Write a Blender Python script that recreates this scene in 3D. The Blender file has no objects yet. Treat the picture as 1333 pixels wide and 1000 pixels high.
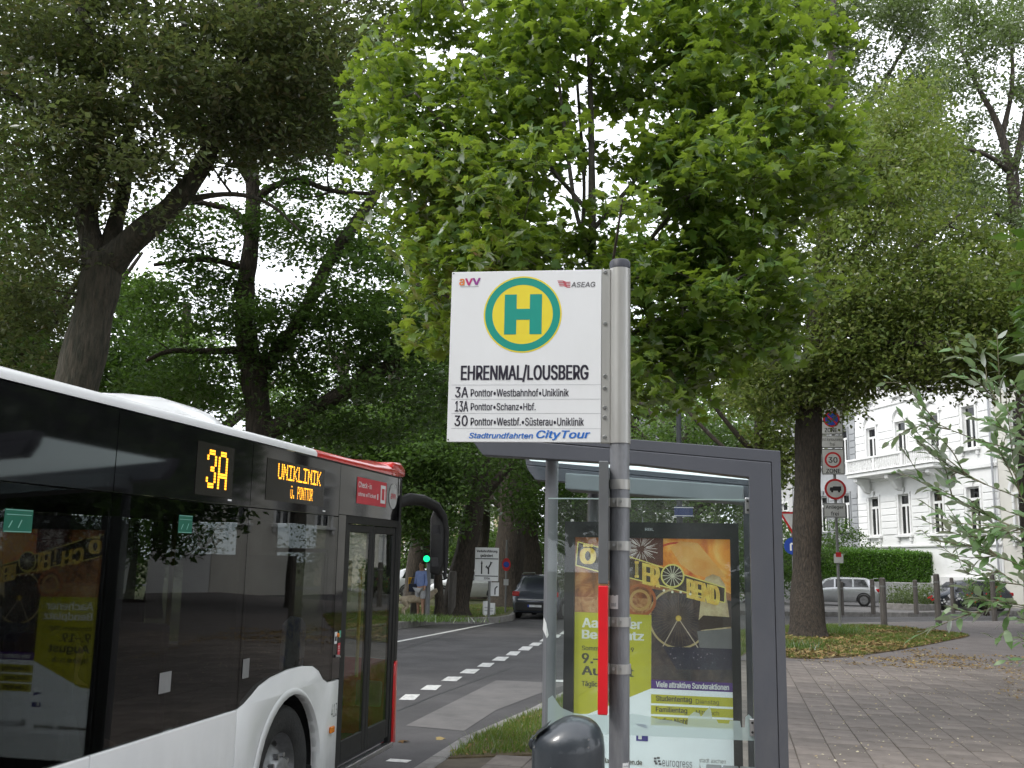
import bpy, bmesh, math, random
import numpy as np
from mathutils import Vector, Matrix
from mathutils.geometry import tessellate_polygon
R=math.radians
random.seed(7)
rng=np.random.default_rng(11)
scene=bpy.context.scene
COL=scene.collection

# ---------------------------------------------------------------- camera
F=1300.0; CX,CY=666.5,500.0
CAM=np.array([0,0,1.75])
_up=np.array([150/F,7190/F,-1.0]); _up/=np.linalg.norm(_up)
_fw=np.array([0,0,-1.0]); _fw=_fw-_up*(_fw@_up); _fw/=np.linalg.norm(_fw)
_rt=np.cross(_fw,_up)
RM=np.array([_rt,_fw,_up])          # rows: world x, y, z axes in camera coordinates
camd=bpy.data.cameras.new('camera'); cam=bpy.data.objects.new('camera',camd); COL.objects.link(cam)
camd.sensor_width=36; camd.lens=36*F/1333.0; camd.clip_end=1500; camd.clip_start=0.05
m=Matrix([list(RM[0])+[CAM[0]],list(RM[1])+[CAM[1]],list(RM[2])+[CAM[2]],[0,0,0,1]])
cam.matrix_world=m
scene.camera=cam
def ray(u,v): return RM@np.array([(u-CX)/F,(CY-v)/F,-1.0])
def G(u,v,z=0.0):
    r=ray(u,v); return CAM+r*((z-CAM[2])/r[2])
def D(u,v,y):
    r=ray(u,v); return CAM+r*(y/r[1])
def proj(p):
    c=RM.T@(np.array(p)-CAM); return CX+F*c[0]/-c[2], CY-F*c[1]/-c[2]

# ---------------------------------------------------------------- world, sun, exposure
SUN_EL,SUN_AZ=48,238
w=bpy.data.worlds.new('World'); scene.world=w; w.use_nodes=True
nt=w.node_tree; nt.nodes.clear()
out=nt.nodes.new('ShaderNodeOutputWorld'); bg=nt.nodes.new('ShaderNodeBackground')
sky=nt.nodes.new('ShaderNodeTexSky'); sky.sky_type='NISHITA'; sky.sun_disc=False
sky.sun_elevation=R(SUN_EL); sky.sun_rotation=R(SUN_AZ)
tc=nt.nodes.new('ShaderNodeTexCoord'); nz=nt.nodes.new('ShaderNodeTexNoise')
nz.inputs['Scale'].default_value=2.2; nz.inputs['Detail'].default_value=5
cr=nt.nodes.new('ShaderNodeValToRGB')
cr.color_ramp.elements[0].position=0.25; cr.color_ramp.elements[0].color=(10.5,11,12.2,1)
cr.color_ramp.elements[1].position=0.75; cr.color_ramp.elements[1].color=(17,17.4,18,1)
mx=nt.nodes.new('ShaderNodeMixRGB'); mx.inputs[0].default_value=0.93
nt.links.new(tc.outputs['Generated'],nz.inputs['Vector']); nt.links.new(nz.outputs['Fac'],cr.inputs[0])
nt.links.new(sky.outputs[0],mx.inputs[1]); nt.links.new(cr.outputs[0],mx.inputs[2])
nt.links.new(mx.outputs[0],bg.inputs[0]); bg.inputs[1].default_value=0.1
nt.links.new(bg.outputs[0],out.inputs[0])
sl=bpy.data.lights.new('sun','SUN'); sl.energy=1.4; sl.angle=R(14); sl.color=(1,0.96,0.9)
so=bpy.data.objects.new('sun',sl); COL.objects.link(so)
_sd=Vector((math.sin(R(SUN_AZ))*math.cos(R(SUN_EL)),math.cos(R(SUN_AZ))*math.cos(R(SUN_EL)),math.sin(R(SUN_EL))))
so.rotation_euler=_sd.to_track_quat('Z','Y').to_euler()
scene.view_settings.view_transform='Standard'; scene.view_settings.look='None'
scene.view_settings.exposure=0.62; scene.view_settings.gamma=1
scene.view_settings.use_curve_mapping=False
scene.render.engine='CYCLES'
scene.cycles.max_bounces=8; scene.cycles.transparent_max_bounces=10

# ---------------------------------------------------------------- materials
MATS={}
def newmat(name):
    m=bpy.data.materials.new(name); m.use_nodes=True; m.node_tree.nodes.clear()
    o=m.node_tree.nodes.new('ShaderNodeOutputMaterial'); return m,m.node_tree,o
def noise_col(nt,c1,c2,scale,detail=6,coord='Object',rough=0.6,lo=0.35,hi=0.65,stretch=None):
    tc=nt.nodes.new('ShaderNodeTexCoord'); n=nt.nodes.new('ShaderNodeTexNoise')
    n.inputs['Scale'].default_value=scale; n.inputs['Detail'].default_value=detail; n.inputs['Roughness'].default_value=rough
    src=tc.outputs[coord]
    if stretch:
        mp=nt.nodes.new('ShaderNodeMapping'); mp.inputs['Scale'].default_value=stretch
        nt.links.new(src,mp.inputs[0]); src=mp.outputs[0]
    nt.links.new(src,n.inputs['Vector'])
    r=nt.nodes.new('ShaderNodeValToRGB')
    r.color_ramp.elements[0].position=lo; r.color_ramp.elements[0].color=(*c1,1)
    r.color_ramp.elements[1].position=hi; r.color_ramp.elements[1].color=(*c2,1)
    nt.links.new(n.outputs['Fac'],r.inputs[0])
    return r.outputs[0],n.outputs['Fac']
def mat(name,c,rough=0.5,metal=0.0,c2=None,scale=8,bump=0.0,bscale=None,spec=0.5,stretch=None,coat=0,lo=0.35,hi=0.65,objvar=0):
    if name in MATS: return MATS[name]
    m,nt,o=newmat(name); b=nt.nodes.new('ShaderNodeBsdfPrincipled')
    b.inputs['Roughness'].default_value=rough; b.inputs['Metallic'].default_value=metal
    b.inputs['Specular IOR Level'].default_value=spec; b.inputs['Coat Weight'].default_value=coat
    if c2 is None: c2=tuple(x*0.86 for x in c)
    col,f=noise_col(nt,c,c2,scale,stretch=stretch,lo=lo,hi=hi)
    if objvar:
        oi=nt.nodes.new('ShaderNodeObjectInfo'); g=nt.nodes.new('ShaderNodeNewGeometry')
        ad=nt.nodes.new('ShaderNodeMath'); ad.operation='ADD'
        nt.links.new(oi.outputs['Random'],ad.inputs[0]); nt.links.new(g.outputs['Random Per Island'],ad.inputs[1])
        fr=nt.nodes.new('ShaderNodeMath'); fr.operation='FRACT'; nt.links.new(ad.outputs[0],fr.inputs[0])
        mr=nt.nodes.new('ShaderNodeMapRange'); mr.inputs[3].default_value=1-objvar; mr.inputs[4].default_value=1+objvar
        nt.links.new(fr.outputs[0],mr.inputs[0])
        hs=nt.nodes.new('ShaderNodeHueSaturation'); nt.links.new(mr.outputs[0],hs.inputs['Value']); nt.links.new(col,hs.inputs['Color'])
        col=hs.outputs[0]
    nt.links.new(col,b.inputs['Base Color'])
    if bump:
        n=nt.nodes.new('ShaderNodeTexNoise'); n.inputs['Scale'].default_value=bscale or scale*3; n.inputs['Detail'].default_value=8
        tc=nt.nodes.new('ShaderNodeTexCoord')
        src=tc.outputs['Object']
        if stretch:
            mp=nt.nodes.new('ShaderNodeMapping'); mp.inputs['Scale'].default_value=stretch
            nt.links.new(src,mp.inputs[0]); src=mp.outputs[0]
        nt.links.new(src,n.inputs['Vector'])
        bp=nt.nodes.new('ShaderNodeBump'); bp.inputs['Strength'].default_value=bump; bp.inputs['Distance'].default_value=0.09 if name.startswith('bark') else 0.02
        nt.links.new(n.outputs['Fac'],bp.inputs['Height']); nt.links.new(bp.outputs[0],b.inputs['Normal'])
    nt.links.new(b.outputs[0],o.inputs[0]); MATS[name]=m; return m
def emit(name,c,s):
    m,nt,o=newmat(name); e=nt.nodes.new('ShaderNodeEmission'); e.inputs[0].default_value=(*c,1); e.inputs[1].default_value=s
    nt.links.new(e.outputs[0],o.inputs[0]); return m
def glass(name,tint,rough=0.02,ior=1.5,dirt=0.0):
    m,nt,o=newmat(name)
    t=nt.nodes.new('ShaderNodeBsdfTransparent'); t.inputs[0].default_value=(*tint,1)
    g=nt.nodes.new('ShaderNodeBsdfGlossy'); g.inputs['Roughness'].default_value=rough
    f=nt.nodes.new('ShaderNodeFresnel'); gm=nt.nodes.new('ShaderNodeNewGeometry')
    iv=nt.nodes.new('ShaderNodeMapRange'); iv.inputs[3].default_value=ior; iv.inputs[4].default_value=1/ior
    nt.links.new(gm.outputs['Backfacing'],iv.inputs[0]); nt.links.new(iv.outputs[0],f.inputs[0])
    mx=nt.nodes.new('ShaderNodeMixShader')
    nt.links.new(f.outputs[0],mx.inputs[0]); nt.links.new(t.outputs[0],mx.inputs[1]); nt.links.new(g.outputs[0],mx.inputs[2])
    last=mx
    if dirt:
        d=nt.nodes.new('ShaderNodeBsdfDiffuse'); d.inputs[0].default_value=(.6,.6,.58,1)
        tc=nt.nodes.new('ShaderNodeTexCoord'); n=nt.nodes.new('ShaderNodeTexNoise'); n.inputs['Scale'].default_value=5; n.inputs['Detail'].default_value=8
        mr=nt.nodes.new('ShaderNodeMapRange'); mr.inputs[1].default_value=.35; mr.inputs[2].default_value=.75; mr.inputs[3].default_value=dirt*.3; mr.inputs[4].default_value=dirt
        nt.links.new(tc.outputs['Object'],n.inputs[0]); nt.links.new(n.outputs['Fac'],mr.inputs[0])
        m2=nt.nodes.new('ShaderNodeMixShader'); nt.links.new(mr.outputs[0],m2.inputs[0]); nt.links.new(mx.outputs[0],m2.inputs[1]); nt.links.new(d.outputs[0],m2.inputs[2]); last=m2
    nt.links.new(last.outputs[0],o.inputs[0]); return m
def leafmat(name,cols,trans,tw=0.45,gloss=0.12,grough=0.38,back=None,objrand=True):
    m,nt,o=newmat(name)
    g=nt.nodes.new('ShaderNodeNewGeometry'); oi=nt.nodes.new('ShaderNodeObjectInfo')
    ad=nt.nodes.new('ShaderNodeMath'); ad.operation='ADD'; fr=nt.nodes.new('ShaderNodeMath'); fr.operation='FRACT'
    nt.links.new(g.outputs['Random Per Island'],ad.inputs[0]); nt.links.new(oi.outputs['Random'],ad.inputs[1]); nt.links.new(ad.outputs[0],fr.inputs[0])
    r=nt.nodes.new('ShaderNodeValToRGB'); els=r.color_ramp.elements
    els[0].position=0; els[0].color=(*cols[0],1); els[1].position=1; els[1].color=(*cols[-1],1)
    for i,c in enumerate(cols[1:-1]):
        e=els.new((i+1)/(len(cols)-1)); e.color=(*c,1)
    nt.links.new(fr.outputs[0],r.inputs[0]); col=r.outputs[0]
    tcn=nt.nodes.new('ShaderNodeTexCoord'); n=nt.nodes.new('ShaderNodeTexNoise'); n.inputs['Scale'].default_value=0.7; n.inputs['Detail'].default_value=3
    nt.links.new(tcn.outputs['Object'],n.inputs['Vector'])
    mr=nt.nodes.new('ShaderNodeMapRange'); mr.inputs[1].default_value=.3; mr.inputs[2].default_value=.7; mr.inputs[3].default_value=.75; mr.inputs[4].default_value=1.3
    nt.links.new(n.outputs['Fac'],mr.inputs[0])
    hs=nt.nodes.new('ShaderNodeHueSaturation'); nt.links.new(mr.outputs[0],hs.inputs['Value']); nt.links.new(col,hs.inputs['Color']); col=hs.outputs[0]
    if back:
        mb=nt.nodes.new('ShaderNodeMixRGB'); nt.links.new(g.outputs['Backfacing'],mb.inputs[0]); nt.links.new(col,mb.inputs[1]); mb.inputs[2].default_value=(*back,1); col=mb.outputs[0]
    d=nt.nodes.new('ShaderNodeBsdfDiffuse'); nt.links.new(col,d.inputs[0])
    t=nt.nodes.new('ShaderNodeBsdfTranslucent')
    mt=nt.nodes.new('ShaderNodeMixRGB'); mt.inputs[0].default_value=.6; nt.links.new(hs.outputs[0],mt.inputs[1]); mt.inputs[2].default_value=(*trans,1); nt.links.new(mt.outputs[0],t.inputs[0])
    mx=nt.nodes.new('ShaderNodeMixShader'); mx.inputs[0].default_value=tw; nt.links.new(d.outputs[0],mx.inputs[1]); nt.links.new(t.outputs[0],mx.inputs[2])
    gl=nt.nodes.new('ShaderNodeBsdfGlossy'); gl.inputs['Roughness'].default_value=grough
    fz=nt.nodes.new('ShaderNodeFresnel'); fz.inputs[0].default_value=1.4
    ml=nt.nodes.new('ShaderNodeMath'); ml.operation='MULTIPLY_ADD'; ml.inputs[1].default_value=gloss*3; ml.inputs[2].default_value=gloss*.2; nt.links.new(fz.outputs[0],ml.inputs[0])
    m2=nt.nodes.new('ShaderNodeMixShader'); nt.links.new(ml.outputs[0],m2.inputs[0]); nt.links.new(mx.outputs[0],m2.inputs[1]); nt.links.new(gl.outputs[0],m2.inputs[2])
    nt.links.new(m2.outputs[0],o.inputs[0]); return m

# ---------------------------------------------------------------- object helpers
def tag(o,label=None,cat=None,group=None,kind=None):
    if label: o['label']=label
    if cat: o['category']=cat
    if group: o['group']=group
    if kind: o['kind']=kind
    return o
def thing(name,loc,rz,label,cat,group=None):
    o=bpy.data.objects.new(name,None); o.location=[float(x) for x in loc]; o.rotation_euler=(0,0,rz); o.empty_display_size=.2
    COL.objects.link(o); return tag(o,label,cat,group)
class MB:
    def __init__(s): s.v=[]; s.f=[]
    def add(s,vs,fs):
        b=len(s.v); s.v+= [tuple(map(float,p)) for p in vs]; s.f+=[tuple(i+b for i in f) for f in fs]; return s
    def box(s,x0,x1,y0,y1,z0,z1):
        return s.add([(x0,y0,z0),(x1,y0,z0),(x1,y1,z0),(x0,y1,z0),(x0,y0,z1),(x1,y0,z1),(x1,y1,z1),(x0,y1,z1)],
            [(0,3,2,1),(4,5,6,7),(0,1,5,4),(1,2,6,5),(2,3,7,6),(3,0,4,7)])
    def tube(s,path,rad,n=8,cap=True):
        path=[Vector(p) for p in path]; vs=[]; fs=[]
        if not hasattr(rad,'__len__'): rad=[rad]*len(path)
        ref=None
        for i,p in enumerate(path):
            t=(path[min(i+1,len(path)-1)]-path[max(i-1,0)]).normalized()
            if ref is None: ref=Vector((0,1,0)) if abs(t.y)<.9 else Vector((1,0,0))
            a=t.cross(ref).normalized(); b=a.cross(t).normalized(); ref=b
            for k in range(n):
                an=2*math.pi*k/n; vs.append(p+(a*math.cos(an)+b*math.sin(an))*rad[i])
        for i in range(len(path)-1):
            for k in range(n):
                k2=(k+1)%n; fs.append((i*n+k,i*n+k2,(i+1)*n+k2,(i+1)*n+k))
        if cap: fs.append(tuple(range(n))[::-1]); fs.append(tuple((len(path)-1)*n+k for k in range(n)))
        return s.add(vs,fs)
    def prism(s,poly,fn0,fn1):
        n=len(poly); vs=[fn0(*p) for p in poly]+[fn1(*p) for p in poly]
        fs=[tuple(range(n)),tuple(range(2*n-1,n-1,-1))]+[(i,n+i,n+(i+1)%n,(i+1)%n) for i in range(n)]
        return s.add(vs,fs)
    def flat(s,poly,fn): 
        return s.add([fn(*p) for p in poly],[tuple(range(len(poly)))])
    def disc(s,cx,cz,r,fn,n=32,r0=0,a0=0,a1=2*math.pi):
        if r0<=0: return s.flat([(cx+r*math.cos(2*math.pi*k/n),cz+r*math.sin(2*math.pi*k/n)) for k in range(n)],fn)
        vs=[];fs=[]
        for k in range(n+1):
            a=a0+(a1-a0)*k/n
            vs+= [fn(cx+r*math.cos(a),cz+r*math.sin(a)),fn(cx+r0*math.cos(a),cz+r0*math.sin(a))]
            if k<n: fs.append((2*k,2*k+2,2*k+3,2*k+1))
        return s.add(vs,fs)
    def line(s,x0,z0,x1,z1,wd,fn):
        dx,dz=x1-x0,z1-z0; L=math.hypot(dx,dz); nx,nz=-dz/L*wd/2,dx/L*wd/2
        return s.flat([(x0+nx,z0+nz),(x0-nx,z0-nz),(x1-nx,z1-nz),(x1+nx,z1+nz)],fn)
    def build(s,name,mat,parent=None,smooth=False,bevel=0,bseg=2,kind=None,label=None,fixn=True,sub=0):
        me=bpy.data.meshes.new(name); me.from_pydata(s.v,[],s.f); me.update()
        if fixn or bevel or sub:
            bm=bmesh.new(); bm.from_mesh(me)
            if fixn: bmesh.ops.recalc_face_normals(bm,faces=bm.faces)
            if bevel: bmesh.ops.bevel(bm,geom=[e for e in bm.edges if len(e.link_faces)==2 and e.calc_face_angle(0)>.5],offset=bevel,segments=bseg,affect='EDGES',profile=.5,clamp_overlap=True)
            bm.to_mesh(me); bm.free()
        if smooth:
            me.polygons.foreach_set('use_smooth',[True]*len(me.polygons))
            if smooth!='all': me.set_sharp_from_angle(angle=R(40))
        me.materials.append(mat)
        o=bpy.data.objects.new(name,me); COL.objects.link(o)
        if parent is not None: o.parent=parent
        if kind: o['kind']=kind
        if label: o['label']=label
        return o
def child(name,me,parent,loc=(0,0,0),rot=(0,0,0),sc=(1,1,1),kind=None):
    o=bpy.data.objects.new(name,me); COL.objects.link(o); o.parent=parent; o.location=loc; o.rotation_euler=rot; o.scale=sc
    if kind: o['kind']=kind
    return o
def copy_tree(o,parent=None):
    c=o.copy(); COL.objects.link(c)
    if parent is not None: c.parent=parent
    for ch in list(o.children): copy_tree(ch,c)
    return c
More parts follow.
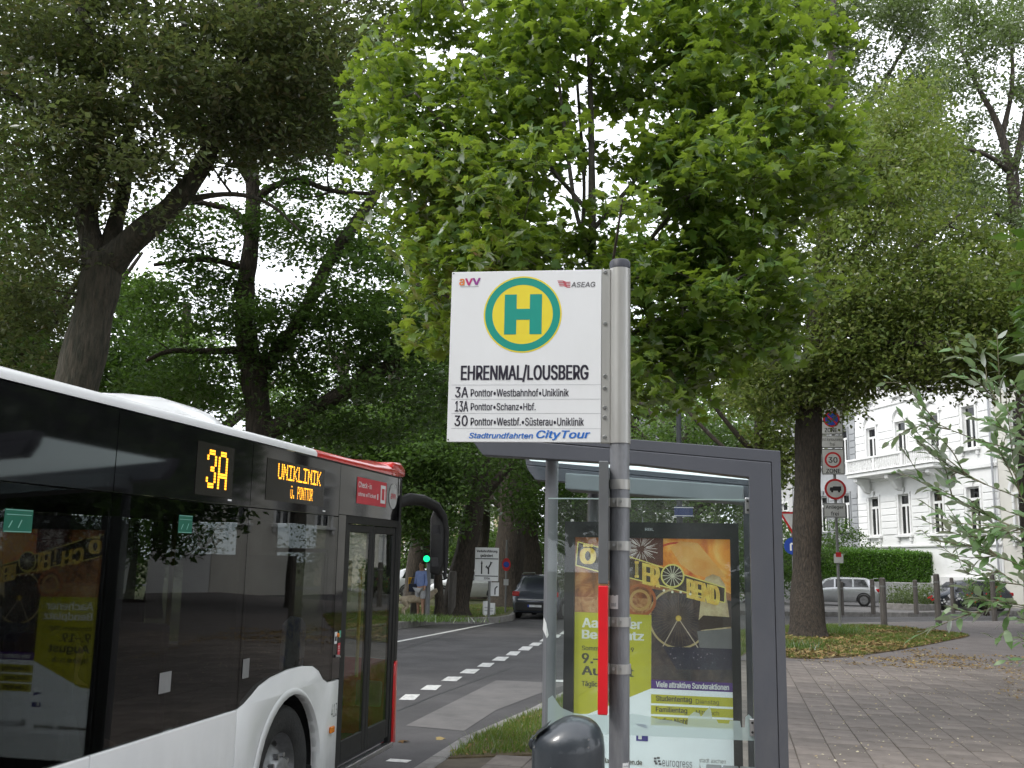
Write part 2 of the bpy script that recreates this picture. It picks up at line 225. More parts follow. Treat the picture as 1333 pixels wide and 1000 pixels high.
GLYPHS=''' |94|
-|227|168,122 168,94 57,94 57,122
.|94|48,-2 39,-1 31,4 26,12 25,20 26,29 31,37 39,42 48,43 56,42 64,37 69,29 71,20 69,12 64,4 56,-1
/|125|117,266 36,-38 7,-38 89,266
0|227|113,-3 87,0 65,12 47,31 34,57 27,89 24,127 27,165 35,197 48,223 65,242 87,254 113,258 139,254 161,242 179,223 192,197 200,165 203,127 200,89 192,57 179,31 162,12 140,0|113,25 131,28 145,37 157,52 165,72 170,97 172,127 170,157 165,182 157,203 145,218 131,227 113,230 96,227 82,218 70,203 62,182 56,157 55,127 56,97 62,72 70,52 82,37 96,28
1|227|38,0 38,27 195,27 195,0|138,254 138,0 106,0 106,224 105,224 43,179 43,213 99,254
2|227|32,0 32,24 117,114 141,141 155,163 160,186 159,198 154,209 146,218 137,224 112,230 98,228 86,224 77,216 69,207 65,195 64,181 33,181 35,202 43,221 55,237 72,248 91,255 112,258 134,255 153,248 169,237 181,223 188,205 191,186 185,159 168,129 133,90 76,30 76,28 195,28 195,0
3|227|109,-3 87,-1 66,5 49,15 35,29 26,46 22,66 55,66 57,54 63,44 72,35 83,30 109,25 138,30 149,37 157,46 163,58 165,72 163,86 158,98 150,109 137,117 121,122 101,124 78,124 78,150 144,224 144,226 35,226 35,254 186,254 186,230 106,139 106,144 132,144 154,138 172,127 185,111 194,93 196,72 194,51 185,33 172,18 154,6 133,-1
4|227|20,53 20,79 123,254 155,254 54,83 54,81 207,81 207,53|141,0 141,61 141,73 141,159 171,159 171,0
5|227|111,-3 89,-1 70,6 54,16 41,30 33,47 30,65 61,65 64,54 69,44 87,30 111,25 125,27 138,32 149,41 157,52 162,66 164,81 162,97 157,111 148,122 137,131 124,137 109,138 84,134 64,123 34,126 48,254 183,254 183,226 75,226 67,151 68,151 89,162 115,167 131,165 147,160 161,153 172,143 182,130 189,116 194,99 195,82 193,58 184,38 171,21 154,8 134,-1
6|227|113,-3 91,-1 71,7 55,20 42,37 34,58 32,81 34,100 40,119 69,170 126,254 161,254 75,131 73,131 83,144 98,153 117,157 139,155 158,147 173,136 185,120 192,101 194,79 192,56 184,36 171,20 155,7 135,-1|113,24 127,26 139,31 149,40 157,51 162,64 164,79 162,94 157,107 149,118 139,126 127,131 113,133 99,131 87,126 77,118 69,107 64,94 62,79 64,64 69,51 77,40 87,31 99,26
7|227|48,0 162,224 162,226 31,226 31,254 195,254 195,224 82,0
8|227|113,-3 89,-1 68,6 50,17 37,31 29,48 26,68 28,83 33,98 40,110 51,121 63,128 76,132 76,133 59,141 46,154 38,171 35,190 38,209 45,225 57,239 73,249 92,256 113,258 134,256 153,249 169,239 181,225 188,209 191,190 188,171 180,154 167,141 150,133 150,132 164,128 176,121 186,110 194,98 199,83 200,68 198,48 189,31 176,17 158,6 137,-1|113,25 129,26 142,30 153,37 161,46 167,57 168,69 167,83 161,94 153,104 141,111 128,116 113,118 98,116 85,111 73,104 65,94 59,83 58,69 59,57 64,46 73,37 84,30 97,26|113,145 137,150 146,157 154,165 158,176 160,188 158,200 154,210 147,218 138,225 113,230 89,225 79,218 72,210 68,200 66,188 68,176 72,165 79,157 89,150
9|227|113,258 135,255 155,247 171,234 184,217 192,197 194,173 192,155 186,135 158,84 100,0 65,0 151,124 154,124 144,111 128,101 109,97 87,100 69,107 53,119 41,134 34,154 32,176 34,198 42,218 55,235 71,247 91,255|113,230 99,228 87,223 77,215 69,204 64,191 63,176 64,161 69,148 77,137 87,129 99,123 113,122 127,123 139,129 149,137 157,147 162,160 164,175 162,190 157,204 150,215 139,223 127,228
A|240|8,0 101,254 138,254 231,0 198,0 144,151 132,186 116,239 123,239 106,185 95,151 43,0|55,71 55,99 185,99 185,71
B|228|30,0 30,254 121,254 145,252 164,245 180,235 190,221 197,205 199,187 198,172 193,160 178,143 157,133 157,131 170,129 182,123 192,114 201,102 207,86 209,68 207,50 200,33 189,20 172,9 151,2 123,0|62,29 122,29 148,31 165,40 175,53 178,68 176,81 171,92 163,102 153,109 140,114 124,115 62,115|62,143 119,143 144,148 154,155 162,163 166,174 168,186 165,202 156,214 141,223 120,226 62,226
C|255|134,-3 103,1 75,12 52,32 35,58 24,90 20,127 24,165 35,197 52,223 75,242 103,254 134,258 170,252 186,245 201,236 214,224 224,209 232,193 236,174 204,174 195,197 179,214 158,224 134,228 111,225 92,216 75,202 62,182 54,157 52,127 54,97 63,72 75,53 92,38 112,29 134,26 158,30 179,40 195,57 204,80 236,80 232,62 224,45 214,31 201,19 187,9 170,2 153,-2
D|251|109,0 48,0 48,29 107,29 136,31 159,40 177,55 189,75 197,99 200,128 197,156 190,180 177,200 160,214 138,223 110,226 47,226 47,254 113,254 147,251 176,239 200,221 217,196 227,164 231,128 227,91 217,59 199,34 175,15 145,4|62,254 62,0 30,0 30,254
E|210|30,0 30,254 186,254 186,226 62,226 62,143 178,143 178,114 62,114 62,29 188,29 188,0
F|205|30,0 30,254 185,254 185,226 62,226 62,139 173,139 173,111 62,111 62,0
G|260|134,-3 102,1 75,13 52,32 35,58 24,90 20,127 24,165 35,197 52,223 74,242 102,254 132,258 152,256 170,252 187,245 202,235 214,222 225,208 232,192 237,174 204,174 194,197 178,213 158,224 133,228 111,225 92,216 75,202 62,182 54,157 52,127 54,97 63,72 75,53 92,38 112,29 134,26 155,29 172,36 187,47 198,62 205,80 207,101 217,100 141,100 141,128 239,128 239,100 236,71 225,45 209,25 188,9 163,0
H|259|30,0 30,254 62,254 62,144 196,144 196,254 228,254 228,0 196,0 196,116 62,116 62,0
I|151|16,0 16,29 59,29 59,226 16,226 16,254 135,254 135,226 91,226 91,29 135,29 135,0
J|198|93,-3 62,2 38,16 22,40 17,73 17,86 49,86 49,73 52,52 61,37 75,28 93,25 110,28 124,37 133,52 136,73 136,254 168,254 168,73 163,40 147,16 123,2
K|234|52,73 52,108 70,131 87,152 106,172 182,254 224,254 116,138 114,138|30,0 30,254 62,254 62,167 62,112 62,97 62,0|186,0 94,130 114,155 224,0
L|197|30,0 30,254 62,254 62,29 181,29 181,0
M|314|30,0 30,254 76,254 139,94 144,79 150,61 156,42 161,24 154,24 159,41 165,61 171,79 176,94 238,254 284,254 284,0 252,0 252,145 252,163 253,184 253,207 253,229 256,229 249,205 241,181 234,161 228,145 171,0 143,0 85,145 80,160 72,181 65,204 56,229 59,229 60,208 60,186 61,164 61,145 61,0
N|262|30,0 30,254 68,254 172,91 181,75 194,53 207,27 202,27 200,54 200,79 199,97 199,254 232,254 232,0 193,0 101,145 89,165 74,191 54,226 60,227 61,192 62,164 62,145 62,0
O|267|133,-3 103,1 75,12 52,32 35,58 24,90 20,127 24,165 35,197 52,223 75,242 103,254 133,258 164,254 192,242 215,223 232,197 243,165 247,127 243,90 232,58 215,32 192,12 164,1|133,26 155,29 175,38 191,52 204,72 212,97 215,127 212,157 204,182 191,202 175,216 155,225 133,228 112,225 92,216 75,202 63,182 54,157 52,127 54,97 63,72 75,52 92,38 112,29
P|223|30,0 30,254 118,254 144,252 166,244 183,231 195,215 202,195 204,174 202,152 195,133 183,116 166,104 144,96 118,93 55,93 55,121 116,121 134,123 149,128 159,136 167,147 171,160 172,174 171,188 167,201 159,211 148,219 134,224 116,226 62,226 62,0
R|225|30,0 30,254 118,254 145,252 167,244 183,232 195,217 202,198 205,176 202,154 195,136 183,120 166,109 145,101 118,99 48,99 48,128 117,128 135,129 149,133 160,141 167,150 171,162 173,176 171,190 167,202 159,212 149,220 134,224 116,226 62,226 62,0|177,0 115,115 151,115 214,0
S|224|112,-4 86,-2 64,5 46,15 32,30 23,48 19,68 52,68 55,55 62,44 71,35 83,29 112,25 128,26 143,30 155,37 165,46 171,57 173,70 171,81 166,89 148,102 122,111 92,120 64,130 43,145 30,163 26,186 29,206 37,224 51,238 69,249 90,256 114,258 137,256 158,249 175,238 189,224 197,208 200,189 169,189 163,206 151,219 134,227 112,229 97,228 84,224 73,218 64,209 59,199 58,188 60,176 65,167 85,154 106,147 132,140 156,132 179,119 197,99 202,85 204,69 201,50 193,32 180,17 162,5 139,-2
T|225|16,226 16,254 208,254 208,226 128,226 128,0 96,0 96,226
U|259|129,-4 101,-1 77,8 57,22 42,40 33,62 30,87 30,254 62,254 62,89 64,72 70,57 80,44 94,34 110,28 129,26 149,28 165,34 179,44 188,57 194,72 196,89 196,254 229,254 229,87 226,62 216,40 201,22 182,8 157,-1
V|240|102,0 8,254 42,254 96,103 108,69 124,15 117,15 133,69 145,103 197,254 231,254 139,0
W|343|78,0 8,254 41,254 82,98 88,73 93,47 98,20 95,20 100,47 106,73 112,98 153,254 190,254 231,98 237,73 243,47 249,20 244,20 249,47 255,73 261,98 302,254 335,254 265,0 228,0 184,161 176,196 168,237 175,237 167,197 159,161 115,0
Z|219|21,0 21,23 137,193 153,215 170,238 174,227 143,226 111,226 20,226 20,254 198,254 198,231 84,64 67,40 49,17 45,27 76,28 107,29 200,29 200,0
a|195|80,-4 63,-3 47,2 34,11 24,22 17,37 15,54 17,69 22,80 29,90 39,97 63,105 89,110 117,113 133,117 136,121 138,127 138,128 133,148 120,161 98,165 75,161 59,150 50,137 20,146 29,161 39,173 52,182 66,188 97,192 119,190 143,180 153,172 161,160 167,145 168,126 168,0 138,0 138,26 136,26 126,12 108,1|85,23 101,24 114,29 124,37 132,47 136,57 138,69 138,95 130,91 116,88 100,86 88,84 67,79 52,70 47,62 46,52 51,36 65,26
b|212|115,-4 99,-3 86,2 69,16 59,29 56,29 56,0 26,0 26,254 57,254 57,160 59,160 69,173 86,186 98,191 115,192 137,189 156,180 173,166 185,146 193,122 195,94 193,66 185,42 173,23 157,8 137,-1|110,23 126,26 140,33 150,44 158,58 163,75 164,95 163,114 158,131 150,145 140,156 126,163 110,165 94,163 81,156 70,145 62,131 58,114 56,95 58,75 63,58 70,43 81,32 94,26
c|198|104,-4 79,-1 58,8 41,23 28,43 20,66 17,94 20,122 28,146 41,165 58,180 79,189 104,192 130,189 153,178 170,161 181,138 151,131 145,145 135,155 121,162 104,165 86,162 73,155 62,144 54,129 50,112 48,94 50,75 54,59 62,44 73,33 86,26 104,23 121,26 135,33 146,44 152,59 181,51 171,28 153,11 130,0
d|212|98,-4 75,-1 56,8 40,23 27,42 20,66 17,94 20,122 27,146 40,166 56,180 75,189 98,192 114,191 126,186 144,173 153,160 155,160 155,254 186,254 186,0 156,0 156,29 153,29 143,16 126,2 114,-3|102,23 118,26 132,32 142,43 150,58 154,75 156,95 154,114 150,131 142,145 132,156 118,163 102,165 86,163 72,156 62,145 54,131 50,114 48,95 50,75 54,58 62,44 73,33 86,26
e|202|106,-4 80,-1 58,8 41,23 28,42 20,66 17,93 20,121 28,145 40,165 58,180 78,189 103,192 133,187 147,180 160,170 170,157 179,141 184,121 186,97 186,85 37,85 37,110 169,110 155,101 153,119 149,134 141,147 131,157 118,163 103,165 87,163 73,157 62,147 54,135 50,121 48,105 48,89 50,69 55,53 64,40 76,31 90,25 106,23 127,26 143,36 153,53 182,45 177,32 168,20 156,10 141,2 125,-3
f|127|114,190 114,164 3,164 3,190|40,0 40,216 42,231 48,243 57,252 68,259 94,265 111,263 121,260 114,234 107,236 97,237 85,235 77,230 72,221 71,209 71,0
g|213|103,-75 84,-74 67,-70 41,-55 25,-35 51,-20 61,-33 77,-44 103,-49 124,-46 141,-38 152,-23 156,-3 156,34 153,34 143,21 126,8 114,4 97,2 76,5 56,13 40,27 28,45 20,68 17,96 20,123 27,147 40,166 56,180 76,189 98,192 114,191 127,186 144,173 154,159 157,159 157,190 186,190 186,-4 183,-27 175,-45 162,-59 145,-68 125,-73|102,30 118,32 132,38 142,47 150,61 155,77 156,96 155,115 150,132 142,146 132,156 119,163 102,165 86,163 73,156 62,145 54,131 50,115 48,96 50,78 54,61 62,48 73,38 86,32
h|205|57,113 57,0 26,0 26,254 57,254 57,144 51,144 62,166 76,181 94,189 114,192 132,190 148,184 161,174 170,160 177,142 179,120 179,0 148,0 148,118 145,137 136,152 123,161 105,165 92,163 80,159 71,151 63,141 58,129
i|84|26,0 26,190 57,190 57,0|42,221 34,223 27,227 22,234 21,242 22,249 27,256 34,260 42,262 50,260 57,256 62,249 63,242 62,234 57,227 50,223
j|84|26,190 57,190 57,-15 55,-31 51,-45 43,-56 32,-65 19,-70 2,-71 -5,-71 -5,-43 1,-43 12,-42 20,-36 25,-27 26,-15|42,221 34,223 27,227 22,234 20,242 22,249 27,256 34,260 42,262 50,260 57,256 61,249 63,242 61,234 57,227 50,223
k|191|55,68 55,106 60,106 142,190 180,190 92,100 89,100|26,0 26,254 57,254 57,0|147,0 74,93 96,114 186,0
l|95|70,-1 50,2 37,10 29,24 26,42 26,254 57,254 57,49 60,31 65,27 73,26 80,26 85,27 90,1 81,0
m|305|26,0 26,190 56,190 56,148 54,148 59,162 66,173 86,188 110,193 129,190 144,180 154,166 160,147 156,147 161,160 169,172 190,187 218,193 234,191 249,186 261,177 270,164 276,148 278,128 278,0 248,0 248,127 245,145 236,156 224,163 209,165 197,164 187,160 173,145 168,124 168,0 137,0 137,130 134,144 126,156 115,163 100,165 79,160 70,154 63,145 58,133 57,119 57,0
n|205|57,113 57,0 26,0 26,190 56,190 56,144 51,144 62,166 76,181 94,189 114,192 132,190 147,184 160,174 170,160 176,142 179,120 179,0 148,0 148,118 145,137 136,152 123,161 105,165 92,163 80,159 71,151 63,141 58,129
o|208|104,-4 79,-1 58,8 41,23 28,43 20,66 17,94 20,122 28,146 41,165 58,180 79,189 104,192 128,189 149,180 167,165 180,146 188,122 191,94 188,66 180,43 167,23 149,8 128,-1|104,23 121,26 135,33 146,44 154,59 158,75 160,94 158,112 154,129 146,144 135,155 121,162 104,165 86,162 73,155 62,144 54,129 50,112 48,94 50,75 54,59 62,44 73,33 86,26
p|212|26,-71 26,190 56,190 56,160 59,160 69,173 86,186 98,191 115,192 137,189 156,180 173,166 185,146 193,122 195,94 193,66 185,42 173,23 157,8 137,-1 115,-4 99,-3 86,2 69,16 59,29 57,29 57,-71|110,23 126,26 140,33 150,44 158,58 163,75 164,95 163,114 158,131 150,145 140,156 126,163 110,165 94,163 81,156 70,145 62,131 58,114 56,95 58,75 63,58 70,43 81,32 94,26
r|130|26,0 26,190 56,190 56,160 58,160 65,173 76,184 90,190 107,192 115,192 122,192 122,161 115,162 103,163 91,161 80,157 70,151 63,142 58,131 57,118 57,0
s|183|91,-4 72,-3 56,2 42,9 31,19 23,32 18,47 47,53 53,40 62,30 75,25 91,23 108,25 122,31 131,40 134,51 132,60 127,68 118,74 106,78 75,85 52,93 36,104 27,119 23,137 26,152 33,166 43,177 58,185 74,190 94,192 112,191 127,186 140,179 149,170 162,145 134,139 129,149 121,158 110,164 94,166 78,164 65,158 57,150 54,139 56,129 62,122 86,111 115,105 137,97 153,86 162,71 166,53 163,37 156,24 145,12 130,3 112,-2
t|114|102,190 102,164 3,164 3,190|32,236 63,236 63,49 64,38 68,31 75,26 85,25 93,26 101,27 107,1 96,-1 84,-2 62,1 46,11 36,26 32,46
u|205|91,-3 73,-1 57,5 44,15 35,29 28,47 26,69 26,190 57,190 57,72 60,52 68,37 82,28 100,25 113,27 125,31 134,38 142,48 146,61 148,76 148,190 179,190 179,0 149,0 149,46 154,46 143,23 129,8 111,0
v|195|81,0 9,190 42,190 83,78 93,43 103,10 92,10 101,43 112,78 152,190 186,190 113,0
w|284|69,0 11,190 44,190 67,107 77,68 88,21 82,21 93,67 103,107 126,190 158,190 181,107 191,68 201,21 196,21 206,68 217,107 240,190 272,190 215,0 184,0 159,86 152,112 145,140 138,169 145,169 138,140 131,112 124,86 99,0
y|195|24,-69 31,-43 36,-44 52,-44 65,-37 75,-18 81,-1 9,190 42,190 83,78 93,43 103,10 92,10 101,43 112,78 153,190 186,190 102,-29 88,-54 70,-68 46,-73 32,-72
z|190|21,0 21,23 127,160 127,161 24,161 24,190 166,190 166,165 63,30 63,28 169,28 169,0
Ö|267|133,-3 103,1 75,12 52,32 35,58 24,90 20,127 24,165 35,197 52,223 75,242 103,254 133,258 164,254 192,242 215,223 232,197 243,165 247,127 243,90 232,58 215,32 192,12 164,1|133,26 155,29 175,38 191,52 204,72 212,97 215,127 212,157 204,182 191,202 175,216 155,225 133,228 112,225 92,216 75,202 63,182 54,157 52,127 54,97 63,72 75,52 92,38 112,29|170,286 162,288 155,292 151,299 149,306 151,314 155,321 162,325 170,326 177,325 184,321 188,314 190,306 188,299 184,292 177,288|98,286 90,288 83,292 79,299 77,306 79,314 83,321 90,325 98,326 105,325 112,321 116,314 118,306 116,299 112,292 105,288
ß|221|61,181 61,0 30,0 30,181 35,215 50,239 71,253 98,258 114,256 130,251 144,243 156,231 163,216 166,197 162,175 154,161 146,149 143,136 144,128 149,121 163,108 181,94 196,76 200,64 202,50 200,34 193,21 183,10 170,3 154,-2 135,-3 104,1 82,10 94,37 109,29 133,25 149,27 161,32 168,41 171,52 169,61 165,69 150,83 132,97 117,113 113,124 111,136 115,153 124,165 132,177 136,194 133,210 125,221 113,227 98,229 82,227 71,218 63,203
ä|195|80,-4 63,-3 47,2 34,11 24,22 17,37 15,54 17,69 22,80 29,90 39,97 63,105 89,110 117,113 133,117 136,121 138,127 138,128 133,148 120,161 98,165 75,161 59,150 50,137 20,146 29,161 39,173 52,182 66,188 97,192 119,190 143,180 153,172 161,160 167,145 168,126 168,0 138,0 138,26 136,26 126,12 108,1|85,23 101,24 114,29 124,37 132,47 136,57 138,69 138,95 130,91 116,88 100,86 88,84 67,79 52,70 47,62 46,52 51,36 65,26|131,221 123,223 116,227 112,234 110,242 112,249 116,256 123,260 131,262 138,260 145,256 149,249 151,242 149,234 145,227 138,223|59,221 51,223 44,227 40,234 38,242 40,249 44,256 51,260 59,262 66,260 73,256 77,249 79,242 77,234 73,227 66,223
ö|208|104,-4 79,-1 58,8 41,23 28,43 20,66 17,94 20,122 28,146 41,165 58,180 79,189 104,192 128,189 149,180 167,165 180,146 188,122 191,94 188,66 180,43 167,23 149,8 128,-1|104,23 121,26 135,33 146,44 154,59 158,75 160,94 158,112 154,129 146,144 135,155 121,162 104,165 86,162 73,155 62,144 54,129 50,112 48,94 50,75 54,59 62,44 73,33 86,26|140,221 132,223 125,227 121,234 119,242 121,249 125,256 132,260 140,262 147,260 154,256 158,249 160,242 158,234 154,227 147,223|68,221 60,223 53,227 49,234 47,242 49,249 53,256 60,260 68,262 76,260 82,256 86,249 88,242 86,234 82,227 76,223
ü|205|91,-3 73,-1 57,5 44,15 35,29 28,47 26,69 26,190 57,190 57,72 60,52 68,37 82,28 100,25 113,27 125,31 134,38 142,48 146,61 148,76 148,190 179,190 179,0 149,0 149,46 154,46 143,23 129,8 111,0|138,221 131,223 124,227 120,234 118,242 120,249 124,256 131,260 138,262 146,260 153,256 157,249 159,242 157,234 153,227 146,223|67,221 59,223 52,227 48,234 46,242 48,249 52,256 59,260 67,262 74,260 81,256 85,249 87,242 85,234 81,227 74,223
–|175|175,122 175,94 0,94 0,122
•|195|97,46 83,48 70,54 58,62 50,73 44,87 43,101 44,115 50,128 58,140 70,148 83,154 97,156 112,154 125,148 136,140 144,128 150,115 152,101 150,87 144,73 136,62 125,54 112,48
∨|230|173,-71 56,-71 56,317 173,317|87,-33 87,-44 142,-44 142,-33 105,-33 142,-11 142,0 87,0 87,-11 124,-11|87,55 87,11 142,11 142,55|131,22 98,22 98,44 131,44|87,120 87,76 142,76 142,120 109,120 109,98 120,98 120,109 131,109 131,87 98,87 98,120|87,142 87,131 142,131 142,169 131,169 131,142|87,164 87,153 120,153 120,180 142,180 142,191 87,191 87,180 109,180 109,164|109,213 98,213 98,229 109,229|87,240 87,202 142,202 142,213 120,213 120,240|87,262 87,251 142,251 142,262 117,262 117,279 142,279 142,290 87,290 87,279 107,279 107,262
☉|230|173,-71 56,-71 56,317 173,317|87,-33 87,-44 142,-44 142,-33 105,-33 142,-11 142,0 87,0 87,-11 124,-11|87,55 87,11 142,11 142,55|131,22 98,22 98,44 131,44|87,120 87,76 142,76 142,120 109,120 109,98 120,98 120,109 131,109 131,87 98,87 98,120|87,142 87,131 142,131 142,169 131,169 131,142|87,164 87,153 120,153 120,180 142,180 142,191 87,191 87,180 109,180 109,164|109,213 98,213 98,229 109,229|87,240 87,202 142,202 142,213 120,213 120,240|87,262 87,251 142,251 142,262 117,262 117,279 142,279 142,290 87,290 87,279 107,279 107,262'''
_gl={}
for _l in GLYPHS.split('\n'):
    _p=_l.split('|'); _gl[_p[0]]=(int(_p[1])/500,[[tuple(int(c)/500 for c in q.split(',')) for q in sp.split(' ')] for sp in _p[2:] if sp])
_tc={};_gt={}
def glyphtri(sps):
    def area(sp): return sum(sp[i-1][0]*sp[i][1]-sp[i][0]*sp[i-1][1] for i in range(len(sp)))/2
    def inside(p,sp):
        c=False
        for i in range(len(sp)):
            (x1,y1),(x2,y2)=sp[i-1],sp[i]
            if (y1>p[1])!=(y2>p[1]) and p[0]<(x2-x1)*(p[1]-y1)/(y2-y1)+x1: c=not c
        return c
    sps=sorted(sps,key=lambda s:-abs(area(s))); sg=area(sps[0])>0; groups=[]
    for sp in sps:
        par=next((g for g in groups if inside(sp[0],g[0])),None)
        if par is not None and (area(sp)>0)!=sg: par.append(sp)
        else: groups.append([sp])
    V=[];T=[]
    for g in groups:
        b=len(V); T+=[tuple(i+b for i in t) for t in tessellate_polygon([[Vector((x,y,0)) for x,y in sp] for sp in g])]; V+=[p for sp in g for p in sp]
    return V,T
def text(s,name,mat,parent,x0,x1,z0,z1,fn,bold=0.0,shear=0.0,label=None):
    """flat lettering fitted to the box x0..x1, z0..z1; fn(x,z)->local point; bold = stroke widening as a share of the height"""
    k=(s,shear)
    if k not in _tc:
        vs=[];fs=[];pen=0.0
        for ch in s:
            adv,sps=_gl.get(ch,(.3,[]))
            if sps:
                if ch not in _gt:
                    _gt[ch]=glyphtri(sps)
                pv,pf=_gt[ch]; b0=len(vs)
                for (i,j,l) in pf:
                    A,B,C_=pv[i],pv[j],pv[l]
                    if (B[0]-A[0])*(C_[1]-A[1])-(B[1]-A[1])*(C_[0]-A[0])<0: j,l=l,j
                    fs.append((i+b0,j+b0,l+b0))
                vs+=[(pen+x+y*shear,y,0) for x,y in pv]
            pen+=adv
        _tc[k]=(vs,fs)
    vs,fs=_tc[k]
    ax=min(v[0] for v in vs); bx=max(v[0] for v in vs); ay=min(v[1] for v in vs); by=max(v[1] for v in vs)
    o_=Vector(fn(0,0)); nn=(Vector(fn(1,0))-o_).cross(Vector(fn(0,1))-o_).normalized()
    h=(z1-z0); d=bold*h*1.1
    sh=[(0,0)] if bold<=0 else [(-d,-d*.3),(d,-d*.3),(-d,d*.3),(d,d*.3),(0,0)]
    mb=MB()
    for i,(dx,dz) in enumerate(sh):
        mb.add([Vector(fn(x0+d+(v[0]-ax)/(bx-ax)*(x1-x0-2*d)+dx,z0+d*.3+(v[1]-ay)/(by-ay)*(h-d*.6)+dz))+nn*(.00002*i) for v in vs],fs)
    return mb.build(name,mat,parent,fixn=False,label=label)

def npmesh(name,V,T,mat,parent=None,kind=None,smooth=False):
    me=bpy.data.meshes.new(name); V=np.ascontiguousarray(V,dtype=np.float32); T=np.ascontiguousarray(T,dtype=np.int32)
    me.vertices.add(len(V)); me.vertices.foreach_set('co',V.ravel())
    me.loops.add(T.size); me.loops.foreach_set('vertex_index',T.ravel())
    me.polygons.add(len(T)); me.polygons.foreach_set('loop_start',np.arange(len(T),dtype=np.int32)*T.shape[1])
    if smooth: me.polygons.foreach_set('use_smooth',np.ones(len(T),dtype=bool))
    me.update(calc_edges=True)
    me.materials.append(mat); o=bpy.data.objects.new(name,me); COL.objects.link(o)
    if parent is not None: o.parent=parent
    if kind: o['kind']=kind
    return o
# leaf templates (x along width, y along length, z normal)
OV_V=np.array([(0,0,0),(.27,.45,.06),(0,1,-.06),(-.27,.45,.06)]); OV_F=np.array([(0,1,2),(0,2,3)])
LZ_V=np.array([(0,0,0),(.13,.3,.03),(.12,.65,.02),(0,1,-.1),(-.12,.65,.02),(-.13,.3,.03)]); LZ_F=np.array([(0,1,5),(1,2,4),(1,4,5),(2,3,4)])
_o=[(0,0),(.16,-.03),(.40,.02),(.30,.16),(.52,.30),(.60,.44),(.38,.44),(.24,.50),(.26,.72),(.12,.70),(0,1.0),(-.12,.70),(-.26,.72),(-.24,.50),(-.38,.44),(-.60,.44),(-.52,.30),(-.30,.16),(-.40,.02),(-.16,-.03)]
ML_V=np.array([(0,.3,0.05)]+[(x,y,-.16*math.hypot(x,y-.3)-.10*x*x+.05*math.sin(9*x)) for x,y in _o]); ML_F=np.array([(0,i+1,(i+1)%20+1) for i in range(20)])
def frames(n,up=1.0,rand=.6,down=0.0):
    N=rng.normal(size=(n,3))*rand+np.array([0,0,up]); N/=np.linalg.norm(N,axis=1)[:,None]
    A=rng.normal(size=(n,3)); A[:,2]-=down; Y=A-N*(A*N).sum(1)[:,None]; Y/=np.linalg.norm(Y,axis=1)[:,None]
    X=np.cross(Y,N); return X,Y,N
def leafverts(P,S,X,Y,N,TV,TF):
    n=len(P); V=P[:,None,:]+S[:,None,None]*(TV[None,:,0:1]*X[:,None]+TV[None,:,1:2]*Y[:,None]+TV[None,:,2:3]*N[:,None])
    T=(TF[None]+ (np.arange(n)*len(TV))[:,None,None]); return V.reshape(-1,3),T.reshape(-1,3)


# ================================================================ SETTING
ROAD=-0.20
AZ=R(12); DIR=np.array([math.sin(AZ),math.cos(AZ),0]); LAT=np.array([math.cos(AZ),-math.sin(AZ),0])
def RP(lat,s,z=0): return LAT*lat+DIR*s+np.array([0,0,z])
M_asph=mat('asphalt',(.052,.050,.052),.85,c2=(.088,.084,.086),scale=1.1,bump=.6,bscale=180,lo=.3,hi=.7)
M_asph2=mat('asphalt_light',(.125,.120,.118),.9,c2=(.16,.152,.148),scale=2.2,bump=.5,bscale=160)
M_asph3=mat('asphalt_path',(.12,.105,.102),.9,c2=(.16,.143,.138),scale=1.7,bump=.5,bscale=120)
M_paint=mat('road_paint',(.62,.62,.60),.7,c2=(.42,.42,.41),scale=14,lo=.42,hi=.72)
M_soil=mat('soil',(.10,.075,.045),.95,c2=(.17,.13,.07),scale=3,bump=.8,bscale=40)
M_turf=mat('turf_ground',(.05,.075,.02),.95,c2=(.13,.11,.04),scale=1.5,bump=.8,bscale=30)
M_pav=mat('paver',(.125,.106,.094),.85,c2=(.19,.163,.145),scale=3.2,bump=.35,bscale=90,objvar=.2)
M_kerb=mat('kerb',(.27,.26,.25),.85,c2=(.19,.18,.17),scale=6,bump=.4,bscale=60,objvar=.12)
M_joint=mat('joint',(.085,.070,.055),.95,c2=(.12,.10,.075),scale=6)
M_conc=mat('wall_plaster_grey',(.42,.42,.41),.8,c2=(.33,.33,.33),scale=1.5,bump=.2,bscale=30)

def stains(m,scale,dark,lo=.5,hi=.72,amt=.5):
    nt=m.node_tree; b=next(n for n in nt.nodes if n.type=='BSDF_PRINCIPLED'); src=b.inputs['Base Color'].links[0].from_socket
    g=nt.nodes.new('ShaderNodeNewGeometry'); n=nt.nodes.new('ShaderNodeTexNoise'); n.inputs['Scale'].default_value=scale; n.inputs['Detail'].default_value=9; n.inputs['Roughness'].default_value=.65
    nt.links.new(g.outputs['Position'],n.inputs[0]); mr=nt.nodes.new('ShaderNodeMapRange'); mr.inputs[1].default_value=lo; mr.inputs[2].default_value=hi; mr.inputs[4].default_value=amt; nt.links.new(n.outputs['Fac'],mr.inputs[0])
    mx=nt.nodes.new('ShaderNodeMixRGB'); mx.inputs[2].default_value=(*dark,1); nt.links.new(mr.outputs[0],mx.inputs[0]); nt.links.new(src,mx.inputs[1]); nt.links.new(mx.outputs[0],b.inputs['Base Color'])
stains(M_pav,.9,(.075,.06,.05)); stains(M_pav,14,(.05,.042,.036),.58,.74,.6); stains(M_asph,.5,(.035,.034,.035),.48,.7,.6); stains(M_asph,22,(.14,.135,.13),.62,.75,.35); stains(M_asph2,1.2,(.07,.068,.066),.5,.72,.5); stains(M_kerb,3,(.10,.095,.085),.48,.7,.6); stains(M_paint,7,(.15,.148,.145),.52,.68,.6)
def struct(o): o['kind']='structure'; return o
